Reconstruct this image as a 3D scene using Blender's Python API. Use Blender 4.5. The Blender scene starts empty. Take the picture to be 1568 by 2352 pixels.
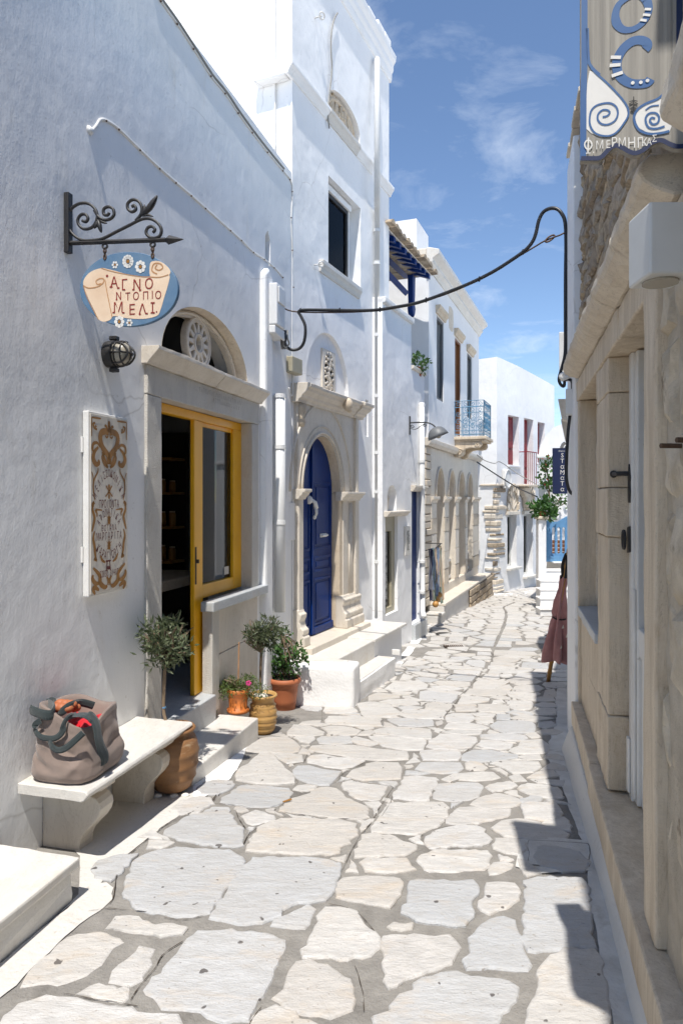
import bpy, bmesh, math, random
from mathutils import Vector, Matrix, noise
from mathutils.geometry import tessellate_polygon

sc = bpy.context.scene
COL = sc.collection
random.seed(7)

# ------------------------------------------------------------------ camera
cam_d = bpy.data.cameras.new('camera')
cam = bpy.data.objects.new('camera', cam_d); COL.objects.link(cam)
cam.location = (0, 0, 1.8); cam.rotation_euler = (math.radians(90), 0, 0)
cam_d.sensor_fit = 'VERTICAL'; cam_d.sensor_height = 36; cam_d.lens = 24
cam_d.shift_y = -29/2352; cam_d.clip_start = 0.05; cam_d.clip_end = 2000
sc.camera = cam
# ------------------------------------------------------------------ light
SUN_EL, SUN_AZ = math.radians(65), math.radians(8.0)     # elevation; horizontal travel direction, from +Y towards +X
sun_d = bpy.data.lights.new('sun', 'SUN'); sun_d.energy = 3.1; sun_d.angle = math.radians(0.55); sun_d.color = (1, .955, .89)
sun = bpy.data.objects.new('sun', sun_d); COL.objects.link(sun)
_dir = Vector((math.sin(SUN_AZ)*math.cos(SUN_EL), math.cos(SUN_AZ)*math.cos(SUN_EL), -math.sin(SUN_EL)))
sun.rotation_euler = _dir.to_track_quat('-Z', 'Y').to_euler()
world = bpy.data.worlds.new('World'); sc.world = world; world.use_nodes = True
wn, wl = world.node_tree.nodes, world.node_tree.links
wn.clear()
sky = wn.new('ShaderNodeTexSky'); sky.sky_type = 'NISHITA'; sky.sun_disc = False
sky.sun_elevation = SUN_EL; sky.sun_rotation = math.pi + SUN_AZ
sky.air_density = 1.0; sky.dust_density = 0.; sky.ozone_density = 3.0; sky.altitude = 900
tcw = wn.new('ShaderNodeTexCoord')
sep = wn.new('ShaderNodeSeparateXYZ'); wl.new(tcw.outputs['Generated'], sep.inputs[0])
addz = wn.new('ShaderNodeMath'); addz.operation = 'ADD'; addz.inputs[1].default_value = .16; wl.new(sep.outputs[2], addz.inputs[0])
mx = wn.new('ShaderNodeMath'); mx.operation = 'MAXIMUM'; mx.inputs[1].default_value = .05; wl.new(addz.outputs[0], mx.inputs[0])
dvx = wn.new('ShaderNodeMath'); dvx.operation = 'DIVIDE'; wl.new(sep.outputs[0], dvx.inputs[0]); wl.new(mx.outputs[0], dvx.inputs[1])
dvy = wn.new('ShaderNodeMath'); dvy.operation = 'DIVIDE'; wl.new(sep.outputs[1], dvy.inputs[0]); wl.new(mx.outputs[0], dvy.inputs[1])
cmb = wn.new('ShaderNodeCombineXYZ'); wl.new(dvx.outputs[0], cmb.inputs[0]); wl.new(dvy.outputs[0], cmb.inputs[1])
mpw = wn.new('ShaderNodeMapping'); mpw.inputs['Rotation'].default_value = (0, 0, math.radians(35)); mpw.inputs['Scale'].default_value = (1.0, 1.5, 1)
mpw.inputs['Location'].default_value = (3.1, .7, 0)
wl.new(cmb.outputs[0], mpw.inputs[0])
nzw = wn.new('ShaderNodeTexNoise'); nzw.inputs['Scale'].default_value = 2.6; nzw.inputs['Detail'].default_value = 9
nzw.inputs['Roughness'].default_value = .62; nzw.inputs['Distortion'].default_value = .5
wl.new(mpw.outputs[0], nzw.inputs['Vector'])
rpw = wn.new('ShaderNodeValToRGB'); rpw.color_ramp.elements[0].position = .52; rpw.color_ramp.elements[1].position = .88
rpw.color_ramp.elements[0].color = (0, 0, 0, 1); rpw.color_ramp.elements[1].color = (.60, .60, .60, 1)
wl.new(nzw.outputs[0], rpw.inputs[0])
mixw = wn.new('ShaderNodeMix'); mixw.data_type = 'RGBA'
wl.new(rpw.outputs[0], mixw.inputs['Factor']); wl.new(sky.outputs[0], mixw.inputs['A']); mixw.inputs['B'].default_value = (5.6, 6.1, 6.8, 1)
bgw = wn.new('ShaderNodeBackground'); bgw.inputs[1].default_value = .098
wl.new(mixw.outputs['Result'], bgw.inputs[0])
wo = wn.new('ShaderNodeOutputWorld'); wl.new(bgw.outputs[0], wo.inputs[0])
sc.view_settings.view_transform = 'Standard'; sc.view_settings.look = 'None'
sc.view_settings.exposure = 0.95; sc.view_settings.gamma = 1; sc.view_settings.use_curve_mapping = False
try:
    sc.cycles.max_bounces = 8; sc.cycles.diffuse_bounces = 6; sc.cycles.use_adaptive_sampling = True; sc.cycles.adaptive_threshold = .02; sc.cycles.use_denoising = True
    sc.cycles.caustics_reflective = False; sc.cycles.caustics_refractive = False
except Exception: pass

# ------------------------------------------------------------------ survey: from a sighting (photo column u, row v on a 1568x2352 grid) to a place
F_, CX, HY, CZ = 1568., 784., 1147., 1.8
def Z(x0, y0, s): return lambda x, y: ((x0+x/s)/1.2244898, (y0+y/s)/1.2244898)
GP = [(-8, 0), (3, 0), (5, -.10), (7, -.30), (9.2, -.37), (10.5, -.44), (13, -.52), (16, -.66), (19, -.84), (24, -1.0), (60, -1.2)]
def g(Y):
    for (a, za), (b, zb) in zip(GP, GP[1:]):
        if Y <= b: return za+(zb-za)*max(0, (Y-a))/(b-a)
    return -1.2
def gnd(u, v):
    Y = 5.
    for i in range(60): Y = .5*Y+.5*F_*(CZ-g(Y))/(v-HY)
    return Vector(((u-CX)*Y/F_, Y, g(Y)))
def at(u, v, Y): return Vector(((u-CX)*Y/F_, Y, CZ-(v-HY)*Y/F_))
class Wall:
    """vertical plane X = x0 + m*Y; s runs along it away from the viewer, d out into the street"""
    def __init__(s, x0, m, side):
        s.x0, s.m, s.side = x0, m, side; s.k = math.sqrt(1+m*m)
        s.t = Vector((m/s.k, 1/s.k, 0)); s.n = Vector((side/s.k, -side*m/s.k, 0)); s.o = Vector((x0, 0, 0))
    def w(s, S, d, z):
        p = s.o+s.t*S+s.n*d; return Vector((p.x, p.y, z))
    def S(s, u, d=0):
        q = (u-CX)/F_
        return (q*(-s.side*d*s.m)/s.k-s.x0-s.side*d/s.k)/((s.m-q)/s.k)
    def sz(s, u, v, d=0):
        S = s.S(u, d); Y = (S-s.side*d*s.m)/s.k
        return S, CZ-(v-HY)*Y/F_
    def sY(s, Y): return Y*s.k
    def cross(s, u, v, S0):
        p = s.o+s.t*S0; q = (u-CX)/F_
        d = (q*p.y-p.x)/(s.n.x-q*s.n.y); Y = p.y+s.n.y*d
        return d, CZ-(v-HY)*Y/F_
WA = Wall(-2.553, .27, 1); WB = Wall(-3.795, .4375, 1); WR = Wall(.4995, .25, -1)
WC = Wall(-3.795+.15*1.0915, .4375, 1); WD = Wall(-3.26, .38, 1)
WE = Wall(4.33-.78*19.06, .78, 1)

# ------------------------------------------------------------------ mesh building
class MB:
    def __init__(s): s.v = []; s.f = []
    def add(s, vs, fs):
        b = len(s.v); s.v += [Vector(p) for p in vs]; s.f += [tuple(i+b for i in f) for f in fs]; return s
    def prism(s, P, poly, d0, d1):
        n = len(poly); vs = [P(a, d1, b) for a, b in poly]+[P(a, d0, b) for a, b in poly]
        fs = [tuple(range(n)), tuple(range(2*n-1, n-1, -1))]+[(i, (i+1) % n+0, (i+1) % n+n, i+n) for i in range(n)]
        return s.add(vs, [fs[0], fs[1]]+[(f[0], f[3], f[2], f[1]) for f in fs[2:]])
    def box(s, P, s0, s1, d0, d1, z0, z1): return s.prism(P, [(s0, z0), (s1, z0), (s1, z1), (s0, z1)], d0, d1)
    def slab(s, P, loops, d0, d1):
        """polygon with holes, thickened"""
        L = [[Vector((a, b, 0)) for a, b in l] for l in loops]
        tri = tessellate_polygon(L); flat = [p for l in loops for p in l]; n = len(flat)
        vs = [P(a, d1, b) for a, b in flat]+[P(a, d0, b) for a, b in flat]
        fs = [tuple(t) for t in tri]+[tuple(i+n for i in reversed(t)) for t in tri]
        b = 0
        for l in loops:
            m = len(l)
            fs += [(b+i, b+(i+1) % m, b+(i+1) % m+n, b+i+n) for i in range(m)]; b += m
        return s.add(vs, fs)
    def sweep(s, P, prof, s0, s1, z0=0, z1=0, miter=0):
        """profile [(d, z)] run along a wall from s0 to s1; z0/z1 lift each end"""
        n = len(prof)
        vs = [P(s0-miter*d, d, z+z0) for d, z in prof]+[P(s1+miter*d, d, z+z1) for d, z in prof]
        return s.add(vs, [tuple(range(n)), tuple(range(2*n-1, n-1, -1))]+[(i, (i+1) % n, (i+1) % n+n, i+n) for i in range(n)])
    def tube(s, pts, r, n=8, closed=False, up=None):
        pts = [Vector(p) for p in pts]; m = len(pts); rs = r if isinstance(r, (list, tuple)) else [r]*m
        vs = []; prev = None
        for i, p in enumerate(pts):
            a = pts[(i-1) % m] if (closed or i > 0) else p; b = pts[(i+1) % m] if (closed or i < m-1) else p
            t = (b-a).normalized() if (b-a).length > 1e-9 else Vector((0, 0, 1))
            if prev is None:
                q = Vector((0, 0, 1)) if abs(t.z) < .9 else Vector((1, 0, 0)); x = t.cross(q).normalized()
            else:
                x = prev-t*prev.dot(t); x = x.normalized() if x.length > 1e-6 else t.orthogonal().normalized()
            prev = x; y = t.cross(x)
            for k in range(n):
                an = 2*math.pi*k/n; vs.append(p+(x*math.cos(an)+y*math.sin(an))*rs[i])
        fs = []
        for i in range(m if closed else m-1):
            j = (i+1) % m
            fs += [(i*n+k, i*n+(k+1) % n, j*n+(k+1) % n, j*n+k) for k in range(n)]
        if not closed: fs += [tuple(range(n-1, -1, -1)), tuple((m-1)*n+k for k in range(n))]
        return s.add(vs, fs)
    def lathe(s, c, prof, n=28, sq=1.):
        vs = []; c = Vector(c)
        for r, z in prof:
            for k in range(n):
                a = 2*math.pi*k/n; vs.append(c+Vector((r*math.cos(a), r*math.sin(a)*sq, z)))
        m = len(prof)
        fs = [(i*n+k, i*n+(k+1) % n, (i+1)*n+(k+1) % n, (i+1)*n+k) for i in range(m-1) for k in range(n)]
        fs += [tuple(range(n-1, -1, -1)), tuple((m-1)*n+k for k in range(n))]
        return s.add(vs, fs)
    def ball(s, c, r, nu=10, nv=7, sx=(1, 1, 1)):
        c = Vector(c); vs = [c+Vector((0, 0, r*sx[2]))]; fs = []
        for j in range(1, nv):
            th = math.pi*j/nv
            for k in range(nu):
                a = 2*math.pi*k/nu; vs.append(c+Vector((r*sx[0]*math.sin(th)*math.cos(a), r*sx[1]*math.sin(th)*math.sin(a), r*sx[2]*math.cos(th))))
        vs.append(c-Vector((0, 0, r*sx[2]))); L = len(vs)-1
        fs += [(0, 1+k, 1+(k+1) % nu) for k in range(nu)]
        for j in range(nv-2):
            fs += [(1+j*nu+k, 1+(j+1)*nu+k, 1+(j+1)*nu+(k+1) % nu, 1+j*nu+(k+1) % nu) for k in range(nu)]
        fs += [(L, 1+(nv-2)*nu+(k+1) % nu, 1+(nv-2)*nu+k) for k in range(nu)]
        return s.add(vs, fs)
    def stroke(s, P, pts, w, h0=0., h1=.0015):
        """flat band along 2-D points; P(x, h, y)"""
        m = len(pts); ws = w if isinstance(w, (list, tuple)) else [w]*m
        L = []; Rr = []
        for i, (x, y) in enumerate(pts):
            x0, y0 = pts[max(0, i-1)]; x1, y1 = pts[min(m-1, i+1)]
            dx, dy = x1-x0, y1-y0; l = math.hypot(dx, dy) or 1; nx, ny = -dy/l, dx/l
            L.append((x+nx*ws[i]/2, y+ny*ws[i]/2)); Rr.append((x-nx*ws[i]/2, y-ny*ws[i]/2))
        n = m; vs = [P(a, h1, b) for a, b in L]+[P(a, h1, b) for a, b in Rr]
        return s.add(vs, [(i, i+1, n+i+1, n+i) for i in range(m-1)])
    def disc(s, P, c, r, h=.0015, n=14, ry=None):
        ry = ry or r
        return s.add([P(c[0]+r*math.cos(2*math.pi*k/n), h, c[1]+ry*math.sin(2*math.pi*k/n)) for k in range(n)], [tuple(range(n))])
    def flat(s, P, poly, h):
        tri = tessellate_polygon([[Vector((a, b, 0)) for a, b in poly]])
        return s.add([P(a, h, b) for a, b in poly], [tuple(t) for t in tri])
    def text(s, P, string, x, y, size, h=.0015, center=True, rot=0, sx=1.):
        gl = [glyph(c) for c in string]; wd = sum(q[2] for q in gl)*size*sx
        cx = -wd/2 if center else 0; ca, sa = math.cos(rot), math.sin(rot)
        for vs, fs, adv in gl:
            s.add([P(x+(cx+a*size*sx)*ca-(b*size)*sa, h, y+(cx+a*size*sx)*sa+(b*size)*ca) for a, b in vs], fs); cx += adv*size*sx
        return s
_gl = {}
def glyph(c):
    if c in _gl: return _gl[c]
    if c == ' ': _gl[c] = ([], [], .35); return _gl[c]
    cu = bpy.data.curves.new('g', 'FONT'); cu.body = c; cu.size = 1; cu.resolution_u = 2
    o = bpy.data.objects.new('g', cu); COL.objects.link(o)
    bpy.context.view_layer.update()
    me = bpy.data.meshes.new_from_object(o.evaluated_get(bpy.context.evaluated_depsgraph_get()))
    vs = [(p.co.x, p.co.y) for p in me.vertices]; fs = [tuple(f.vertices) for f in me.polygons]
    bpy.data.objects.remove(o); bpy.data.meshes.remove(me); bpy.data.curves.remove(cu)
    mx_ = max([a for a, b in vs] or [.5])
    _gl[c] = (vs, fs, mx_+.09); return _gl[c]

LAST = [None]
def tag(o, label=None, cat=None, group=None, kind=None):
    if label: o['label'] = label
    if cat: o['category'] = cat
    if group: o['group'] = group
    if kind: o['kind'] = kind
    return o
def thing(name, label, cat, loc=(0, 0, 0), group=None):
    o = bpy.data.objects.new(name, None); COL.objects.link(o); o.location = loc; o.empty_display_size = .1
    return tag(o, label, cat, group)
def wloc(o):
    p = Vector((0, 0, 0))
    while o: p += o.location; o = o.parent
    return p
def part(name, mb, m, parent=None, smooth=False, bevel=0, kind=None, label=None, origin=None, recalc=True, wob=0):
    me = bpy.data.meshes.new(name)
    base = wloc(parent) if parent else Vector((0, 0, 0))
    if origin is None:
        if parent: o0 = base
        else:
            xs = [p.x for p in mb.v]; ys = [p.y for p in mb.v]; zs = [p.z for p in mb.v]
            o0 = Vector(((min(xs)+max(xs))/2, (min(ys)+max(ys))/2, min(zs)))
    else: o0 = Vector(origin)
    me.from_pydata([tuple(p-o0) for p in mb.v], [], mb.f)
    if recalc:
        bm = bmesh.new(); bm.from_mesh(me); bmesh.ops.recalc_face_normals(bm, faces=bm.faces); bm.to_mesh(me); bm.free()
    me.materials.append(M[m] if isinstance(m, str) else m)
    if smooth:
        for f in me.polygons: f.use_smooth = True
    o = bpy.data.objects.new(name, me); COL.objects.link(o); o.location = o0-base; o.parent = parent; LAST[0] = o
    if bevel:
        b = o.modifiers.new('bevel', 'BEVEL'); b.width = bevel; b.segments = 2; b.limit_method = 'ANGLE'; b.angle_limit = math.radians(35)
    if kind: o['kind'] = kind
    if label: o['label'] = label
    return o
def rough(o, amp=.003, size=.06, freq=9., seed=0., fine=.5):
    """hand-cut stone: subdivide a finished part and shift its skin a little"""
    me = o.data; bm = bmesh.new(); bm.from_mesh(me)
    w = o.modifiers.get('bevel')
    if w:
        wd = w.width; o.modifiers.remove(w); es = [e for e in bm.edges if len(e.link_faces) == 2 and e.calc_face_angle(0) > .6]
        bmesh.ops.bevel(bm, geom=es, offset=wd, segments=2, profile=.5, affect='EDGES')
    for _ in range(4):
        es = [e for e in bm.edges if e.calc_length() > size*1.6]
        if not es: break
        bmesh.ops.subdivide_edges(bm, edges=es, cuts=1, use_grid_fill=True)
    bmesh.ops.triangulate(bm, faces=[f for f in bm.faces if len(f.verts) > 4]); bm.normal_update(); off = wloc(o)+Vector((seed, seed, 0))
    dl = [v.normal*(amp*noise.noise((v.co+off)*freq)+amp*fine*noise.noise((v.co+off)*freq*3.1)) for v in bm.verts]
    for v, d in zip(bm.verts, dl): v.co += d
    bm.to_mesh(me); bm.free(); return o
def bend(pts, k=3, closed=False):
    """Catmull-Rom through points (any dimension)"""
    pts = [Vector(p) for p in pts]; n = len(pts); out = []
    for i in range(n if closed else n-1):
        p0 = pts[(i-1) % n] if (closed or i > 0) else pts[i]; p1 = pts[i]; p2 = pts[(i+1) % n]; p3 = pts[(i+2) % n] if (closed or i < n-2) else p2
        for j in range(k):
            t = j/k
            out.append(.5*((2*p1)+(p2-p0)*t+(2*p0-5*p1+4*p2-p3)*t*t+(3*p1-p0-3*p2+p3)*t**3))
    if not closed: out.append(pts[-1])
    return out
def bend2(pts, k=4): return [(p.x, p.y) for p in bend([(a, b, 0) for a, b in pts], k)]
def spiral(cx, cy, r0, r1, a0, turns, n=26, sy=1.):
    return [(cx+(r0+(r1-r0)*i/n)*math.cos(a0+turns*2*math.pi*i/n), cy+sy*(r0+(r1-r0)*i/n)*math.sin(a0+turns*2*math.pi*i/n)) for i in range(n+1)]
def arch(s0, s1, z, h, n=24):
    c, r = (s0+s1)/2, (s1-s0)/2
    return [(c+r*math.cos(math.pi*i/n), z+h*math.sin(math.pi*i/n)) for i in range(n+1)]

# ------------------------------------------------------------------ materials
M = {}
def newmat(name):
    m = bpy.data.materials.new(name); m.use_nodes = True; nt = m.node_tree; nt.nodes.clear()
    o = nt.nodes.new('ShaderNodeOutputMaterial'); b = nt.nodes.new('ShaderNodeBsdfPrincipled'); nt.links.new(b.outputs[0], o.inputs[0])
    M[name] = m; return m, nt, b
def nz(nt, vec, scale, detail=4, rough=.55, dist=0.):
    n = nt.nodes.new('ShaderNodeTexNoise'); n.inputs['Scale'].default_value = scale; n.inputs['Detail'].default_value = min(detail, 5)
    n.inputs['Roughness'].default_value = rough; n.inputs['Distortion'].default_value = dist; nt.links.new(vec, n.inputs['Vector']); return n.outputs[0]
def ramp(nt, src, stops):
    r = nt.nodes.new('ShaderNodeValToRGB'); e = r.color_ramp.elements
    while len(e) < len(stops): e.new(.5)
    for i, (p, c) in enumerate(stops):
        e[i].position = p; e[i].color = (*c, 1) if len(c) == 3 else c
    nt.links.new(src, r.inputs[0]); return r.outputs[0]
def mixc(nt, f, a, b, mode='MIX'):
    x = nt.nodes.new('ShaderNodeMix'); x.data_type = 'RGBA'; x.blend_type = mode
    if isinstance(f, float): x.inputs['Factor'].default_value = f
    else: nt.links.new(f, x.inputs['Factor'])
    for k, q in (('A', a), ('B', b)):
        if isinstance(q, tuple): x.inputs[k].default_value = (*q, 1)
        else: nt.links.new(q, x.inputs[k])
    return x.outputs['Result']
def coords(nt, kind='pos', scale=(1, 1, 1), rot=(0, 0, 0)):
    if kind == 'pos': v = nt.nodes.new('ShaderNodeNewGeometry').outputs['Position']
    else: v = nt.nodes.new('ShaderNodeTexCoord').outputs['Object']
    mp = nt.nodes.new('ShaderNodeMapping'); mp.inputs['Scale'].default_value = scale; mp.inputs['Rotation'].default_value = rot
    nt.links.new(v, mp.inputs[0]); return mp.outputs[0]
def bumpn(nt, b, srcs):
    """srcs: [(height socket, strength, distance)] chained"""
    prev = None
    for h, st, di in srcs:
        n = nt.nodes.new('ShaderNodeBump'); n.inputs['Strength'].default_value = st; n.inputs['Distance'].default_value = di
        nt.links.new(h, n.inputs['Height'])
        if prev: nt.links.new(prev, n.inputs['Normal'])
        prev = n.outputs[0]
    nt.links.new(prev, b.inputs['Normal'])
def simple(name, c1, c2=None, scale=6., rough=.6, bump=.2, bscale=60., bdist=.004, metal=0., stretch=(1, 1, 1), spec=.5, lo=.35, hi=.7, kind='pos', stain=None, coat=0):
    m, nt, b = newmat(name); v = coords(nt, kind, stretch)
    c2 = c2 or tuple(x*.8 for x in c1)
    col = ramp(nt, nz(nt, v, scale, 6, .6), [(lo, c1), (hi, c2)])
    if stain:
        sc_, scol, p0, p1 = stain
        col = mixc(nt, ramp(nt, nz(nt, v, sc_, 7, .65, .4), [(p0, (0, 0, 0)), (p1, (1, 1, 1))]), col, scol)
    nt.links.new(col, b.inputs['Base Color']); b.inputs['Roughness'].default_value = rough; b.inputs['Metallic'].default_value = metal
    b.inputs['Specular IOR Level'].default_value = spec
    if coat: b.inputs['Coat Weight'].default_value = coat
    if bump: bumpn(nt, b, [(nz(nt, v, bscale, 4, .6), bump, bdist)])
    return m
def plaster(name, col, dirt, gr=.35, gscale=95., und=.35):
    m, nt, b = newmat(name); v = coords(nt); vs = coords(nt, 'pos', (1, 1, .22))
    c = ramp(nt, nz(nt, v, .9, 5, .6), [(.36, col), (.66, tuple(x*.93 for x in col))])
    c = mixc(nt, ramp(nt, nz(nt, vs, 3.2, 5, .7, .5), [(.5, (0, 0, 0)), (.72, (.35, .35, .35))]), c, tuple(x*.88 for x in col))       # coats of limewash
    c = mixc(nt, ramp(nt, nz(nt, vs, 6., 5, .7, .6), [(.60, (0, 0, 0)), (.78, (.6, .6, .6))]), c, dirt)                                # runs and grime
    c = mixc(nt, ramp(nt, nz(nt, v, 26., 3, .5), [(.68, (0, 0, 0)), (.76, (.5, .5, .5))]), c, tuple(x*.75 for x in dirt))
    w = nt.nodes.new('ShaderNodeTexVoronoi'); w.feature = 'DISTANCE_TO_EDGE'; w.inputs['Scale'].default_value = 1.1
    wv = nt.nodes.new('ShaderNodeMix'); wv.data_type = 'VECTOR'; wv.inputs['Factor'].default_value = .12
    nn = nt.nodes.new('ShaderNodeTexNoise'); nn.inputs['Scale'].default_value = 4.; nt.links.new(v, nn.inputs['Vector']); nt.links.new(v, wv.inputs['A']); nt.links.new(nn.outputs['Color'], wv.inputs['B']); nt.links.new(wv.outputs['Result'], w.inputs['Vector'])
    cr = ramp(nt, w.outputs['Distance'], [(.0, (.45, .45, .45)), (.006, (0, 0, 0))]); gate = ramp(nt, nz(nt, v, .8, 2, .5), [(.52, (0, 0, 0)), (.6, (1, 1, 1))])
    c = mixc(nt, mixc(nt, 1., cr, gate, 'MULTIPLY'), c, tuple(x*.6 for x in dirt))                                                    # hairline cracks
    nt.links.new(c, b.inputs['Base Color']); b.inputs['Roughness'].default_value = .75; b.inputs['Specular IOR Level'].default_value = .3
    bumpn(nt, b, [(nz(nt, v, 1.7, 3, .5), und, .07), (nz(nt, coords(nt, 'pos', (1, 1, .45)), 8., 4, .6), .25, .02), (nz(nt, v, gscale, 2, .5), gr, .006)])
    return m
plaster('plaster', (.88, .88, .87), (.70, .67, .61), .13, 80., .22)
plaster('plaster_b', (.87, .87, .865), (.68, .65, .60), .25, 60., .45)
plaster('plaster_far', (.80, .80, .80), (.72, .70, .66), .15, 40., .4)
plaster('whitewash', (.82, .81, .79), (.60, .56, .49), .55, 45., .5)
plaster('kerb_wash', (.60, .575, .535), (.36, .31, .25), 1., 40., .6)
simple('cement', (.64, .63, .60), (.50, .485, .455), 6., .95, .9, 45., .01, stain=(2.4, (.34, .315, .28), .56, .70))
plaster('whitewash_worn', (.70, .68, .64), (.40, .36, .31), .6, 50., .5)
def marble(name, c1, c2, vein, rough=.45, tool=0., stretch=(1, 1, .3), vs=5., stain=(.45, .37, .26)):
    m, nt, b = newmat(name); v = coords(nt, 'pos', stretch); w = coords(nt)
    c = ramp(nt, nz(nt, v, vs, 8, .65, .8), [(.3, c1), (.7, c2)])
    c = mixc(nt, ramp(nt, nz(nt, v, vs*1.7, 9, .7, 1.4), [(.485, (0, 0, 0)), (.5, (.5, .5, .5)), (.515, (0, 0, 0))]), c, vein)
    c = mixc(nt, ramp(nt, nz(nt, w, 3.2, 7, .7, .3), [(.56, (0, 0, 0)), (.78, (.6, .6, .6))]), c, stain)
    c = mixc(nt, ramp(nt, nz(nt, w, 55., 4, .6), [(.66, (0, 0, 0)), (.74, (.5, .5, .5))]), c, tuple(x*.55 for x in c2))
    nt.links.new(c, b.inputs['Base Color']); b.inputs['Roughness'].default_value = rough; b.inputs['Specular IOR Level'].default_value = .4
    L = [(nz(nt, w, 9., 5, .6), .25, .012), (nz(nt, w, 120., 3, .6), .25, .003)]
    if tool:
        t = coords(nt, 'pos', (60, 60, 160), (.5, .3, .6)); L.append((nz(nt, t, 1., 2, .5), tool, .006))
    bumpn(nt, b, L); return m
marble('marble', (.69, .63, .54), (.59, .53, .445), (.42, .36, .28))
marble('marble_tooled', (.60, .57, .51), (.50, .475, .43), (.40, .37, .33), .6, .6)
marble('marble_white', (.67, .645, .60), (.575, .55, .505), (.44, .42, .39), .4, .15, (1, .3, 1), 4., (.48, .38, .26))
marble('marble_warm', (.70, .60, .465), (.50, .405, .29), (.34, .26, .17), .65, .6, (2.2, 2.2, .22), 5., (.40, .27, .15))
marble('marble_grey', (.50, .52, .53), (.40, .42, .43), (.28, .29, .30), .4, 0, (1, .4, 1))
marble('limestone', (.70, .62, .50), (.55, .47, .37), (.30, .25, .19), .7, .3, (1, 1, 1), 6., (.30, .23, .15))
simple('mortar', (.27, .254, .230), (.19, .178, .162), 9., .95, 1., 60., .009, lo=.32, hi=.70, stain=(1.6, (.105, .097, .086), .54, .70))
simple('rubble_mortar', (.20, .165, .125), (.12, .10, .075), 5., .95, .9, 30., .02)
simple('yellow_paint', (.90, .455, .010), (.80, .39, .008), 3., .38, .12, 30., .002, coat=.15)
simple('blue_paint', (.003, .029, .165), (.0025, .023, .135), 3., .45, .12, 40., .002, spec=.25)
simple('lamp_metal', (.14, .145, .15), (.11, .115, .12), 6., .5, .05, 30.)
simple('blue_gate', (.11, .26, .45), (.085, .21, .38), 9., .6, .3, 40., .003, stretch=(1, 1, .15))
simple('blue_rail', (.07, .24, .40), (.11, .20, .28), 20., .55, .2, 60.)
simple('red_paint', (.22, .012, .020), (.17, .009, .014), 8., .5, .15, 40.)
simple('brown_wood', (.24, .095, .03), (.16, .06, .018), 7., .5, .2, 40., stretch=(1, 1, .12))
simple('grey_wood', (.20, .21, .215), (.08, .085, .09), 9., .8, .6, 25., .006, stretch=(1, 1, .06), stain=(30., (.42, .45, .48), .6, .72))
simple('bamboo', (.50, .26, .07), (.36, .17, .04), 8., .45, .2, 30., stretch=(1, 1, .2))
simple('white_paint', (.74, .73, .70), (.66, .64, .60), 5., .35, .12, 25., .002, stain=(14., (.40, .37, .32), .66, .74))
simple('white_plastic', (.74, .74, .73), (.68, .68, .66), 4., .4, .05, 40.)
simple('beige_plastic', (.40, .36, .26), (.34, .31, .22), 4., .5, .1, 30.)
simple('grey_plastic', (.62, .62, .60), (.56, .56, .54), 4., .45, .08, 30.)
simple('iron', (.018, .018, .020), (.030, .026, .022), 14., .5, .25, 90., .002, spec=.5)
simple('rust_iron', (.10, .055, .03), (.05, .03, .02), 14., .7, .4, 90., .002)
simple('black_rubber', (.013, .013, .014), (.02, .02, .021), 8., .42, .1, 50., .002)
simple('grey_cable', (.30, .29, .26), (.22, .21, .19), 8., .6, .1, 50., .002)
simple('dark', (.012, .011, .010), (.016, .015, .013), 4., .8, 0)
simple('dark_wood', (.035, .026, .020), (.022, .016, .012), 7., .45, .1, 30., stretch=(1, 1, .1))
simple('room_wall', (.40, .385, .36), (.36, .345, .325), 3., .8, .1, 30.)
simple('curtain', (.12, .11, .105), (.06, .055, .052), 9., .9, .1, 30., stretch=(9, 9, .2))
simple('terracotta', (.42, .135, .055), (.36, .11, .042), 5., .6, .12, 60., .002)
simple('terracotta_orange', (.56, .17, .035), (.48, .135, .028), 5., .5, .1, 60., .002)
simple('pot_tan', (.48, .29, .10), (.40, .22, .07), 7., .5, .2, 50., .003, stretch=(1, 1, 2.5))
simple('pot_brown', (.25, .125, .050), (.19, .09, .035), 6., .6, .25, 40., .004, stretch=(1, 1, 3), stain=(9., (.36, .25, .15), .62, .75))
simple('soil', (.05, .035, .022), (.03, .02, .012), 30., .95, .8, 40., .01)
simple('pebble', (.72, .69, .63), (.62, .58, .52), 12., .6, .3, 30.)
simple('bark', (.20, .145, .095), (.13, .09, .055), 14., .9, .6, 30., .004, stretch=(1, 1, .2))
simple('stick', (.45, .24, .12), (.35, .18, .08), 14., .7, .2, 30.)
def leafm(name, c1, c2, tr=.25):
    m, nt, b = newmat(name); v = coords(nt)
    c = ramp(nt, nz(nt, v, 38., 2, .5), [(.36, c1), (.64, c2)]); nt.links.new(c, b.inputs['Base Color'])
    b.inputs['Roughness'].default_value = .45; b.inputs['Specular IOR Level'].default_value = .45
    t = nt.nodes.new('ShaderNodeBsdfTranslucent'); nt.links.new(c, t.inputs[0]); ms = nt.nodes.new('ShaderNodeMixShader'); ms.inputs[0].default_value = tr
    nt.links.new(b.outputs[0], ms.inputs[1]); nt.links.new(t.outputs[0], ms.inputs[2])
    o = [n for n in nt.nodes if n.type == 'OUTPUT_MATERIAL'][0]; nt.links.new(ms.outputs[0], o.inputs[0]); return m
leafm('olive_leaf', (.060, .085, .036), (.135, .155, .085)); leafm('shrub_leaf', (.035, .095, .020), (.075, .15, .035))
leafm('fine_leaf', (.070, .12, .028), (.13, .17, .05)); leafm('vine_leaf', (.04, .11, .022), (.08, .17, .04))
leafm('petal', (.75, .09, .30), (.65, .05, .22)); leafm('red_petal', (.45, .03, .03), (.35, .05, .03))
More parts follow.
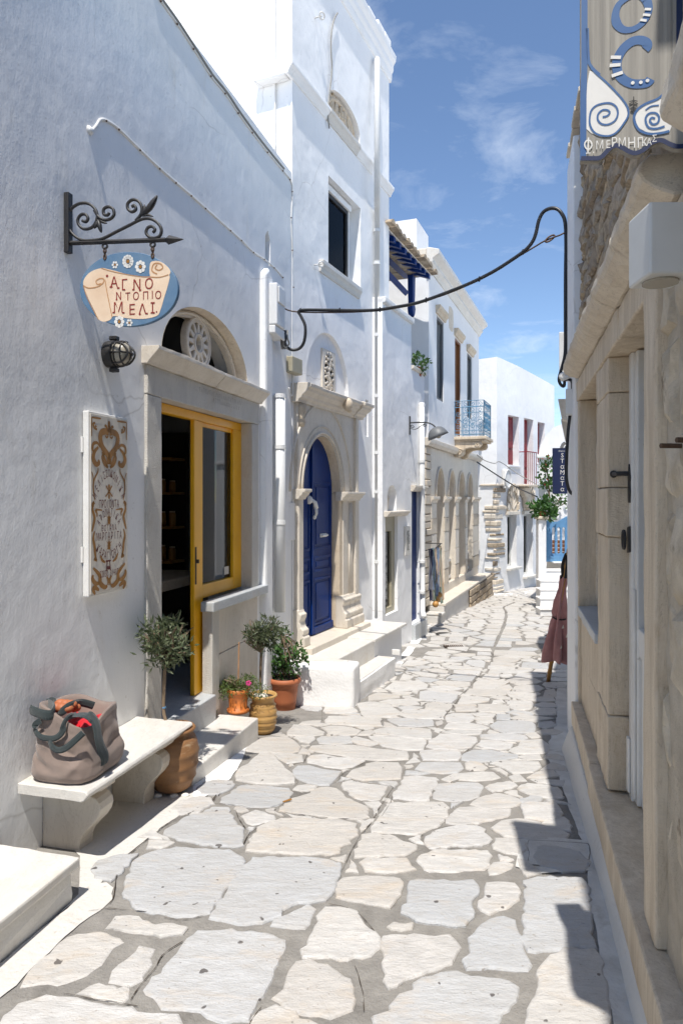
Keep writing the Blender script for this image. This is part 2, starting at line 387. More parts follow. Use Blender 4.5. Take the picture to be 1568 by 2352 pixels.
def fabric(name, c1, c2, fs=420.):
    m, nt, b = newmat(name); v = coords(nt, 'obj')
    nt.links.new(ramp(nt, nz(nt, v, 7., 5, .6), [(.35, c1), (.68, c2)]), b.inputs['Base Color']); b.inputs['Roughness'].default_value = .95
    b.inputs['Specular IOR Level'].default_value = .15; b.inputs['Sheen Weight'].default_value = .25
    bumpn(nt, b, [(nz(nt, v, fs, 2, .5), .35, .002)]); return m
fabric('bag_cloth', (.245, .190, .162), (.195, .150, .128)); fabric('strap_cloth', (.042, .054, .056), (.030, .040, .041))
fabric('red_cloth', (.55, .010, .022), (.42, .008, .016)); fabric('pink_cloth', (.42, .215, .21), (.34, .165, .165)); fabric('black_cloth', (.012, .012, .013), (.02, .02, .02))
fabric('blue_scarf', (.06, .11, .26), (.28, .36, .46), 60.); fabric('navy_scarf', (.015, .02, .06), (.05, .05, .09), 60.); fabric('tan_scarf', (.55, .40, .26), (.42, .28, .16), 60.); fabric('green_scarf', (.10, .20, .15), (.28, .30, .20), 60.)
def glassm(name, tint=(.9, .95, .95), refl=.06):
    m, nt, b = newmat(name); nt.nodes.remove(b)
    t = nt.nodes.new('ShaderNodeBsdfTransparent'); t.inputs[0].default_value = (*tint, 1); gl = nt.nodes.new('ShaderNodeBsdfGlossy'); gl.inputs['Roughness'].default_value = .02
    fr = nt.nodes.new('ShaderNodeFresnel'); fr.inputs[0].default_value = refl if refl > 1 else 1.52; ms = nt.nodes.new('ShaderNodeMixShader')
    nt.links.new(fr.outputs[0], ms.inputs[0]); nt.links.new(t.outputs[0], ms.inputs[1]); nt.links.new(gl.outputs[0], ms.inputs[2])
    o = [n for n in nt.nodes if n.type == 'OUTPUT_MATERIAL'][0]; nt.links.new(ms.outputs[0], o.inputs[0]); return m
glassm('glass', (.80, .83, .84)); glassm('glass_green', (.32, .42, .37)); glassm('glass_dull', (.7, .72, .74), 1.16)
m_, nt_, b_ = newmat('lamp_glass'); b_.inputs['Base Color'].default_value = (.34, .31, .25, 1); b_.inputs['Roughness'].default_value = .25; b_.inputs['Coat Weight'].default_value = .3
simple('sign_blue', (.080, .165, .275), (.125, .21, .31), 9., .6, .15, 40., .002); simple('sign_cream', (.76, .60, .44), (.66, .48, .33), 5., .65, .1, 40., .002)
simple('sign_red', (.25, .018, .010), (.19, .012, .008), 9., .6, 0); simple('sign_white', (.74, .72, .68), (.62, .61, .58), 8., .6, 0); simple('sign_brownline', (.48, .24, .10), None, 9., .6, 0)
simple('board_cream', (.68, .63, .55), (.60, .55, .465), 2.5, .55, .05, 30.); simple('board_ochre', (.33, .155, .03), (.27, .12, .02), 6., .5, 0); simple('board_maroon', (.13, .020, .016), None, 6., .5, 0)
simple('wood_sign', (.36, .335, .29), (.22, .205, .18), 3.5, .75, .35, 18., .004, stretch=(14, 14, .35)); simple('sign_azure', (.024, .095, .26), (.036, .115, .27), 12., .6, 0); simple('sign_navy', (.005, .014, .060), (.008, .018, .07), 8., .55, .05, 30.)
simple('scribe', (.36, .33, .28), None, 9., .8, 0)
# each paving slab: its own marble
m_, nt_, b_ = newmat('paving')
oi = nt_.nodes.new('ShaderNodeObjectInfo'); geo = nt_.nodes.new('ShaderNodeNewGeometry')
mp_ = nt_.nodes.new('ShaderNodeMapping'); mp_.inputs['Scale'].default_value = (1.0, 2.6, 1); nt_.links.new(geo.outputs['Position'], mp_.inputs[0])
rv = nt_.nodes.new('ShaderNodeCombineXYZ'); ml = nt_.nodes.new('ShaderNodeMath'); ml.operation = 'MULTIPLY'; ml.inputs[1].default_value = 37.; nt_.links.new(oi.outputs['Random'], ml.inputs[0]); nt_.links.new(ml.outputs[0], rv.inputs[2])
nt_.links.new(rv.outputs[0], mp_.inputs['Location'])
rz = nt_.nodes.new('ShaderNodeCombineXYZ'); ml2 = nt_.nodes.new('ShaderNodeMath'); ml2.operation = 'MULTIPLY_ADD'; ml2.inputs[1].default_value = 2.6; ml2.inputs[2].default_value = -1.3; nt_.links.new(oi.outputs['Random'], ml2.inputs[0]); nt_.links.new(ml2.outputs[0], rz.inputs[2]); nt_.links.new(rz.outputs[0], mp_.inputs['Rotation'])
V_ = mp_.outputs[0]; P_ = geo.outputs['Position']
base_ = ramp(nt_, oi.outputs['Random'], [(0., (.52, .505, .48)), (.12, (.575, .56, .535)), (.25, (.53, .50, .46)), (.38, (.58, .565, .54)), (.50, (.49, .46, .42)), (.62, (.57, .555, .535)), (.70, (.42, .43, .44)), (.78, (.47, .475, .48)), (.86, (.58, .565, .545)), (.94, (.48, .45, .415)), (1., (.545, .52, .485))])
c_ = mixc(nt_, ramp(nt_, nz(nt_, V_, 6., 5, .72, .8), [(.36, (0, 0, 0)), (.64, (1, 1, 1))]), base_, mixc(nt_, .55, base_, (.36, .35, .335)))
c_ = mixc(nt_, ramp(nt_, nz(nt_, V_, 24., 5, .75, .4), [(.52, (0, 0, 0)), (.68, (.6, .6, .6))]), c_, mixc(nt_, .5, base_, (.32, .27, .21)))
c_ = mixc(nt_, ramp(nt_, nz(nt_, V_, 2.6, 5, .7, .5), [(.54, (0, 0, 0)), (.74, (.55, .55, .55))]), c_, (.50, .40, .29))
c_ = mixc(nt_, ramp(nt_, nz(nt_, V_, 9., 5, .7, 1.2), [(.487, (0, 0, 0)), (.5, (.45, .45, .45)), (.513, (0, 0, 0))]), c_, (.34, .32, .31))
c_ = mixc(nt_, ramp(nt_, nz(nt_, P_, 16., 2, .5), [(.715, (0, 0, 0)), (.735, (.85, .85, .85))]), c_, (.07, .06, .055))
c_ = mixc(nt_, ramp(nt_, nz(nt_, P_, 60., 2, .5), [(.70, (0, 0, 0)), (.74, (.6, .6, .6))]), c_, (.22, .18, .14))
c_ = mixc(nt_, ramp(nt_, nz(nt_, P_, 1.3, 4, .6), [(.5, (0, 0, 0)), (.8, (.35, .35, .35))]), c_, (.42, .37, .31))
nt_.links.new(c_, b_.inputs['Base Color']); b_.inputs['Roughness'].default_value = .55; b_.inputs['Specular IOR Level'].default_value = .3
vo_ = nt_.nodes.new('ShaderNodeTexVoronoi'); vo_.feature = 'DISTANCE_TO_EDGE'; vo_.inputs['Scale'].default_value = 2.2; nt_.links.new(V_, vo_.inputs['Vector'])
ck_ = ramp(nt_, vo_.outputs['Distance'], [(0., (0, 0, 0)), (.012, (1, 1, 1))])
bumpn(nt_, b_, [(ck_, .25, .003), (nz(nt_, V_, 9., 5, .7), .65, .02), (nz(nt_, P_, 90., 2, .6), .35, .004)])
# rubble stones
m_, nt_, b_ = newmat('rubble')
oi = nt_.nodes.new('ShaderNodeObjectInfo'); v_ = coords(nt_)
base_ = ramp(nt_, oi.outputs['Random'], [(0., (.50, .41, .30)), (.25, (.36, .29, .215)), (.45, (.57, .45, .31)), (.65, (.44, .38, .31)), (.85, (.28, .225, .165)), (1., (.64, .55, .42))])
c_ = mixc(nt_, ramp(nt_, nz(nt_, v_, 18., 7, .7), [(.4, (0, 0, 0)), (.7, (.7, .7, .7))]), base_, (.13, .105, .08))
c_ = mixc(nt_, ramp(nt_, nz(nt_, v_, 6., 6, .7), [(.58, (0, 0, 0)), (.72, (.6, .6, .6))]), c_, (.56, .49, .39))
nt_.links.new(c_, b_.inputs['Base Color']); b_.inputs['Roughness'].default_value = .9; b_.inputs['Specular IOR Level'].default_value = .2
bumpn(nt_, b_, [(nz(nt_, v_, 22., 7, .7), .8, .02), (nz(nt_, v_, 90., 3, .6), .5, .005)])
simple('rubble_light', (.62, .545, .43), (.43, .36, .265), 7., .9, .8, 26., .02, lo=.34, hi=.66, stain=(5., (.20, .15, .10), .58, .70))
simple('pointing', (.54, .48, .39), (.36, .31, .24), 6., .95, .8, 35., .015)
# ================================================================== the street
def sheet(name, xs, ys, zf, m):
    mb = MB(); nx, ny = len(xs), len(ys)
    mb.add([(x, y, zf(x, y)) for y in ys for x in xs], [(j*nx+i, j*nx+i+1, (j+1)*nx+i+1, (j+1)*nx+i) for j in range(ny-1) for i in range(nx-1)])
    return mb
terrain = part('terrain', sheet('t', [-600, 600], [-600, 900], lambda x, y: -2.6, 0), 'whitewash_worn', recalc=False); tag(terrain, kind='structure')
ys_ = sorted(set([-8, -4, 0, 26, 34, 60]+[p[0] for p in GP if p[0] < 26]+[i*.5 for i in range(2, 52)]))
street = part('street', sheet('s', [-4+i*.8 for i in range(18)], ys_, lambda x, y: g(y)+.004*noise.noise((x*2, y*2, 0)), 0), 'mortar', recalc=False, origin=(0, 0, 0)); tag(street, kind='structure')

TR = []   # slab outlines, sighted one by one
def tr(x0, y0, s, polys):
    q = Z(x0, y0, s)
    for p in polys: TR.append([q(*c) for c in p])
tr(0, 2200, 2.3059, [
 [(890,515),(985,465),(1180,440),(1330,450),(1490,455),(1560,500),(1560,565),(1480,660),(1430,730),(1355,860),(1200,875),(1000,845),(900,825),(810,755),(830,660),(860,580)],
 [(1070,335),(1210,235),(1300,215),(1390,170),(1480,175),(1500,245),(1565,310),(1560,420),(1400,415),(1230,385)],
 [(960,425),(990,390),(1130,408),(1040,430)],
 [(690,945),(770,880),(880,895),(980,935),(1220,960),(1180,995),(1050,995),(830,965)],
 [(560,985),(690,990),(770,1025),(770,1050),(700,1110),(650,1190),(500,1285),(380,1300),(130,1330),(200,1240),(330,1120),(450,1010)],
 [(860,1130),(930,1070),(980,1105),(960,1190),(900,1290),(830,1320),(780,1290),(710,1290),(740,1230)],
 [(515,1355),(680,1345),(830,1360),(770,1435),(680,1405)],
 [(30,1568),(140,1440),(300,1390),(480,1420),(700,1460),(950,1500),(1150,1540),(1250,1700),(0,1750),(-60,1640)]])
tr(500, 2200, 2.3059, [
 [(275,130),(415,25),(560,32),(720,45),(725,80),(690,125),(640,150),(540,165),(400,150)],
 [(765,45),(800,28),(895,35),(870,50),(800,60)],
 [(660,185),(700,160),(760,110),(860,70),(900,45),(980,35),(1040,55),(1080,105),(1150,140),(1215,170),(1225,235),(1050,235),(880,215)],
 [(425,220),(520,195),(560,205),(640,235),(600,255),(480,280)],
 [(455,440),(490,385),(540,305),(680,250),(860,250),(1070,265),(1155,285),(1145,350),(1090,395),(1040,425),(1030,465),(850,468),(700,462),(540,458)],
 [(205,885),(300,770),(380,650),(420,570),(500,500),(700,505),(850,508),(960,515),(1050,545),(1040,610),(1000,680),(975,740),(900,785),(780,795),(700,815),(640,870),(590,905),(500,925),(350,910)],
 [(600,935),(720,865),(800,820),(860,805),(870,830),(830,920),(810,955),(700,945)],
 [(805,1135),(870,1010),(930,880),(970,815),(1040,820),(1150,855),(1180,895),(1230,960),(1280,985),(1315,1075),(1240,1130),(1100,1140),(950,1130)],
 [(620,1400),(690,1360),(740,1230),(780,1175),(860,1165),(950,1210),(1060,1280),(1115,1300),(1120,1380),(1140,1420),(1110,1480),(980,1530),(860,1510),(760,1490),(660,1435)],
 [(500,1568),(540,1490),(640,1470),(700,1490),(790,1540),(900,1600),(880,1700),(450,1700)],
 [(-203,1340),(-60,1180),(60,1050),(150,965),(300,965),(520,985),(690,1045),(640,1150),(580,1290),(510,1430),(430,1550),(250,1548),(97,1475),(-93,1455)],
 [(1140,490),(1180,430),(1215,345),(1290,340),(1410,360),(1460,390),(1540,420),(1520,455),(1460,475),(1340,478),(1220,490)],
 [(1190,530),(1240,505),(1350,512),(1490,512),(1515,575),(1400,585),(1350,592),(1250,580),(1215,575)],
 [(1030,745),(1040,660),(1080,630),(1220,620),(1445,635),(1450,680),(1430,740),(1390,790),(1350,815),(1230,795),(1110,765)]])
tr(1000, 2200, 2.3059, [
 [(100,325),(170,230),(215,145),(350,135),(570,140),(580,180),(570,240),(540,280),(450,310),(380,340),(250,330)],
 [(590,265),(640,205),(680,170),(780,168),(900,175),(1010,180),(960,220),(870,245),(750,270),(640,280)],
 [(745,140),(820,100),(940,78),(990,95),(1050,120),(1060,135),(1000,160),(880,165),(820,160)],
 [(1065,130),(1150,95),(1210,105),(1170,125),(1100,135)],
 [(1080,150),(1200,140),(1300,150),(1340,210),(1250,240),(1190,250),(1100,230)],
 [(1215,260),(1290,240),(1360,235),(1380,300),(1370,320),(1290,290)],
 [(885,300),(960,265),(1060,242),(1150,260),(1270,300),(1380,345),(1360,370),(1250,375),(1120,375),(960,350)],
 [(460,380),(490,345),(560,310),(640,298),(790,295),(830,320),(860,385),(850,405),(760,415),(620,420),(470,425)],
 [(905,430),(920,370),(1055,378),(1030,475),(970,465)],
 [(405,510),(440,480),(530,455),(700,450),(860,460),(850,540),(810,565),(700,575),(560,583),(440,570)],
 [(850,597),(900,525),(960,530),(1020,545),(980,575)],
 [(360,650),(480,650),(620,650),(770,655),(795,715),(740,770),(735,820),(745,885),(690,930),(650,945),(550,930),(470,915),(400,895),(300,850),(340,800),(370,740)],
 [(855,660),(1035,668),(1045,770),(960,820),(850,855),(800,810),(840,740)],
 [(215,940),(250,933),(380,940),(360,958),(230,955)],
 [(180,1005),(380,1010),(620,1020),(670,1085),(640,1150),(560,1200),(470,1240),(370,1265),(250,1310),(195,1340),(185,1180)],
 [(690,1160),(740,1120),(760,1020),(800,950),(880,895),(970,885),(1030,905),(1060,980),(1070,1080),(1120,1195),(1090,1210),(900,1205),(710,1215)],
 [(140,1530),(220,1500),(250,1420),(380,1370),(390,1310),(500,1260),(600,1240),(700,1265),(850,1280),(1000,1300),(1045,1340),(1020,1420),(950,1510),(850,1590),(700,1640),(300,1660),(150,1600)],
 [(1110,650),(1190,630),(1470,640),(1500,700),(1500,860),(1510,1000),(1550,1090),(1350,1085),(1105,1095),(1110,850)],
 [(1130,1568),(1130,1480),(1180,1400),(1210,1230),(1260,1130),(1370,1100),(1560,1110),(1610,1300),(1650,1700),(1120,1700)]])
tr(560, 1980, 2.8, [
 [(700,245),(760,170),(860,180),(975,225),(960,245),(850,255),(760,252)],
 [(360,365),(430,290),(560,265),(700,270),(780,340),(760,375),(700,388),(560,378),(440,380)],
 [(300,600),(310,530),(400,480),(500,390),(570,400),(620,460),(680,520),(720,570),(745,605),(730,635),(600,635),(450,628)],
 [(585,395),(700,395),(800,410),(800,455),(690,468),(640,430)],
 [(745,520),(780,485),(860,490),(960,515),(1110,540),(1080,570),(1050,610),(1010,645),(940,640),(860,620),(800,590),(755,570)],
 [(760,665),(790,650),(860,642),(920,655),(870,675),(800,690)],
 [(855,460),(900,405),(980,402),(1070,425),(1180,430),(1300,455),(1250,475),(1190,495),(1110,510),(1000,490),(930,470)],
 [(860,365),(900,335),(1050,330),(1200,330),(1400,360),(1568,380),(1640,385),(1625,440),(1400,440),(1250,430),(1050,395)],
 [(945,280),(980,262),(1190,260),(1190,310),(1090,318),(945,312)],
 [(1210,280),(1250,265),(1330,290),(1400,320),(1330,335),(1260,320)],
 [(1340,260),(1450,265),(1600,270),(1780,290),(1760,330),(1740,370),(1600,365),(1440,340),(1400,305)],
 [(980,190),(1040,178),(1200,190),(1255,215),(1220,245),(1130,248),(1030,225)],
 [(1250,245),(1290,225),(1370,215),(1380,228),(1330,250)],
 [(1000,130),(1030,100),(1150,105),(1420,115),(1415,185),(1200,175),(1000,155)],
 [(1160,575),(1210,530),(1320,500),(1320,475),(1400,465),(1568,475),(1580,510),(1565,600),(1400,605),(1280,600)],
 [(1130,625),(1200,618),(1330,640),(1480,655),(1440,690),(1400,755),(1270,755),(1200,710),(1150,660)]])
tr(1060, 1980, 2.8, [
 [(190,90),(215,55),(350,60),(540,60),(500,125),(380,120),(230,115)],[(90,125),(150,115),(300,120),(430,130),(430,175),(330,178),(170,170),(120,145)],
 [(-10,215),(80,188),(250,190),(415,205),(410,285),(300,275),(150,255),(0,235)],[(525,195),(560,155),(740,160),(830,175),(870,195),(840,205),(640,205)],
 [(520,220),(700,212),(830,220),(800,245),(700,245),(600,235)],[(550,140),(560,90),(610,75),(740,80),(745,115),(720,150),(640,150)],
 [(750,75),(830,72),(930,85),(900,105),(780,95)],[(760,110),(910,115),(890,150),(820,140)],[(940,125),(960,85),(1045,88),(1020,132)],
 [(900,175),(960,140),(1080,135),(1220,150),(1235,200),(1210,225),(1000,230),(930,205)],[(820,270),(830,250),(980,240),(1165,255),(1170,275),(1110,298),(960,285),(850,275)],
 [(1175,245),(1265,238),(1285,270),(1200,275)],[(400,340),(430,290),(510,240),(640,250),(775,270),(770,300),(720,345),(600,365),(450,360)],
 [(785,330),(830,295),(940,300),(1060,325),(1040,355),(950,362),(850,345)],[(1055,370),(1130,340),(1150,290),(1300,285),(1340,320),(1330,390),(1200,395),(1090,390)],
 [(665,440),(700,395),(770,365),(900,370),(1000,395),(1110,410),(1090,425),(960,440),(860,450),(750,455)],[(1125,415),(1200,400),(1280,405),(1280,440),(1170,438)],
 [(360,440),(365,375),(500,372),(645,385),(645,420),(610,445),(450,445)],[(305,515),(350,470),(480,468),(660,475),(660,510),(620,545),(520,555),(420,540)],
 [(705,470),(750,460),(800,470),(845,510),(820,525),(740,525),(710,510)],[(900,470),(990,455),(1150,465),(1280,465),(1270,500),(1210,540),(1060,552),(1020,515)],
 [(525,595),(600,560),(760,550),(920,542),(965,585),(900,600),(770,605),(640,600),(560,615)],[(1045,575),(1130,560),(1155,610),(1060,610)],
 [(1170,580),(1250,550),(1400,540),(1420,575),(1300,585)],[(130,745),(200,640),(230,580),(320,575),(465,590),(450,640),(415,690),(390,765),(250,762)],
 [(450,740),(480,635),(640,630),(800,635),(825,665),(800,700),(790,735),(700,755),(600,768),(500,755)],[(870,660),(920,635),(1060,620),(1090,650),(1000,675),(900,695)],
 [(1110,665),(1190,630),(1280,640),(1420,665),(1445,750),(1300,735),(1180,710)],[(1270,180),(1290,150),(1380,145),(1390,180),(1310,200)],[(1210,70),(1290,40),(1400,45),(1390,95),(1260,95)],
 [(1050,115),(1150,100),(1300,110),(1390,125),(1250,135),(1110,135)],[(1040,75),(1120,60),(1220,75),(1180,95)]])
tr(800, 1820, 3.7333, [
 [(770,600),(900,590),(1080,615),(1150,660),(1210,695),(1150,725),(1000,740),(850,730)],[(430,695),(435,605),(540,615),(720,650),(745,690),(640,705)],
 [(110,590),(250,580),(385,600),(370,660),(330,675),(230,660)],[(1210,630),(1330,618),(1450,635),(1370,655),(1240,665)],[(1000,575),(1100,560),(1250,560),(1380,580),(1400,610),(1280,615),(1130,605)],
 [(1140,490),(1220,478),(1340,485),(1300,505),(1200,508)],[(870,570),(900,520),(1000,480),(1200,515),(1190,540),(1050,550)],[(1050,440),(1150,380),(1300,370),(1420,360),(1490,400),(1470,440),(1280,460),(1150,455)],
 [(1200,350),(1260,290),(1350,320),(1300,345)],[(1330,270),(1400,265),(1568,290),(1600,300),(1568,325),(1440,310)],[(1240,190),(1300,150),(1420,145),(1530,170),(1440,190),(1330,200)],
 [(1370,210),(1450,200),(1555,215),(1500,228),(1400,225)],[(1265,545),(1330,535),(1450,570),(1380,572)]])
tr(1180, 1820, 3.7333, [
 [(0,560),(20,470),(100,455),(250,480),(390,510),(370,545),(320,590),(200,580),(60,565)],[(55,650),(90,595),(180,590),(330,620),(300,665),(170,660)],[(70,440),(160,430),(440,480),(400,500),(250,480),(110,455)],
 [(150,375),(200,362),(400,365),(525,375),(510,405),(450,420),(330,410),(200,395)],[(120,415),(250,410),(360,425),(440,445),(380,455),(220,440)],[(280,335),(320,310),(400,290),(590,310),(550,345),(530,360),(400,355)],
 [(360,270),(370,250),(520,252),(640,258),(610,290),(450,285)],[(60,235),(170,230),(290,255),(270,285),(170,275)],[(250,205),(350,200),(480,210),(650,225),(640,240),(480,240),(310,235)],
 [(490,175),(520,140),(640,140),(675,160),(660,215),(560,205)],[(550,440),(580,390),(630,358),(800,360),(940,378),(880,400),(760,445),(660,445)],[(480,490),(540,445),(700,450),(945,462),(930,480),(880,505),(760,515),(600,510)],
 [(785,440),(850,410),(950,400),(960,435),(930,450)],[(660,325),(700,290),(830,292),(820,335),(760,348)],[(840,295),(970,292),(960,318),(850,322)],[(920,350),(980,325),(1190,325),(1270,370),(1200,385),(1000,382),(930,370)],
 [(970,460),(1010,420),(1100,405),(1250,410),(1290,440),(1230,470),(1100,480)],[(920,490),(980,480),(1120,490),(1250,510),(1150,555),(1080,565),(1020,540),(950,525)],[(740,530),(850,515),(930,535),(940,555),(830,545)],
 [(400,600),(460,530),(600,530),(740,550),(700,575),(600,590),(500,610)],[(370,680),(390,645),(365,610),(500,605),(590,610),(560,640),(590,655),(560,680),(440,680)],[(620,680),(640,600),(780,600),(925,610),(920,680),(760,685)],
 [(745,598),(790,570),(870,565),(880,595)],[(905,568),(1175,580),(1150,660),(1100,670),(985,665)],[(925,685),(1000,665),(1200,710),(1130,725),(1000,710)],[(1150,560),(1220,535),(1400,535),(1410,575),(1300,580)],
 [(1280,530),(1330,460),(1420,450),(1410,530)],[(720,225),(730,200),(850,205),(1000,215),(980,235),(800,240)],[(710,275),(750,240),(900,240),(1190,245),(1150,265),(900,280)],[(1070,210),(1090,165),(1200,160),(1330,180),(1340,230),(1200,225)],
 [(1160,270),(1230,235),(1340,240),(1340,275)],[(980,315),(1040,290),(1200,285),(1320,300),(1300,322),(1120,320)],[(735,195),(760,165),(900,170),(1010,175),(970,195),(850,200)],[(770,155),(780,125),(900,120),(1050,140),(1000,160),(880,165)],
 [(775,90),(800,40),(960,45),(1200,60),(1230,90),(1000,95)],[(930,35),(980,15),(1180,10),(1240,25),(1180,42)],[(600,85),(620,55),(740,60),(735,90)],[(520,25),(560,10),(740,20),(745,45),(620,40)],
 [(60,70),(100,45),(200,50),(320,85),(250,100),(120,85)],[(30,120),(60,98),(180,110),(450,155),(330,160),(160,140)],[(140,35),(250,30),(430,55),(360,68),(250,60)],[(210,178),(300,165),(430,178),(420,192),(300,188)],
 [(95,190),(120,180),(200,185),(205,212),(150,212)],[(350,85),(450,70),(580,80),(570,100),(430,105)],[(770,110),(900,98),(1180,105),(1130,120),(950,115)],
 [(1250,80),(1330,65),(1390,90),(1360,110),(1270,100)],[(1190,610),(1300,590),(1410,600),(1420,640),(1300,640)],[(1170,700),(1250,650),(1420,650),(1420,700),(1280,720)]])
SLABS = [[(p.x, p.y) for p in (gnd(*c) for c in poly)] for poly in TR]
def area(p): return .5*sum(p[i][0]*p[(i+1) % len(p)][1]-p[(i+1) % len(p)][0]*p[i][1] for i in range(len(p)))
def inside(p, x, y):
    r = False; j = len(p)-1
    for i in range(len(p)):
        if (p[i][1] > y) != (p[j][1] > y) and x < (p[j][0]-p[i][0])*(y-p[i][1])/(p[j][1]-p[i][1])+p[i][0]: r = not r
        j = i
    return r
def clip(p, nx, ny, c):
    out = []
    for i in range(len(p)):
        a, b = p[i], p[(i+1) % len(p)]; da, db = nx*a[0]+ny*a[1]-c, nx*b[0]+ny*b[1]-c
        if da <= 0: out.append(a)
        if da*db < 0: t = da/(da-db); out.append((a[0]+(b[0]-a[0])*t, a[1]+(b[1]-a[1])*t))
    return out
# beyond the sighted slabs the crazy paving goes on, parted by the mortar line down the middle
rnd = random.Random(11)
gut = [gnd(u, v) for u, v in [(960, 1790), (1010.7, 1656), (1051, 1604), (1086, 1567), (1114.6, 1532), (1130, 1495), (1143, 1468), (1158.7, 1431), (1161, 1408), (1157, 1395), (1180, 1385)]]
gut = bend(gut, 12)
seeds = []; acc = 0
for a, b in zip(gut, gut[1:]):
    acc += (b-a).length
    if acc > .24:
        acc = 0; t = (b-a).normalized(); o = rnd.uniform(.13, .2)
        seeds += [(b.x-t.y*o, b.y+t.x*o), (b.x+t.y*o, b.y-t.x*o)]
def edgeL(Y):   # left and right limits of the stone paving
    pts = [gnd(u, v) for u, v in [(820, 1632), (930, 1512), (955, 1475), (992, 1434), (1045, 1398), (1100, 1373), (1135, 1366)]]
    for a, b in zip(pts, pts[1:]):
        if Y <= b.y: return a.x+(b.x-a.x)*(Y-a.y)/(b.y-a.y)
    return pts[-1].x+(Y-pts[-1].y)*.9
def edgeR(Y):
    pts = [(1.02, 2.2), (1.15, 3.3), (1.45, 4.6), (1.95, 6.5), (2.25, 7.2), (2.95, 9.), (3.6, 11), (4.05, 13.4), (4.7, 14.6), (5.6, 17), (6.4, 19)]
    for a, b in zip(pts, pts[1:]):
        if Y <= b[1]: return a[0]+(b[0]-a[0])*(Y-a[1])/(b[1]-a[1])
    return 6.6
tries = 0
while tries < 9000:
    tries += 1; Y = rnd.uniform(6.2, 20.5); X = rnd.uniform(-.6, 6.2)
    if not (edgeL(Y)-.1 < X < edgeR(Y)+.1): continue
    dm = .235 if Y < 11 else .265
    if all((X-a)**2+(Y-b)**2 > dm*dm for a, b in seeds): seeds.append((X, Y))
TB = [(min(c[0] for c in p), max(c[0] for c in p), min(c[1] for c in p), max(c[1] for c in p)) for p in SLABS]
GEN = []
for i, (x, y) in enumerate(seeds):
    if not (edgeL(y)-.02 < x < edgeR(y)+.02): continue
    cell = [(x-.5, y-.5), (x+.5, y-.5), (x+.5, y+.5), (x-.5, y+.5)]; gap = rnd.uniform(.012, .026) if y < 10 else rnd.uniform(.018, .034)
    for j, (a, b) in enumerate(seeds):
        if i == j or abs(a-x) > 1 or abs(b-y) > 1: continue
        dx, dy = a-x, b-y; l = math.hypot(dx, dy); nx, ny = dx/l, dy/l
        cell = clip(cell, nx, ny, nx*x+ny*y+l/2-gap)
        if len(cell) < 3: break
    if len(cell) < 3 or abs(area(cell)) < .009: continue
    hit = False
    for p, (x0, x1, y0, y1) in zip(SLABS, TB):
        if x1 < x-.5 or x0 > x+.5 or y1 < y-.5 or y0 > y+.5: continue
        if inside(p, x, y) or any(inside(p, *c) for c in cell) or any(inside(cell, *c) for c in p): hit = True; break
    if not hit: GEN.append(cell)
# small stones wedged into what is left of the joints
import numpy as np
def segs(polys):
    A_, B_ = [], []
    for p in polys:
        for i in range(len(p)): A_.append(p[i]); B_.append(p[(i+1) % len(p)])
    return np.array(A_), np.array(B_)
def dist(pt, A_, B_):
    d = B_-A_; t = np.clip(((pt-A_)*d).sum(1)/np.maximum(1e-9, (d*d).sum(1)), 0, 1); q = A_+d*t[:, None]-pt; return math.sqrt(((q*q).sum(1)).min())
FILL = []; near = [p for p in SLABS+GEN if min(c[1] for c in p) < 9.8]; A_, B_ = segs(near); boxes = [(min(c[0] for c in p), max(c[0] for c in p), min(c[1] for c in p), max(c[1] for c in p), p) for p in near]
cand = []
yy = 3.35
while yy < 9.4:
    x0, x1 = -.98+.27*(yy-3.7) if yy < 6.1 else edgeL(yy), edgeR(yy)-.05
    xx = x0
    while xx < x1:
        px_, py_ = xx+rnd.uniform(-.015, .015), yy+rnd.uniform(-.015, .015)
        if not any(b[0] <= px_ <= b[1] and b[2] <= py_ <= b[3] and inside(b[4], px_, py_) for b in boxes):
            c = dist(np.array((px_, py_)), A_, B_)
            if c > .036: cand.append((c, px_, py_))
        xx += .045
    yy += .045
cand.sort(reverse=True)
for c, x, y in cand:
    if len(FILL) > 230: break
    if any(inside(p, x, y) for p in FILL) : continue
    pt = np.array((x, y)); 
    if FILL:
        FA, FB = segs(FILL); 
        if dist(pt, FA, FB) < .03: continue
        EA, EB = np.vstack((A_, FA)), np.vstack((B_, FB))
    else: EA, EB = A_, B_
    k = rnd.randint(7, 9); a0 = rnd.uniform(0, 6.28); poly = []
    for i in range(k):
        a = a0+2*math.pi*i/k; dx, dy = math.cos(a), math.sin(a); r = .012
        while r < .15:
            if dist(pt+np.array((dx, dy))*(r+.01), EA, EB) < .030: break
            r += .012
        poly.append((x+dx*r*rnd.uniform(.88, 1), y+dy*r*rnd.uniform(.88, 1)))
    if abs(area(poly)) > .0022: FILL.append(poly)
print('fill', len(FILL))
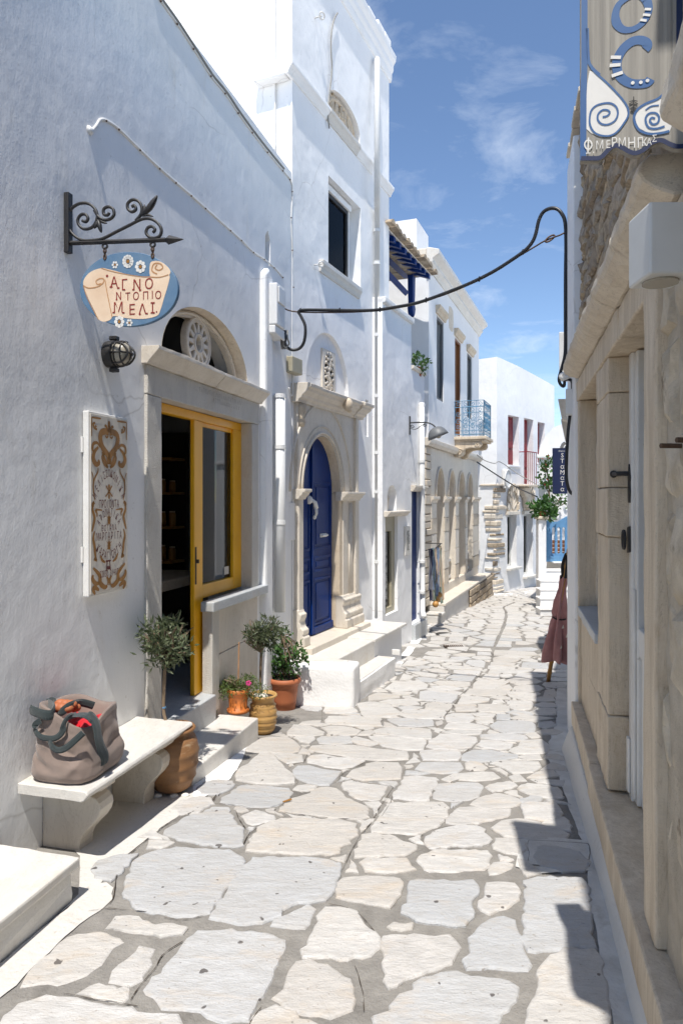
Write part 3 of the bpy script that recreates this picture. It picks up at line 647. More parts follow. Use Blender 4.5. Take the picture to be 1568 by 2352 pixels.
def slab_mesh(poly, mb=None, origin=None):
    if area(poly) < 0: poly = poly[::-1]
    Ym = sum(p[1] for p in poly)/len(poly); step = .028 if Ym < 4.5 else (.07 if Ym < 7 else .16)
    amp = .009 if Ym < 7 else .0035; grow = (.014 if Ym < 3.6 else (.018 if Ym < 5 else .021)) if poly in SLABS or poly[::-1] in SLABS else 0.
    pts = []
    n = len(poly)
    for i in range(n):
        a, b = poly[i], poly[(i+1) % n]; l = math.hypot(b[0]-a[0], b[1]-a[1]); k = max(1, int(l/step))
        for j in range(k):
            t = j/k; x, y = a[0]+(b[0]-a[0])*t, a[1]+(b[1]-a[1])*t
            nx, ny = (b[1]-a[1])/l, -(b[0]-a[0])/l
            o = grow+amp*(1.5*noise.noise((x*11, y*11, 2))+1.3*noise.noise((x*31, y*31, 7)))+rnd.gauss(0, amp*.45)
            pts.append((x+nx*o, y+ny*o))
    n = len(pts); cx = sum(p[0] for p in pts)/n; cy = sum(p[1] for p in pts)/n
    tx, ty, h = rnd.gauss(0, .010), rnd.gauss(0, .010), rnd.uniform(.006, .014)
    ins = .013 if Ym < 7 else .007
    def ring(f, dz):
        out = []
        for x, y in pts:
            l = math.hypot(x-cx, y-cy) or 1; k = max(0, 1-f/l); X, Y = cx+(x-cx)*k, cy+(y-cy)*k
            out.append(Vector((X, Y, g(Y)+dz+(tx*(X-cx)+ty*(Y-cy) if dz > 0 else 0))))
        return out
    vs = ring(-.002, -.02)+ring(0, h-.008)+ring(ins*.35, h-.0025)+ring(ins, h)
    # a second inner ring keeps the top from being one flat facet
    fs = []
    for r in (0, 1, 2): fs += [(r*n+i, r*n+(i+1) % n, (r+1)*n+(i+1) % n, (r+1)*n+i) for i in range(n)]
    tri = tessellate_polygon([[Vector((p.x, p.y, 0)) for p in vs[3*n:]]])
    fs += [tuple(3*n+i for i in t) for t in tri]
    m = mb or MB(); m.add(vs, fs); return m, Vector((cx, cy, g(cy)))
vis = lambda p: abs(area(p))/max(1, (sum(c[1] for c in p)/len(p)))**3
ALL = sorted(SLABS+GEN+FILL, key=vis, reverse=True)
print('slabs', len(SLABS), len(GEN))
for p in ALL[:300]:
    m, c = slab_mesh(p); part('paving_stone', m, 'paving', street, origin=c)
rest = MB()
for p in ALL[300:]: slab_mesh(p, rest)
if rest.v: part('paving_stones', rest, 'paving', street, kind='stuff')

# whitewashed plaster along the house fronts
def apron(polys, m, dz=.006, name='plaster_edge', sub=.06):
    mb = MB()
    for poly in polys:
        P = [gnd(u, v) for u, v in poly]
        bm = bmesh.new(); vs = [bm.verts.new((p.x, p.y, 0)) for p in P]; f = bm.faces.new(vs)
        bmesh.ops.triangulate(bm, faces=[f])
        for _ in range(5):
            es = [e for e in bm.edges if e.calc_length() > sub]
            if not es: break
            bmesh.ops.subdivide_edges(bm, edges=es, cuts=1, use_grid_fill=False); bmesh.ops.triangulate(bm, faces=[q for q in bm.faces if len(q.verts) > 3])
        bm.verts.index_update()
        for v in bm.verts:
            if v.is_boundary: v.co.x += .014*noise.noise((v.co.x*6, v.co.y*6, 1))+.005*noise.noise((v.co.x*30, v.co.y*30, 1)); v.co.y += .014*noise.noise((v.co.x*6, v.co.y*6, 5))+.005*noise.noise((v.co.x*30, v.co.y*30, 5))
        for v in bm.verts: v.co.z = g(v.co.y)+dz+.003*noise.noise((v.co.x*5, v.co.y*5, 3))
        bm.normal_update()
        if sum(q.normal.z for q in bm.faces) < 0: bmesh.ops.reverse_faces(bm, faces=bm.faces)
        mb.add([v.co.copy() for v in bm.verts], [tuple(v.index for v in q.verts) for q in bm.faces]); bm.free()
    return part(name, mb, m, street, recalc=False)
q1 = Z(0, 2200, 2.3059); q4 = Z(560, 1980, 2.8); q5 = Z(1060, 1980, 2.8); q6 = Z(700, 1500, 2.8); qr = Z(1360, 1900, 2.4); q8 = Z(1100, 1660, 3.136)
apron([[q1(*c) for c in [(-300, 1420), (440, 830), (600, 670), (680, 655), (735, 690), (728, 765), (660, 840), (520, 930), (420, 1010), (320, 1110), (190, 1230), (100, 1330), (-300, 1640)]],
       [q1(*c) for c in [(380, 870), (520, 730), (520, 480), (770, 500), (700, 570), (650, 655)]]], 'kerb_wash')
apron([[q1(*c) for c in [(300, 300), (960, -170), (1500, -420), (1600, -420), (1460, 0), (1380, 60), (1290, 140), (1090, 270), (930, 390), (860, 450), (790, 505), (540, 500)]]], 'kerb_wash', .004)
apron([[q4(*c) for c in [(-40, 740), (-60, 560), (240, 440), (470, 250), (430, 290), (360, 370), (310, 520), (240, 590), (90, 720), (0, 760)]]], 'whitewash', .0065)
apron([[q6(*c) for c in [(330, 1290), (880, 1150), (1200, 960), (1260, 880), (1350, 700), (1700, 430), (1760, 440), (1400, 760), (1270, 960), (1180, 1060), (1060, 1160), (900, 1290), (830, 1368), (560, 1330), (400, 1300)]]], 'whitewash')
apron([[q8(*c) for c in [(560, 90), (790, 0), (1000, 30), (1290, -10), (1290, 45), (1100, 50), (950, 52), (780, 75), (720, 110), (480, 205), (440, 230), (330, 280), (300, 265)]]], 'whitewash')
apron([[qr(*c) for c in [(520, -60), (600, -60), (680, 520), (760, 880), (850, 1120), (960, 1560), (1080, 2000), (1220, 2380), (1150, 2500), (900, 2460), (800, 2100), (770, 1850), (700, 1460), (690, 1370), (730, 1200), (640, 1080), (560, 860), (500, 680), (430, 560), (440, 440), (490, 300), (480, 160)]]], 'cement')
apron([[qr(*c) for c in [(235, 1112), (480, 1104), (735, 1125), (745, 1200), (735, 1325), (500, 1335), (360, 1350), (215, 1300)]]], 'cement', .0075)
apron([[qr(*c) for c in [(300, 1120), (706, 1140), (716, 1180), (718, 1296), (690, 1310), (290, 1296)]]], 'mortar', .0095, 'joint')
apron([[qr(*c) for c in [(304, 1126), (700, 1146), (709, 1182), (710, 1292), (688, 1303), (295, 1290)]]], 'cement', .0115, 'inspection_cover')
# cast drain gratings in the paving
def grate(u0, v0, u1, v1):
    a, b = gnd(u0, v1), gnd(u1, v0); t = thing('drain_grating', 'small dark slotted iron drain grating set in the stone paving' if u0 < 1200 else 'small iron drain grating beside the foot of the folded pink umbrella', 'drain grating', ((a.x+b.x)/2, (a.y+b.y)/2, g((a.y+b.y)/2)))
    z = lambda y: g(y)+.0125
    m = MB(); 
    for y0, y1 in ((a.y, a.y+.015), (b.y-.015, b.y)): m.add([(a.x, y0, z(y0)), (b.x, y0, z(y0)), (b.x, y1, z(y1)), (a.x, y1, z(y1))], [(0, 1, 2, 3)])
    part('frame', m, 'iron', t); k = 9
    m = MB().add([(a.x, a.y, z(a.y)-.003), (b.x, a.y, z(a.y)-.003), (b.x, b.y, z(b.y)-.003), (a.x, b.y, z(b.y)-.003)], [(0, 1, 2, 3)]); part('pit_shade', m, 'dark', t)  # flat black sheet paints the shade of the drain below the bars
    bar = MB()
    for i in range(k+1):
        x = a.x+(b.x-a.x)*(i+.25)/(k+.5); bar.box(lambda s, d, q: Vector((s, d, q)), x, x+.012, a.y, b.y, z(a.y)-.004, z(a.y)+.001)
    part('grid', bar, 'rust_iron', t)
grate(1021, 1484, 1059, 1489)
grate(1249, 1496, 1298, 1501)
c = gnd(1018, 1457); m = MB().lathe((c.x, c.y, c.z), [(.13, .0), (.13, .013), (.118, .014), (.116, .010), (.03, .010)], 24)
tag(part('manhole_cover', m, 'iron'), 'small round dark iron cover in the paving beyond the drain', 'manhole cover')

# dark hairline seams where the mortar has parted
def seam(q, pts, w=.006):
    P = bend([gnd(*q(*p)) for p in pts], 6); rs_ = random.Random(len(pts)); m = MB(); L = []; Rr = []
    for i, p in enumerate(P):
        t = (P[min(len(P)-1, i+1)]-P[max(0, i-1)]).normalized(); k = w*.7*rs_.uniform(.2, 1.)*(.3 if i in (0, len(P)-1) else 1); o = .005*noise.noise(p*14)
        a, b = p+Vector((-t.y*(k/2+o), t.x*(k/2+o), 0)), p+Vector((t.y*(k/2-o), -t.x*(k/2-o), 0)); a.z = g(a.y)+.0085; b.z = g(b.y)+.0085; L.append(a); Rr.append(b)
    n = len(P); m.add(L+Rr, [(i, i+1, n+i+1, n+i) for i in range(n-1)]); part('seam', m, 'soil', street, recalc=False)
qz = Z(500, 2200, 2.3059); q7 = Z(1180, 1820, 3.73333)
seam(q1, [(1450, 20), (1370, 130), (1290, 180), (1090, 275), (990, 350), (870, 450), (830, 520), (760, 620), (735, 760), (710, 800)], .009)
seam(q1, [(570, 850), (700, 830), (830, 840), (950, 855)], .006); seam(q1, [(1060, 885), (1180, 905), (1320, 875)], .006); seam(q1, [(400, 1380), (560, 1410), (750, 1440), (900, 1465)], .006); seam(q1, [(1190, 1040), (1080, 1110), (1000, 1220), (900, 1350), (850, 1430)], .007)
seam(qz, [(420, 420), (460, 350), (540, 290), (640, 255), (700, 232)], .008); seam(qz, [(380, 195), (400, 250), (440, 310)], .008); seam(qz, [(230, 145), (380, 155), (500, 180), (590, 170), (690, 140)], .005); seam(qz, [(430, 520), (390, 610), (300, 690), (240, 780), (200, 850)], .008); seam(qz, [(670, 200), (800, 218), (1000, 240), (1120, 245)], .006)
seam(qz, [(1470, 20), (1380, 90), (1300, 180), (1260, 260), (1180, 360), (1110, 480), (1070, 580)], .006); seam(qz, [(540, 1470), (480, 1550), (460, 1600)], .007); seam(qz, [(1140, 1200), (1180, 1290), (1200, 1400), (1205, 1500)], .006); seam(qz, [(980, 800), (1080, 820), (1180, 870), (1250, 950), (1290, 1000)], .006)
seam(q4, [(230, 600), (190, 660), (150, 730), (90, 790)], .008); seam(q4, [(840, 360), (850, 400), (820, 470)], .006); seam(q4, [(1540, 650), (1440, 790), (1390, 880)], .006); seam(q4, [(970, 20), (965, 120), (945, 190)], .006); seam(q4, [(660, 490), (720, 570), (780, 620), (740, 650)], .005); seam(q4, [(1090, 620), (1130, 560), (1190, 520), (1300, 470)], .006)
seam(q5, [(640, 440), (700, 380), (780, 345), (900, 350)], .006); seam(q5, [(30, 900), (100, 790), (140, 690)], .006); seam(q5, [(430, 1000), (560, 975), (720, 960), (800, 970)], .007); seam(q7, [(220, 775), (330, 650), (430, 520), (560, 380), (640, 290)], .007)
# ================================================================== the honey shop (left, nearest)
q2 = Z(380, 840, 2.8); q3 = Z(200, 1120, 2.8); q0 = Z(0, 480, 2.8); qa = Z(0, 0, 1.63333); qb = Z(0, 800, 1.63333); qc = Z(0, 1600, 1.63333); qd = Z(0, 1900, 2.61333)
A = WA.w
shop = thing('shop_house', 'white plastered shop house with marble doorway and carved fanlight', 'house', WA.w(4.7, 0, 0))
S0, S1 = -1.5, WA.S(669)
FLOOR = .233; OL, OR_, OT = 4.927, 6.55, 2.505
al, ar, az, ah = 4.955, 6.49, 2.845, .47
top = [(S1, 5.36), (6.9, 5.345), (6.1, 5.33), (5.2, 5.31), (4.2, 5.33), (3, 5.34), (1, 5.36), (S0, 5.36)]
nb = WA.sz(615, 575); niche = [(nb[0]-.07, nb[1]-.14), (nb[0]+.07, nb[1]-.14), (nb[0]+.07, nb[1]+.12), (nb[0], nb[1]+.2), (nb[0]-.07, nb[1]+.12)]
m = MB().slab(A, [[(S0, -.4), (S1, -.6)]+top, [(OL-.05, FLOOR-.02), (OR_+.05, FLOOR-.02), (OR_+.05, OT+.06), (OL-.05, OT+.06)][::-1], [(al, az-.03)]+[(a, b) for a, b in arch(al, ar, az, ah, 24)][::-1]+[(ar, az-.03)], niche[::-1]], -.45, 0)
part('wall', m, 'plaster', shop)
m = MB().box(A, S0, S1, -6, -.44, 4.9, 5.1); part('roof', m, 'plaster_b', shop)
# room behind
r = MB(); z0, z1, d0, d1, a0, a1 = FLOOR-.03, 2.75, -4., -.46, 3.6, 7.2
r.add([A(a0, d1, z0), A(a1, d1, z0), A(a1, d0, z0), A(a0, d0, z0), A(a0, d1, z1), A(a1, d1, z1), A(a1, d0, z1), A(a0, d0, z1)], [(0, 1, 2, 3), (4, 7, 6, 5), (3, 2, 6, 7), (0, 3, 7, 4), (1, 5, 6, 2)])
part('room', r, 'room_wall', shop, recalc=False)
m = MB().box(A, OL-.1, OR_+.05, -1.6, .0, FLOOR-.03, FLOOR); part('floor', m, 'marble_grey', shop)
sh = thing('shelf_unit', 'tall dark shelves inside the doorway of the shop', 'shelves', A(7.1, -1.6, FLOOR))
part('back_panel', MB().box(A, 7.12, 7.17, -2.6, -.95, FLOOR, 2.5), 'dark_wood', sh)
for z in (.75, 1.15, 1.5, 1.85, 2.2): part('shelf', MB().box(A, 6.85, 7.119, -2.5, -.97, z, z+.025), 'bamboo', sh)
jr = random.Random(17)
for z in (1.175, 1.525, 1.875):
    for k in range(4):
        hj = jr.uniform(.09, .14); j = thing('honey_jar', 'amber jar on the %s shelf inside the shop, %s from the doorway' % ({1.175: 'lowest stocked', 1.525: 'middle', 1.875: 'top stocked'}[z], ['first', 'second', 'third', 'fourth'][k]), 'jar', A(6.95, -1.02-.11*k, z), 'honey jars on the shop shelves'); part('glass', MB().lathe(A(6.95, -1.02-.11*k, z+.001), [(.03, 0), (.036, .01), (.036, hj), (.028, hj+.012)], 12), 'bamboo', j, smooth=True); part('lid', MB().lathe(A(6.95, -1.02-.11*k, z+hj+.0135), [(.031, 0), (.031, .014)], 12), 'sign_cream', j)
ct = thing('shop_counter', 'rough stone slab counter with tray inside the shop doorway', 'counter', A(5.8, -.9, FLOOR))
part('slab', MB().box(A, 5.35, 6.9, -1.15, -.55, 1.0, 1.09), 'limestone', ct, bevel=.01)
part('base', MB().box(A, 5.5, 6.8, -1.1, -.75, FLOOR, .998), 'dark_wood', ct)
tr_ = A(5.62, -.8, 1.09); tag(part('tray', MB().lathe(tr_, [(.10, 0), (.17, .005), (.19, .03), (.178, .03), (.10, .012)], 22), 'white_plastic', smooth=True), 'shallow white tray on the stone shop counter', 'tray')
bk = A(5.72, -.85, 1.095); tag(part('laptop', MB().box(A, 5.5, 5.75, -.98, -.95, 1.1, 1.32), 'black_rubber', bevel=.006), 'dark laptop standing open behind the white tray', 'laptop')
# marble surround
def tooled(name, mb, **k): return rough(part(name, mb, 'marble_tooled', shop, bevel=.006, **k), .004, .06)
tooled('jamb', MB().box(A, 4.738, OL, -.10, .022, -.1, 2.505))
tooled('jamb', MB().box(A, OR_, 6.704, -.10, .022, .93, 2.505))
tooled('lintel', MB().box(A, 4.735, 6.707, -.12, .026, 2.508, 2.705))
prof = [(-.02, 2.705), (.045, 2.705), (.055, 2.722), (.075, 2.74), (.10, 2.765), (.122, 2.79), (.13, 2.795), (.13, 2.822), (-.02, 2.822)]
for a, b in ((4.70, 5.74), (5.744, 6.735)): rough(part('cornice', MB().sweep(A, prof, a, b), 'marble', shop, bevel=.004), .004, .05)
scr = MB(); rn = random.Random(3)
for row, (zz, x0, x1) in enumerate([(2.635, 5.48, 6.28), (2.585, 5.72, 6.25)]):
    x = x0
    while x < x1:
        h = rn.choice([.032, .036]); pts = rn.choice([[(0, 0), (0, h)], [(0, 0), (0, h), (.02, 0), (.02, h)], [(0, 0), (.01, h), (.02, 0)], [(0, 0), (.018, h)], [(0, h), (.018, h), (.009, h), (.009, 0)]])
        scr.stroke(A, [(x+a, zz+b-.0002*(x-5)) for a, b in pts], .005, h1=.0275); x += .036
part('inscription', scr, 'scribe', shop, recalc=False)
# fanlight: half-round marble lattice with a wheel
lun = MB(); c0, cw = (al+ar)/2, (ar-al)/2
def ell(k, zz0=0, n=24, a0=0, a1=math.pi): return [(c0+cw*k*math.cos(a0+(a1-a0)*i/n), az+ah*k*math.sin(a0+(a1-a0)*i/n)) for i in range(n+1)]
wc, wr = (c0, az+.222), .195
def sidehole(sgn):
    pts = []
    for i in range(9):
        a = math.radians(8+(62-8)*i/8); pts.append((c0+sgn*cw*.90*math.cos(a), az+ah*.88*math.sin(a)))
    for i in range(7):
        a = math.radians(52-(52+38)*i/6); pts.append((wc[0]+sgn*(wr+.022)*math.cos(a), wc[1]+(wr+.022)*math.sin(a)))
    return pts
holes = [sidehole(1), sidehole(-1)]
for k in range(12):
    a = 2*math.pi*(k+.5)/12; da = .19
    holes.append([(wc[0]+.085*math.cos(a), wc[1]+.085*math.sin(a)), (wc[0]+.165*math.cos(a-da), wc[1]+.165*math.sin(a-da)), (wc[0]+.172*math.cos(a), wc[1]+.172*math.sin(a)), (wc[0]+.165*math.cos(a+da), wc[1]+.165*math.sin(a+da))])
holes.append([(wc[0]+.045*math.cos(2*math.pi*i/12), wc[1]+.06*math.sin(2*math.pi*i/12)) for i in range(12)])
outer = [(al, az-.028)]+ell(1)[::-1]+[(ar, az-.028)]
fan = part('fanlight', MB().slab(A, [outer]+holes, -.15, -.10), 'marble', shop, bevel=.003)
ringm = MB()
for rr, w in ((.205, .018), (.075, .014)):
    ringm.tube([A(wc[0]+rr*math.cos(2*math.pi*i/28), -.10, wc[1]+rr*math.sin(2*math.pi*i/28)) for i in range(28)], w*.6, 6, True)
part('wheel_moulding', ringm, 'marble', fan, smooth=True)
part('rim_moulding', MB().tube([A(x, -.098, z) for x, z in ell(.93)], .016, 6), 'marble', fan, smooth=True)
part('black_backing', MB().slab(A, [outer], -.32, -.30), 'dark', shop)  # black sheet standing in for the darkness behind the lattice
part('arch_reveal', MB().add([A(x, 0.001, z) for x, z in ell(.996)]+[A(x, -.11, z) for x, z in ell(.975)], [(i, i+1, 26+i, 25+i) for i in range(24)]), 'limestone', shop, recalc=False)
# yellow joinery
ff0, ff1 = -.15, -.085
Sx = lambda T, x, d: WA.S(T(x, 0)[0], d)
ml, mr = WA.S(q3(968, 0)[0], ff1), WA.S(q3(1035, 0)[0], ff1); rl, rr_ = WA.S(q3(1280, 0)[0], ff1), OR_-.001
wzb = WA.sz(*q3(1335, 1560), ff1)[1]
yf = part('joinery', MB().box(A, OL+.001, OR_-.001, ff0, ff1, 2.435, 2.504), 'yellow_paint', shop, bevel=.006, label='bright yellow painted door and window frame')
part('stile', MB().box(A, ml, mr, ff1-.034, ff1+.004, FLOOR, 2.4345), 'yellow_paint', yf, bevel=.006)
part('stile', MB().box(A, rl, rr_, ff1-.034, ff1, .99, 2.4345), 'yellow_paint', yf, bevel=.006)
part('rail', MB().box(A, mr+.001, rl-.001, ff0, ff1, .99, 1.10), 'yellow_paint', yf, bevel=.006)
part('bead', MB().box(A, mr+.001, rl-.001, ff0+.01, ff1-.02, 2.40, 2.4345), 'yellow_paint', yf, bevel=.004)
part('pane', MB().box(A, mr-.002, rl+.002, -.122, -.118, 1.098, 2.402), 'glass', yf)
part('lock', MB().box(A, ml+.008, ml+.03, ff1+.0045, ff1+.010, 1.12, 1.42).box(A, ml+.012, ml+.026, ff1+.0105, ff1+.035, 1.29, 1.32), 'rust_iron', yf, bevel=.003)
tag(part('card', MB().box(A, rl-.13, rl-.035, -.1175, -.1165, 1.13, 1.2), 'board_cream'), 'small printed card stuck low in the shop window', 'card')
# solid panel added inside the shop where the glass mirrors a board
ib = thing('mirrored_panel', 'painted ornamental panel added behind the shop window in place of a reflection', 'panel', A(7.15, -.68, 1.3))
Pi = lambda x, h, y: A(7.19-h, -.68+x*.62, 1.32+(y-1.25)*.82)
part('panel', MB().box(Pi, -.30, .30, 0, .03, 1.25, 2.45), 'board_cream', ib, bevel=.004)
orn = MB()
for k in (-1, 1):
    orn.stroke(Pi, [(k*a, b) for a, b in bend2([(.24, 1.3), (.27, 1.6), (.24, 1.9), (.27, 2.1), (.22, 2.4)])], .025, h1=.032)
    for zz in (1.4, 1.75, 2.1): orn.stroke(Pi, [(k*(a-.0), b) for a, b in spiral(.17, zz, .07, .015, 0, 1.3)], .02, h1=.032)
for i, t in enumerate(['ΜΕΛΙ', 'ΠΡΟΙΟΝΤΑ', 'ΒΟΤΑΝΑ', 'ΜΑΡΓΑΡΙΤΑ']): orn.text(Pi, t, 0, 2.1-i*.17, .08, h=.033)
part('ornament', orn, 'board_ochre', ib, recalc=False)
# sill and dado below the window
part('sill', MB().box(A, WA.S(491, .085), 6.80, -.03, .085, .905, .985), 'marble_grey', shop, bevel=.008)
part('dado_panel', MB().box(A, WA.S(488, .03), WA.S(488, .03)+.13, -.06, .03, .08, .903), 'marble_tooled', shop, bevel=.006)
part('dado_panel', MB().box(A, WA.S(488, .03)+.134, OR_+.15, -.12, .012, .52, .903), 'marble', shop, bevel=.004)
part('dado_panel', MB().box(A, WA.S(488, .03)+.134, OR_+.15, -.12, .016, -.2, .516), 'marble', shop, bevel=.004)
# plastered pipe chase and slot niche at the far end of the front
ch0, ch1 = WA.S(608, .05), WA.S(626, .05)
part('chase', MB().prism(A, [(ch0, -.3), (ch1, -.3), (ch1, 3.98), (ch0+.1, 4.06), (ch0, 3.98)], -.02, .06), 'plaster', shop, bevel=.03)
part('niche_back', MB().box(A, nb[0]-.1, nb[0]+.1, -.44, -.16, nb[1]-.2, nb[1]+.25), 'plaster_b', shop)

# doorsteps
ds = thing('doorstep', 'two grey marble steps up to the shop doorway', 'steps', A(5.2, .2, -.1))
part('step', MB().box(A, 4.70, WA.S(496, .065)+.0, -.05, .068, -.2, FLOOR+.002), 'marble_grey', ds, bevel=.008)
part('step', MB().box(A, 4.70, WA.S(592, .37), .03, .375, -.4, .034), 'marble_white', ds, bevel=.010); rough(LAST[0], .004, .07)
es = thing('entrance_step', 'broad white marble step in the near left corner', 'step', A(2.6, .3, 0))
rough(part('tread', MB().box(A, -1, 3.33, -.02, .53, .145, .19), 'marble_white', es, bevel=.01), .006, .06)
rough(part('riser', MB().box(A, -1, 3.31, -.02, .50, -.3, .144), 'whitewash_worn', es, bevel=.008), .012, .06)

# bench
bn = thing('stone_bench', 'white marble bench on scrolled feet against the shop wall', 'bench', A(4, .2, -.05))
bz = .375; b0, b1 = 3.55, 4.64
part('seat', MB().sweep(A, [(.002, bz-.055), (.37, bz-.055), (.385, bz-.048), (.40, bz-.03), (.408, bz-.018), (.40, bz-.004), (.385, bz), (.002, bz)], b0, b1), 'marble_white', bn, bevel=.004); rough(LAST[0], .005, .05)
def foot(s0, th):
    zg = g(WA.w(s0, 0, 0).y)-.03; H = bz-.056
    pr = [(.004, zg), (.228, zg), (.226, .0), (.232, .03), (.25, .06), (.282, .095), (.318, .13), (.342, .165), (.352, .20), (.345, .232), (.325, .252), (.30, .262), (.288, .268), (.288, .278), (.30, .286), (.345, .292), (.362, .30), (.362, H), (.004, H)]
    part('foot', MB().sweep(A, pr, s0, s0+th), 'marble', bn, bevel=.006)
foot(3.735, .12); foot(4.36, .12)
# ================================================================== house with the blue arched door
t4 = Z(700, 1000, 2.8); t6 = Z(700, 1500, 2.8); t7 = Z(780, 480, 2.52903); tc = Z(780, 0, 3.26667)
B = WB.w
hb = thing('tall_house', 'tall white house with arched blue door and carved lunettes', 'house', B(9, 0, -.3))
bs0, bs1 = WB.S(671), WB.S(893)
dl, dr, dsp, dtop, dbot = 8.30, 9.33, 1.885, 2.545, .19     # door opening
wz0 = WB.sz(*t7(360, 690), -.02)[1]; wz1 = WB.sz(*t7(362, 45), -.02)[1]; wl0, wl1 = WB.S(t7(362, 0)[0], -.0), WB.S(t7(592, 0)[0], -.0)
nl, nr, nzb = 8.46, 9.70, 3.02; nh = WB.sz(*t7(365, 1160))[1]-nzb
ul0, ul1 = WB.S(tc(470, 0)[0]), WB.S(tc(757, 0)[0]); uz = 6.56; uh = WB.sz(*tc(585, 870))[1]-uz
def hole_arch(a, b, z, zb, h): return [(a, zb)]+arch(a, b, z, h)[::-1]+[(b, zb)]
sa_, sz1_ = WB.sz(*t4(916, 345)); sb_, sz0_ = WB.sz(*t4(934, 640)); slot = [(sa_, sz0_), (sa_, sz1_), (sb_+.03, sz1_), (sb_+.03, sz0_)]
body = MB().slab(B, [[(bs0, -.7), (bs1, -.7), (bs1, 8.42), (bs0, 8.42)], hole_arch(dl-.02, dr+.02, dsp, dbot-.02, dtop-dsp+.02), [(wl0, wz0), (wl0, wz1), (wl1, wz1), (wl1, wz0)], hole_arch(nl, nr, nzb+.1, nzb-.02, nh-.1), hole_arch(ul0, ul1, uz+.15, uz-.02, uh-.15), slot], -.45, 0)
part('wall', body, 'plaster_b', hb)
part('wall', MB().box(B, bs0-.001, bs0+.4, -6, -.451, -.7, 8.42), 'plaster_far', hb)
part('wall', MB().box(B, bs1-.4, bs1+.001, -6, -.451, -.7, 8.42), 'plaster_b', hb)
part('roof', MB().box(B, bs0, bs1, -6, -.02, 8.421, 8.5), 'plaster_b', hb)
pc = [(-.02, 8.12), (.015, 8.12), (.03, 8.18), (.03, 8.24), (.055, 8.29), (.055, 8.36), (.09, 8.42), (.10, 8.50), (-.02, 8.50)]
part('cornice', MB().sweep(B, pc, bs0-.03, bs1+.06), 'plaster_b', hb, bevel=.01)
rt = random.Random(5)
s = bs0
while s < bs1:
    w = rt.uniform(.24, .34); part('coping_stone', MB().box(B, s, min(s+w, bs1+.04), -.34, .07+rt.uniform(-.02, .03), 8.501, 8.56+rt.uniform(0, .05)), 'limestone' if rt.random() < .45 else 'plaster_b', hb, bevel=.02); s += w+.008
scp = [(-.02, 6.38), (.015, 6.38), (.025, 6.41), (.05, 6.45), (.07, 6.47), (.07, 6.515), (-.02, 6.53)]
part('string_course', MB().sweep(B, scp, bs0-.13, WB.S(tc(480, 0)[0], .05)), 'plaster_b', hb, bevel=.008)
part('string_course', MB().sweep(B, [(a*1.05, b) for a, b in scp], WB.S(tc(481, 0)[0], .05)+.003, WB.S(tc(760, 0)[0], .06)), 'marble_white', hb, bevel=.006)
part('string_course', MB().sweep(B, scp, WB.S(tc(760, 0)[0], .06)+.003, WB.S(tc(925, 0)[0], .1)), 'plaster_b', hb, bevel=.008)
part('string_course', MB().sweep(B, scp, WB.S(tc(960, 0)[0], .1), bs1+.05), 'plaster_b', hb, bevel=.008)
part('string_return', MB().box(B, bs0-.13, bs0-.001, -.42, -.02, 6.37, 6.53), 'whitewash', hb, bevel=.02)
# upper window: wide shallow recess with the window in its near part
part('recess', MB().box(B, wl0-.02, wl1+.02, -.449, -.16, wz0-.02, wz1+.02), 'plaster_b', hb)
ww0, ww1 = wl0+.004, WB.S(t7(492, 0)[0], -.12)
wf = part('window', MB().slab(B, [[(ww0, wz0+.002), (ww1, wz0+.002), (ww1, wz1-.1), (ww0, wz1-.1)], [(ww0+.05, wz0+.05), (ww0+.05, wz1-.15), (ww1-.05, wz1-.15), (ww1-.05, wz0+.05)]], -.158, -.10), 'iron', hb)
part('pane', MB().box(B, ww0+.05, ww1-.05, -.128, -.124, wz0+.05, wz1-.15), 'glass_dull', wf)
cur = MB(); n = 40
cur.add([B(ww0+.04+(ww1-ww0-.08)*i/n, -.145+.008*math.sin(i*1.3), z) for z in (wz0+.04, wz1-.14) for i in range(n+1)], [(i, i+1, n+2+i, n+1+i) for i in range(n)])
part('curtain', cur, 'curtain', wf, smooth=True, recalc=False)
part('window_head', MB().box(B, wl0+.004, ww1+.05, -.16, -.07, wz1-.099, wz1-.02), 'plaster_b', hb, bevel=.01)
sl0, sl1 = WB.S(t7(340, 0)[0], .08), WB.S(t7(615, 0)[0], .08)
part('window_sill', MB().sweep(B, [(-.05, wz0-.14), (.02, wz0-.14), (.035, wz0-.09), (.06, wz0-.05), (.06, wz0+.0), (-.05, wz0+.015)], sl0, sl1), 'marble_white', hb, bevel=.006)
# upper lunette relief
part('lunette_back', MB().box(B, ul0-.02, ul1+.02, -.449, -.075, uz-.05, uz+uh+.05), 'limestone', hb)
uc, uw = (ul0+ul1)/2, (ul1-ul0)/2
rel = MB(); rr = random.Random(8)
for k in (-1, 1):
    for (cx, cy, r0, t) in ((.55, .18, .16, 1.6), (.28, .30, .17, 1.5), (.62, .42, .13, 1.4), (.25, .66, .13, 1.3), (.80, .12, .10, 1.3), (.5, .68, .09, 1.2)):
        rel.tube([B(uc+k*(cx*uw+(x)*uw*.55), -.065, uz+cy*uh+y) for x, y in spiral(0, 0, r0, .03, rr.uniform(0, 6), t, 20)], .020, 6)
rel.tube([B(uc+uw*.9*math.cos(math.pi*i/24), -.065, uz+.02+(uh-.08)*math.sin(math.pi*i/24)) for i in range(25)], .03, 6)
rel.tube([B(uc, -.065, uz+uh*i/10) for i in range(9)], .03, 6)
for i in range(40):
    a, q = rr.uniform(0, math.pi), rr.uniform(.2, .85); rel.ball(B(uc+uw*.85*q*math.cos(a), -.066, uz+.03+(uh-.1)*q*math.sin(a)), rr.uniform(.02, .045), 7, 5)
part('relief', rel, 'marble_warm', hb, smooth=True)
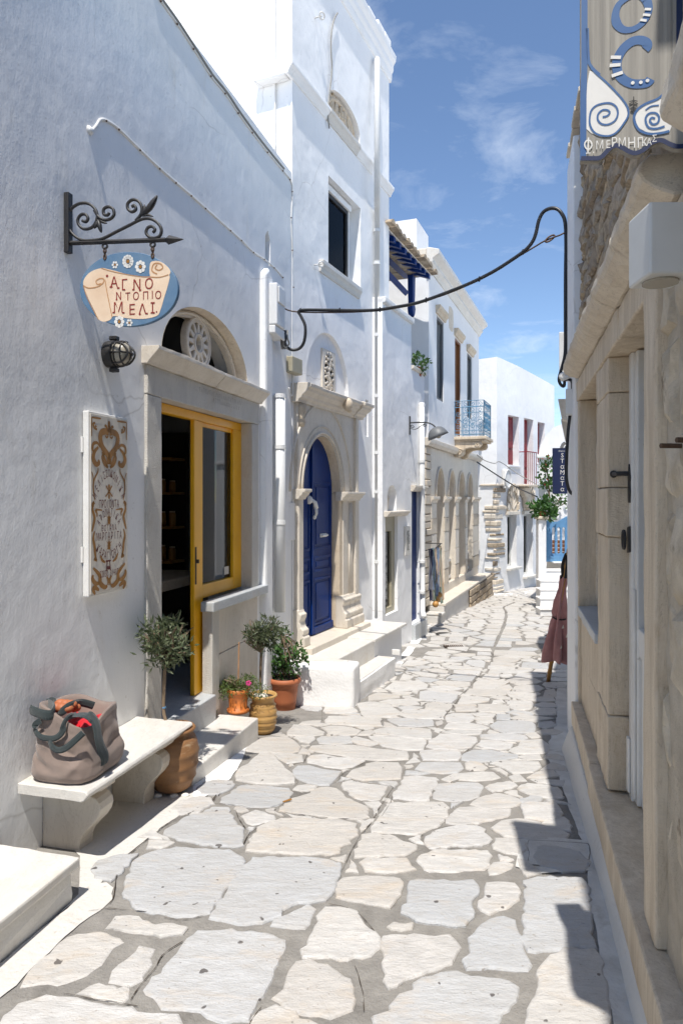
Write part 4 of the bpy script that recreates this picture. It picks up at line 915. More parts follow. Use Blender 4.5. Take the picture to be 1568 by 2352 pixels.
# niche over the door
part('niche_back', MB().box(B, nl-.02, nr+.02, -.449, -.05, nzb-.05, nzb+nh+.05), 'plaster_b', hb)
pl0, pl1 = WB.S(t4(560, 0)[0], -.06), WB.S(t4(660, 0)[0], -.06); pz0 = nzb; pz1 = WB.sz(*t7(345, 1280), -.06)[1]
oc = ((pl0+pl1)/2, (pz0+pz1)/2+.02); ov = [(oc[0]+.135*math.cos(2*math.pi*i/24), oc[1]+.27*math.sin(2*math.pi*i/24)) for i in range(24)]
op = part('oval_relief', MB().slab(B, [[(pl0, pz0), (pl1, pz0), (pl1, pz1), (pl0, pz1)], ov[::-1]], -.0495, -.025), 'marble', hb)
part('black_backing', MB().prism(B, ov, -.0490, -.0480), 'dark', op)  # thin black sheet on the niche wall paints the shaded hollow
og = MB(); rr = random.Random(4)
for i in range(9):
    z = oc[1]-.24+i*.06; hw = .125*math.sqrt(max(0, 1-((z-oc[1])/.27)**2))
    og.tube([B(oc[0]-hw+2*hw*k/8, -.03, z+.018*math.sin(k*1.7+i*2)) for k in range(9)], .016, 6)
og.tube([B(oc[0]+.02*math.sin(k), -.028, oc[1]-.25+k*.05) for k in range(11)], .02, 6)
for i in range(14): og.ball(B(oc[0]+rr.uniform(-.08, .08), -.03, oc[1]+rr.uniform(-.2, .2)), .024, 7, 5)
part('carving', og, 'marble', op, smooth=True)
# marble door surround
j0, j1 = 8.17, 9.88
face = [(j0, dsp), (dl, dsp)]+arch(dl, dr, dsp, dtop-dsp)[::-1][1:-1]+[(dr, dsp), (j1-.119, dsp), (j1-.119, 2.86), (j0, 2.86)]
ds_ = part('door_surround', MB().prism(B, face, -.02, .05), 'marble', hb)
for k, w, dd in ((1.10, .018, .055), (1.22, .012, .052), (1.62, .016, .052)):
    part('archivolt', MB().tube([B((dl+dr)/2+(dr-dl)/2*k*math.cos(math.pi*i/24), dd, dsp+(dtop-dsp)*(k*.96)*math.sin(math.pi*i/24)) for i in range(25)], w, 6), 'marble', ds_, smooth=True)
part('arch_soffit', MB().add([B(x, .049, z) for x, z in arch(dl+.006, dr-.006, dsp, dtop-dsp-.006, 24)]+[B(x, -.068, z) for x, z in arch(dl+.006, dr-.006, dsp, dtop-dsp-.006, 24)], [(i, i+1, 26+i, 25+i) for i in range(24)]), 'marble_warm', hb, recalc=False)
for a, b, d in ((j0+.005, dl-.01, .06), (dr+.101, j1-.12, .04), (j1-.118, j1, .075)):
    part('pilaster', MB().box(B, a, b, -.02, d, .36, dsp-.001), 'marble', hb, bevel=.012)
for x in (j1-.26, j1-.20): part('flute', MB().tube([B(x, .042, z) for z in (.48, 1.75)], .02, 8), 'marble', hb, smooth=True)
part('jamb', MB().box(B, dr+.001, dr+.10, -.16, .03, .2, dsp-.002), 'marble_warm', hb, bevel=.02)
part('pilaster', MB().box(B, j1-.118, j1-.03, -.01, .085, dsp+.0, 2.86), 'marble', hb, bevel=.015)
cp = lambda z: [(-.02, z), (.07, z), (.085, z+.03), (.11, z+.045), (.12, z+.07), (.15, z+.085), (.15, z+.115), (-.02, z+.115)]
part('capital', MB().sweep(B, cp(1.78), dr-.01, j1+.04), 'marble', hb, bevel=.006)
part('capital', MB().sweep(B, cp(1.80), j0-.03, dl+.02), 'marble', hb, bevel=.006)
def base_block(a, b):
    part('pilaster_base', MB().sweep(B, [(-.02, .19), (.14, .19), (.14, .29), (.115, .305), (.125, .335), (.125, .37), (.09, .40), (.075, .46), (.095, .50), (.10, .54), (.07, .56), (.06, .59), (-.02, .59)], a, b), 'marble', hb, bevel=.01)
base_block(dr-.005, dr+.22); base_block(dr+.224, j1-.16); base_block(j1-.155, j1+.03); base_block(j0-.02, dl-.005)
dc = [(-.02, 2.861), (.07, 2.861), (.08, 2.89), (.11, 2.91), (.12, 2.935), (.17, 2.975), (.18, 3.0), (.21, 3.015), (.215, 3.05), (.18, 3.065), (-.02, 3.07)]
for a, b, k in ((j0-.06, j0+.24, 1.12), (j0+.241, 9.22, 1.), (9.221, j1-.19, .99), (j1-.189, j1+.13, 1.14)): part('door_cornice', MB().sweep(B, [(x*k if x > 0 else x, z) for x, z in dc], a, b), 'marble', hb, bevel=.006)
part('keystone', MB().ball(B(9.2, .20, 2.96), .065, 8, 6, (1, 1, 1.3)).ball(B(9.22, .22, 2.90), .04, 8, 6), 'marble_warm', hb, smooth=True)
part('console', MB().lathe(B(j0+.06, .06, 2.60), [(.03, 0), (.05, .05), (.03, .1), (.055, .16), (.05, .2), (.06, .25)], 10), 'marble_warm', hb, smooth=True)
# blue door
dm = WB.S(t4(490, 0)[0], -.07)
def leaf(a, b):
    pts = [(a, dbot), (b, dbot), (b, dsp)]+[(x, z) for x, z in arch(dl, dr, dsp, dtop-dsp, 40) if a <= x <= b]+[(a, dsp)]
    if a < dl+.01: pts = [(a, dbot), (b, dbot)]+[(x, z) for x, z in arch(dl, dr, dsp, dtop-dsp, 40) if a < x < b]+[(a, dsp)]
    elif b > dr-.01: pts = [(a, dbot), (b, dbot), (b, dsp)]+[(x, z) for x, z in arch(dl, dr, dsp, dtop-dsp, 40) if a < x < b]
    L = part('door_leaf', MB().prism(B, pts, -.12, -.07), 'blue_paint', hb, bevel=.004, label='deep blue panelled door leaf')
    w = b-a
    for z0, z1 in ((.30, .86), (.93, 1.12), (1.20, dsp+.12)):
        zz1 = z1 if a > dl+.01 else min(z1, dsp)
        part('panel', MB().slab(B, [[(a+.055, z0), (b-.055, z0), (b-.055, zz1), (a+.055, zz1)], [(a+.08, z0+.03), (a+.08, zz1-.03), (b-.08, zz1-.03), (b-.08, z0+.03)]], -.071, -.057), 'blue_paint', L, bevel=.004)
        if w > .3: part('panel', MB().box(B, a+.11, b-.11, -.071, -.060, z0+.06, zz1-.06), 'blue_paint', L, bevel=.006)
    return L
L1 = leaf(dl+.002, dm); L2 = leaf(dm+.004, dr-.002)
part('cover_strip', MB().box(B, dm-.02, dm+.03, -.069, -.045, dbot+.02, 2.40), 'blue_paint', L2, bevel=.006)
part('bottom_rail', MB().box(B, dm+.035, dr-.01, -.069, -.045, dbot+.01, .29), 'blue_paint', L2, bevel=.008)
kx, kz = WB.sz(*t4(480, 1150), -.05); kn = MB().ball(B(kx-.02, -.05, kz+.02), .042, 10, 7, (1, .6, 1.2))
kn.tube([B(kx+.0, -.03, kz+.02), B(kx+.05, -.01, kz-.01), B(kx+.075, -.005, kz-.08)], [.02, .026, .028], 8)
for i in range(4): kn.tube([B(kx+.06+i*.012, -.005, kz-.08), B(kx+.055+i*.012, .0, kz-.14), B(kx+.045+i*.011, -.01, kz-.175)], [.011, .010, .008], 6)
kn.tube([B(kx+.055, -.005, kz-.06), B(kx+.035, .005, kz-.12)], [.011, .009], 6); kn.ball(B(kx+.06, -.02, kz-.185), .024, 8, 6)
part('knocker', kn, 'white_paint', L2, smooth=True, label='white hand-shaped door knocker')
hx, hz = WB.sz(*t4(590, 1415), -.05); part('handle', MB().box(B, hx-.09, hx+.09, -.07, -.05, hz-.022, hz+.022).tube([B(hx-.08, -.035, hz), B(hx+.08, -.035, hz)], .013, 8).tube([B(hx-.07, -.035, hz), B(hx-.07, -.065, hz)], .01, 6), 'white_paint', L2, bevel=.004, label='white door handle and letter flap')
# small wall hatch by the door, wall slot, fixed rings
a, z1 = WB.sz(*t4(300, 1160), .0); b, z0 = WB.sz(*t4(370, 1450), .0)
part('hatch', MB().box(B, a, b, -.01, .012, z0, z1), 'plaster_b', hb, bevel=.004)
part('slot_back', MB().box(B, sa_-.03, sb_+.06, -.44, -.14, sz0_-.03, sz1_+.03), 'plaster_b', hb)
def ring(p, n, r=.05):
    m = MB().tube([p, p+n*.09], .008, 6); c = p+n*.09+Vector((0, 0, 0)); x = WB.t
    m.tube([c+x*(r*math.cos(2*math.pi*i/16))+n*r*0+Vector((0, 0, r*.5*math.sin(2*math.pi*i/16)))+n*(r*.4*math.sin(2*math.pi*i/16)) for i in range(16)], .009, 6, True); return m
s_, z_ = WB.sz(*t7(262, 672)); part('hook', ring(B(s_, 0, z_), WB.n), 'white_paint', hb, smooth=True)
s_, z_ = WB.sz(*tc(345, 165)); part('hook', ring(B(s_, 0, z_), WB.n), 'white_paint', hb, smooth=True)

# landing and steps before the blue door
ld = thing('door_landing', 'whitewashed landing with marble treads before the blue door', 'steps', B(9, .4, -.35))
part('threshold', MB().box(B, j0-.03, j1+.02, -.15, .235, .05, .19), 'marble', ld, bevel=.010)
part('landing', MB().box(B, 7.95, 9.16, -.02, .565, -.45, .12), 'marble_white', ld, bevel=.012)
def lump(loops, z0, z1, d=.02, name='block', mat='whitewash', rough=.012):
    """hand-plastered block: subdivided, rounded and uneven"""
    bm = bmesh.new(); n = len(loops)
    lo = [bm.verts.new(p) for p in [Vector((q.x, q.y, z0)) for q in loops]]; hi = [bm.verts.new(Vector((q.x, q.y, z1))) for q in loops]
    bm.faces.new(hi); bm.faces.new(lo[::-1])
    for i in range(n): bm.faces.new((lo[i], lo[(i+1) % n], hi[(i+1) % n], hi[i]))
    bmesh.ops.recalc_face_normals(bm, faces=bm.faces)
    bmesh.ops.bevel(bm, geom=[e for e in bm.edges], offset=d, segments=3, profile=.5, affect='EDGES')
    bmesh.ops.subdivide_edges(bm, edges=[e for e in bm.edges if e.calc_length() > .12], cuts=4, use_grid_fill=True)
    bm.normal_update(); bm.verts.index_update()
    mb = MB(); mb.add([v.co+v.normal*rough*noise.noise(v.co*7)+v.normal*rough*.5*noise.noise(v.co*19) for v in bm.verts], [tuple(v.index for v in f.verts) for f in bm.faces]); bm.free(); return mb
part('cheek_wall', lump([B(7.60, .10, 0), B(7.60, .10, 0)+WB.n*.76+WB.t*.22, B(8.13, .80, 0), B(8.02, .10, 0)], -.55, .118, .035), 'whitewash', ld, smooth=True)
part('cap_slab', MB().prism(lambda a, d, b: B(a, b, d), [(7.80, .16), (7.97, .72), (8.06, .70), (8.0, .16)], .118, .128), 'marble_white', ld, bevel=.004)
part('step', lump([B(8.05, .50, 0), B(8.10, .80, 0), B(9.33, .77, 0), B(9.33, .50, 0)], -.55, -.105, .012, rough=.008), 'whitewash', ld, smooth=False)
part('tread', MB().prism(lambda a, d, b: B(a, b, d), [(8.10, .56), (8.13, .78), (9.30, .755), (9.30, .56)], -.108, -.098), 'marble_white', ld, bevel=.004)
part('pedestal', lump([B(9.15, -.02, 0), B(9.15, .55, 0), B(10.27, .53, 0), B(10.27, -.02, 0)], -.55, .095, .008, rough=.004), 'plaster_far', ld, bevel=0)
part('pedestal_slab', MB().box(B, 9.12, 10.32, -.02, .59, .096, .135), 'marble_white', ld, bevel=.01)
part('bolt', MB().box(B, 9.40, 9.43, .70, .80, -.10, -.03), 'white_paint', ld, bevel=.006)

# pipes and meter boxes between the two houses
def pipe(name, label, pts, r, collars, mat='white_plastic', wall=None):
    t = thing(name, label, 'pipe', pts[-1]); part('pipe', MB().tube(pts, r, 12), mat, t, smooth=True)
    for c in collars:
        p = Vector(c); part('collar', MB().lathe(p-Vector((0, 0, .02)), [(r+.001, 0), (r+.007, 0), (r+.007, .04), (r+.001, .04)], 14), mat, t)
        if wall: part('clip', MB().tube([p, p-wall.n*.08], .006, 6), mat, t)
u_ = 865.5
P0 = lambda v, d=.055: B(WB.S(u_, d), d, WB.sz(u_, v, d)[1])
pipe('downpipe', 'white drainpipe running down the tall house beside the blue door', [B(WB.S(865, .05), .05, 8.05), B(WB.S(866, .09), .09, 7.9), P0(455, .17), P0(480), P0(1418)], .042, [P0(v) for v in (530, 605, 770, 910, 1040, 1130, 1290)], wall=WB)
u_ = 643
PA = lambda v, d=.07: A(WA.S(643, d), d, WA.sz(643, v, d)[1])
pipe('downpipe', 'white drainpipe in the corner between shop and tall house', [PA(905), PA(1405)], .055, [PA(v) for v in (910, 1027, 1200)], wall=WA)
bx_ = thing('meter_box', 'white electric meter box on the corner above the beige box', 'meter box', A(WA.S(648, .1), .1, 3.6))
s0_, z1_ = WA.sz(634, 648, .13); s1_, z0_ = WA.sz(653, 758, .13)
part('case', MB().box(A, s0_, s1_, .0, .14, z0_, z1_), 'white_plastic', bx_, bevel=.012); part('lid', MB().box(A, s0_+.02, s1_-.02, .1405, .155, z0_+.22, z1_-.03), 'white_plastic', bx_, bevel=.008)
part('hood', MB().prism(A, [(s0_, z0_-.08), (s1_+.05, z0_-.1), (s1_+.03, z0_-.002), (s0_, z0_-.002)], .0, .12), 'white_plastic', bx_, bevel=.01)
s0_, z1_ = WB.sz(*q2(1212, 450), .05); s1_, z0_ = WB.sz(*q2(1294, 608), .05)
bb = thing('junction_box', 'beige metal junction box on the wall left of the door niche', 'junction box', B(s0_, .03, z0_)); part('case', MB().box(B, s0_, s1_, 0, .09, z0_, z1_), 'beige_plastic', bb, bevel=.012); part('strap', MB().box(B, s0_-.003, s1_+.003, .03, .05, z0_+.06, z0_+.075), 'beige_plastic', bb)
def cable(name, label, pts, r, mat, k=4, clips=None):
    t = part(name, MB().tube(bend(pts, k), r, 8), mat, smooth=True); return tag(t, label, 'cable')
PB = lambda u, v, d=.03: B(WB.S(u, d), d, WB.sz(u, v, d)[1]); PAu = lambda u, v, d=.02: A(WA.S(u, d), d, WA.sz(u, v, d)[1])
t_ = thing('wall_cable', 'grey cable clipped along the top edge of the shop wall', 'cable', PAu(600, 330))
rp = [qa(*c) for c in [(700, -60), (740, 5), (815, 110), (890, 225), (970, 350), (1035, 430), (1095, 520), (1160, 610), (1230, 700), (1300, 785), (1332, 825), (1343, 880), (1338, 1000), (1343, 1150), (1348, 1320)]]
part('cable', MB().tube(bend([PAu(*p, .004) for p in rp], 4), .009, 8), 'white_paint', t_, smooth=True)
part('cable', MB().tube(bend([PAu(u+2, v-5, .002) for u, v in rp[:10]], 4), .011, 8), 'grey_cable', t_, smooth=True)
for p in rp[1:]: part('clip', MB().ball(PAu(*p, .012), .008, 6, 5), 'rust_iron', t_)
t_ = thing('wall_conduit', 'thin white conduit sloping down across the upper shop wall', 'cable', PAu(400, 500))
rp = [qa(*c) for c in [(420, 605), (445, 575), (462, 550), (490, 555), (548, 595), (645, 690), (735, 775), (810, 840), (880, 900), (945, 958), (1060, 1060), (1110, 1105), (1165, 1160), (1215, 1192), (1260, 1230), (1300, 1275)]]
part('conduit', MB().tube(bend([PAu(*p, .003) for p in rp], 3), .009, 8), 'white_paint', t_, smooth=True)
for p in rp[3:]: part('clip', MB().ball(PAu(*p, .011), .007, 6, 5), 'rust_iron', t_)
part('lead_in', MB().tube([PAu(*qa(412, 600), .0), PAu(*qa(428, 600), .022)], [.03, .012], 8), 'white_plastic', t_, smooth=True)
cable('wall_wire', 'thin wire hanging down the tall house front from its cornice', [PB(*tc(*c)) for c in [(552, 120), (520, 180), (495, 310), (492, 470), (500, 640), (480, 850), (462, 1020), (475, 1180)]], .010, 'grey_cable')
cable('corner_wire', 'thin white wire down the sunlit side corner of the tall house', [B(bs0-.02, -.20, z) for z in (8.4, 7.6, 6.8, 6.2, 5.6)], .011, 'white_paint')
for i, (pts, r) in enumerate([([(1250, 830), (1225, 660), (1210, 700), (1230, 760), (1243, 740), (1240, 610)], .007)]):
    cable('drop_wire', 'short white wire looping under the beige junction box', [PB(*q2(*c)) for c in pts[2:]], r, 'white_paint')
tw = thing('cable_tangle', 'tangle of thin black wires hanging below the white meter box', 'cable', PAu(655, 790)); rr = random.Random(2)
for i in range(7):
    a = 1135+i*11; part('wire', MB().tube(bend([PAu(*q2(a, 250), .08), PAu(*q2(a+rr.uniform(-12, 12), 310), .10), PAu(*q2(a+rr.uniform(-14, 14), 360+rr.uniform(-30, 20)), .08), PAu(*q2(1170+rr.uniform(-20, 30), 395), .06)], 4), .008, 6), 'black_rubber' if i % 3 else 'grey_cable', tw, smooth=True)
# black cable slung across the street
cv = [(652, 765), (655, 790), (668, 803), (688, 800), (699, 782), (701, 750), (692, 728), (686, 716), (700, 712), (760, 712.5), (850, 713), (905, 706), (960, 695), (1020, 674), (1080, 650), (1130, 625), (1170, 600), (1205, 575), (1222, 555), (1230, 535), (1236, 508), (1246, 488), (1262, 479), (1278, 480), (1290, 492), (1297, 512), (1299, 560), (1298, 640), (1298, 760), (1299, 850)]
def cy(u): return 7.15+(5.95-7.15)*max(0, min(1, (u-690)/600))
bc = thing('street_cable', 'thick black cable slung across the street between the houses', 'cable', at(900, 710, cy(900)))
cpts = bend([at(u, v, cy(u)) for u, v in cv], 4)
part('cable', MB().tube(cpts, .016, 10), 'black_rubber', bc, smooth=True)
part('messenger_wire', MB().tube(bend([at(650, 707, 7.12)]+[at(u, v+6 if u < 1200 else v, cy(u)) for u, v in [(690, 711), (850, 709), (960, 690), (1080, 646), (1215, 574), (1245, 556), (1268, 546), (1285, 540), (1300, 532)]], 4), .007, 6), 'rust_iron', bc, smooth=True)
for u, v in [(690, 713), (780, 712.5), (872, 711), (978, 689), (1100, 641), (1200, 579)]: part('tie', MB().ball(at(u, v, cy(u)-.0), .026, 8, 6, (.5, 1, 1)), 'black_rubber', bc)
part('shackle', MB().tube([at(1262+10*math.cos(2*math.pi*i/14)+.6*6*math.sin(2*math.pi*i/14), 548-7*math.sin(2*math.pi*i/14)-4*math.cos(2*math.pi*i/14), 6.0) for i in range(14)], .008, 6, True), 'rust_iron', bc, smooth=True)
# ================================================================== low house with glazed door and tiled porch roof
t5 = Z(1140, 1000, 2.8); t8 = Z(1360, 1460, 2.8)
C = WC.w
hc = thing('porch_house', 'low white house with balcony porch and blue timber tiled roof', 'house', C(11.5, 0, -.45))
c0_, c1_, c2_ = WC.S(878), WC.S(944), WC.S(974)
zt = 4.62
gd0, gz1 = WC.sz(*t4(1072, 1270)); gd1, _ = WC.sz(*t4(1170, 1270)); gz0 = .14
bd0, bz1 = WC.sz(*t4(1274, 1070)); bd1 = WC.S(t4(1362, 0)[0]); bz0 = WC.sz(*t6(1290, 660), -.2)[1]
nc0, ncz = WC.sz(*t4(1088, 1228)); nc1 = WC.S(t4(1160, 0)[0]); nct = WC.sz(*t4(1125, 1020))[1]
part('wall', MB().slab(C, [[(c0_, -.8), (c1_, -.8), (c1_, zt), (c0_, zt)], [(gd0, gz0), (gd0, gz1), (gd1, gz1), (gd1, gz0)], hole_arch(nc0, nc1, (ncz+nct)/2, ncz, (nct-ncz)/2)], -.5, 0), 'plaster_b', hc)
zt2 = WC.sz(960, 852)[1]
part('wall', MB().slab(C, [[(c1_+.001, -.8), (c2_, -.8), (c2_, zt2), (c1_+.001, zt2)], [(bd0+.05, bz0), (bd0+.05, bz1), (bd1, bz1), (bd1, bz0)]], -.5, -.004), 'plaster_b', hc)
part('niche_back', MB().box(C, nc0-.01, nc1+.01, -.3, -.12, ncz-.02, nct+.02), 'plaster_b', hc)
part('coping', MB().sweep(C, [(-.28, zt-.02), (.03, zt-.05), (.05, zt-.03), (.05, zt+.04), (-.28, zt+.05)], c0_, c1_+.02), 'whitewash', hc, bevel=.012)
part('coping', MB().sweep(C, [(-.28, zt2-.02), (.02, zt2-.03), (.04, zt2-.01), (.04, zt2+.03), (-.28, zt2+.03)], c1_+.022, c2_+.02), 'marble', hc, bevel=.008)
part('balcony_floor', MB().box(C, c0_+.05, c2_+.6, -3, -.501, 3.7, 3.8), 'plaster_b', hc)
part('back_wall', MB().box(C, c0_-.3, WC.S(1000), -2.1, -1.8, 3.8, 7.2), 'plaster_b', hc)
gdo = part('glazed_door', MB().slab(C, [[(gd0, gz0), (gd1, gz0), (gd1, gz1), (gd0, gz1)], [(gd0+.06, gz0+.08), (gd0+.06, gz1-.22), (gd1-.14, gz1-.22), (gd1-.14, gz0+.08)]], -.12, -.05), 'beige_plastic', hc, bevel=.006)
part('pane', MB().box(C, gd0+.06, gd1-.14, -.09, -.085, gz0+.08, gz1-.22), 'glass', gdo); part('interior', MB().box(C, gd0-.02, gd1+.02, -.5, -.35, gz0, gz1), 'curtain', hc)
part('door_hood', MB().sweep(C, [(-.01, gz1), (.04, gz1), (.07, gz1+.04), (.09, gz1+.05), (.09, gz1+.075), (-.01, gz1+.08)], gd0-.05, gd1+.35), 'marble', hc, bevel=.004)
part('niche_carving', MB().prism(C, [(nc0+.1, ncz+.02), (nc1-.06, ncz+.02), (nc1-.06, nct-.2), ((nc0+nc1)/2, nct-.08), (nc0+.1, nct-.2)], -.12, -.10).ball(C((nc0+nc1)/2, -.10, (ncz+nct)/2), .06, 8, 6), 'marble', hc, bevel=.006)
bdo = part('side_door', MB().box(C, bd0+.05, bd1, -.3, -.10, bz0, bz1), 'blue_paint', hc, label='narrow dark blue door')
part('door_hood', MB().sweep(C, [(-.1, bz1), (.03, bz1), (.06, bz1+.04), (.08, bz1+.07), (.08, bz1+.10), (-.1, bz1+.10)], bd0, bd1+.12), 'marble', hc, bevel=.004)
part('threshold', MB().box(C, bd0+.05, bd1+.1, -.09, .06, -.6, bz0-.001), 'marble_grey', hc, bevel=.008)
pq = thing('wall_plaque', 'narrow pale stone plaque beside the glazed door', 'plaque', C(WC.S(930), .02, 1)); a, z1 = WC.sz(*t4(1218, 1345)); b, z0 = WC.sz(*t6(1258, 165))
part('slab', MB().box(C, a, b, 0, .03, z0, z1), 'marble_white', pq, bevel=.004)
sm = MB(); rr = random.Random(9)
for i in range(13): 
    zz = z1-.08-(z1-z0-.14)*i/13; sm.stroke(C, [(a+.06+.02*rr.random(), zz), (b-.06-.05*rr.random(), zz)], .022, h1=.0315)
part('lettering', sm, 'grey_cable', pq, recalc=False)
u_ = 966
PC = lambda u, v, d=.05: C(WC.S(u, d), d, WC.sz(u, v, d)[1])
pipe('downpipe', 'white drainpipe between the porch house and the arcade', [PC(968, 925), PC(969, 1120), PC(969.5, 1290), PC(970, 1405), PC(973, 1415, .16)], .045, [PC(968.5, v) for v in (930, 1060, 1120, 1290, 1360)], wall=WC)
# porch roof: blue rafters under old tiles
pr_ = thing('porch_roof', 'blue timber rafters under an old tile edge above the balcony', 'roof', B(12, -.3, 5.9))
e0, e1 = WB.S(889), WB.S(986, -.06); ze = 5.93
for i in range(9):
    s = e0+(e1-e0)*(i+.3)/9
    part('rafter', MB().prism(lambda a, d, b: B(d, a, b), [(-.02, ze-.14), (-.02, ze-.05), (-1.7, ze+.60), (-1.7, ze+.50)], s, s+.09), 'blue_paint', pr_)
nb_ = 9
for i in range(nb_):
    d = -.03-1.6*i/nb_; part('board', MB().prism(lambda a, dd, b: B(dd, a, b), [(d, ze-.049+(-d)*.39), (d, ze-.02+(-d)*.39), (d-1.6/nb_+.006, ze-.02+(-d+1.6/nb_-.006)*.39), (d-1.6/nb_+.006, ze-.049+(-d+1.6/nb_-.006)*.39)], e0-.05, e1+.02), 'white_paint', pr_)
rr = random.Random(6); s = e0-.1
while s < e1+.05:
    part('roof_tile', MB().prism(lambda a, d, b: B(a, d, b), [(s+.095*math.cos(math.pi*k/6)+.095, ze-.018+.07*math.sin(math.pi*k/6)+rr.uniform(0, .01)) for k in range(7)], -1.3, .09+rr.uniform(-.03, .03)), 'rubble', pr_); s += .2
part('beam', MB().box(B, e0-.05, e1, -.55, -.43, ze-.02, ze+.12), 'blue_paint', pr_)
p1, p2 = at(892, 590, B(e0, 0, 0).y+.1), at(948, 655, B(e1, 0, 0).y-.3)
part('brace', MB().tube([B(e0-.3, -.5, 5.78), B(s_ if 0 else e1-.45, -.37, 5.5)], .065, 4), 'blue_paint', pr_)
s_, z_ = WB.sz(953, 650, -.3); part('post_bracket', MB().prism(lambda a, d, b: B(a, d, b), [(s_-.06, 5.2), (s_+.0, 5.14), (s_+.06, 5.2), (s_+.1, 5.3), (s_+.05, 5.4), (s_+.07, 5.55), (s_+.09, 5.9), (s_-.09, 5.9), (s_-.07, 5.55), (s_-.05, 5.4), (s_-.1, 5.3)], -.42, -.32), 'blue_paint', pr_, bevel=.01)
def leaves(c, rad, n, L, w, seed, sq=(1, 1, 1), shell=.45, droop=0.):
    mb = MB(); r = random.Random(seed); c = Vector(c)
    for i in range(n):
        while True:
            d = Vector((r.uniform(-1, 1), r.uniform(-1, 1), r.uniform(-1, 1)))
            if .1 < d.length < 1: break
        q = d.length; d.normalize(); rr = rad*(shell+(1-shell)*q)*(1+.34*noise.noise(d*2.4+Vector((seed, 0, 0)))+r.uniform(-.06, .08))
        p = c+Vector((d.x*sq[0], d.y*sq[1], d.z*sq[2]))*rr
        a = (d*.8+Vector((r.gauss(0, 1.), r.gauss(0, 1.), r.gauss(0, 1.)+.3-droop))).normalized(); b = a.orthogonal().normalized(); b = (Matrix.Rotation(r.uniform(0, 6.28), 3, a) @ b); nn = a.cross(b)
        l, ww = L*r.uniform(.7, 1.25), w*r.uniform(.8, 1.2)
        mb.add([p, p+a*l*.45+b*ww*.5+nn*ww*.12, p+a*l, p+a*l*.45-b*ww*.5+nn*ww*.12], [(0, 1, 2), (0, 2, 3)])
    return mb
pp = at(*t4(1325, 70), C(c1_+.3, -.1, 0).y+.15); pt = thing('balcony_plant', 'small green plant spilling over the low porch wall', 'potted plant', pp-Vector((0, 0, .15)))
part('leaves', leaves(pp, .17, 260, .07, .04, 3), 'shrub_leaf', pt, recalc=False); part('pot', MB().lathe(pp-Vector((0, 0, .2)), [(.06, 0), (.09, .12), (.1, .14), (.08, .15)], 14), 'terracotta', pt)
# wall lamp
ls, lz = WC.sz(*t5(30, 558)); lp = thing('street_lamp', 'grey dished street lamp on a scrolled iron wall bracket', 'lamp', C(ls, 0, lz))
part('wall_plate', MB().box(C, ls-.02, ls+.02, 0, .015, lz-.13, lz+.16), 'iron', lp)
X = lambda x, y: (lambda dz: C(ls, dz[0], dz[1]))(WC.cross(*t5(x, y), ls))
part('arm', MB().tube(bend([X(32, 530), X(110, 526), X(165, 528), X(205, 540), X(230, 560), X(243, 582)], 4), .011, 8), 'iron', lp, smooth=True)
for c_, r0, a0, tn in (((52, 555), 16, 0, 1.2), ((150, 548), 13, 3, -1.2)): part('scroll', MB().tube([X(x, y) for x, y in spiral(*c_, r0, 3, a0, tn, 18)], .006, 6), 'iron', lp, smooth=True)
part('scroll', MB().tube(bend([X(38, 575), X(80, 580), X(120, 555), X(150, 535)], 4), .006, 6), 'iron', lp, smooth=True)
lc = X(258, 640); sh_ = MB()
pf = [(.0, .14), (.04, .135), (.08, .12), (.11, .09), (.135, .04), (.145, 0), (.138, 0), (.10, .08), (.05, .115), (.0, .12)]
tilt = Matrix.Rotation(math.radians(-22), 3, 'Y'); sh_.lathe((0, 0, 0), pf, 22); sh_.v = [lc+tilt @ (p*1.15) for p in sh_.v]; part('shade', sh_, 'lamp_metal', lp, smooth=True)
part('bulb', MB().ball(lc+Vector((0, 0, .02)), .045, 10, 8), 'lamp_glass', lp, smooth=True)

# ================================================================== arcade house
D = WD.w
hd = thing('arcade_house', 'white house with marble arcade, shutters and iron balcony', 'house', D(16, 0, -.7))
D0, D1 = WD.S(984), WD.S(1099); zr = 6.42; zl = 2.90
def dwin(x0, x1, T, y1, y0, d=0):
    a, z1 = WD.sz(*T(x0, y1), d); b, z0 = WD.sz(*T(x1, y0), d); return a, b, z0, z1
w1 = dwin(245, 300, t5, 0, 372); w1 = (w1[0], w1[1], w1[2], WD.sz(*t7(1130, 1025))[1])
w2 = dwin(388, 434, t5, 0, 0); w2 = (w2[0], w2[1], 3.25, WD.sz(*t7(1262, 1185))[1]); w3 = dwin(484, 522, t5, 0, 480); w3 = (w3[0], w3[1], w1[2]+.0, WD.sz(*t7(1345, 1290))[1])
rect = lambda w: [(w[0], w[2]), (w[0], w[3]), (w[1], w[3]), (w[1], w[2])]
part('wall', MB().slab(D, [[(D0, zl), (D1, zl), (D1, zr), (D0, zr)], rect(w1), rect(w2), rect(w3)], -.5, 0), 'plaster_far', hd)
part('wall', MB().box(D, D0-.001, D0+.4, -6, -.501, -.9, zr), 'plaster_far', hd)
part('roof', MB().box(D, D0, D1, -6, -.02, zr+.001, zr+.1), 'plaster_far', hd); part('parapet', MB().box(D, D0+.05, D0+1.0, -2.6, -.25, zr+.1, zr+.75), 'plaster_far', hd)
part('cornice', MB().sweep(D, [(-.02, zr-.28), (.02, zr-.28), (.05, zr-.22), (.10, zr-.16), (.10, zr-.1), (.22, zr-.02), (.22, zr+.06), (.02, zr+.12), (-.02, zr+.12)], D0-.1, D1+.05), 'marble_white', hd, bevel=.008)
part('cornice', MB().box(D, D0-.1, D0-.002, -2, -.021, zr-.2, zr+.11), 'marble', hd, bevel=.02)
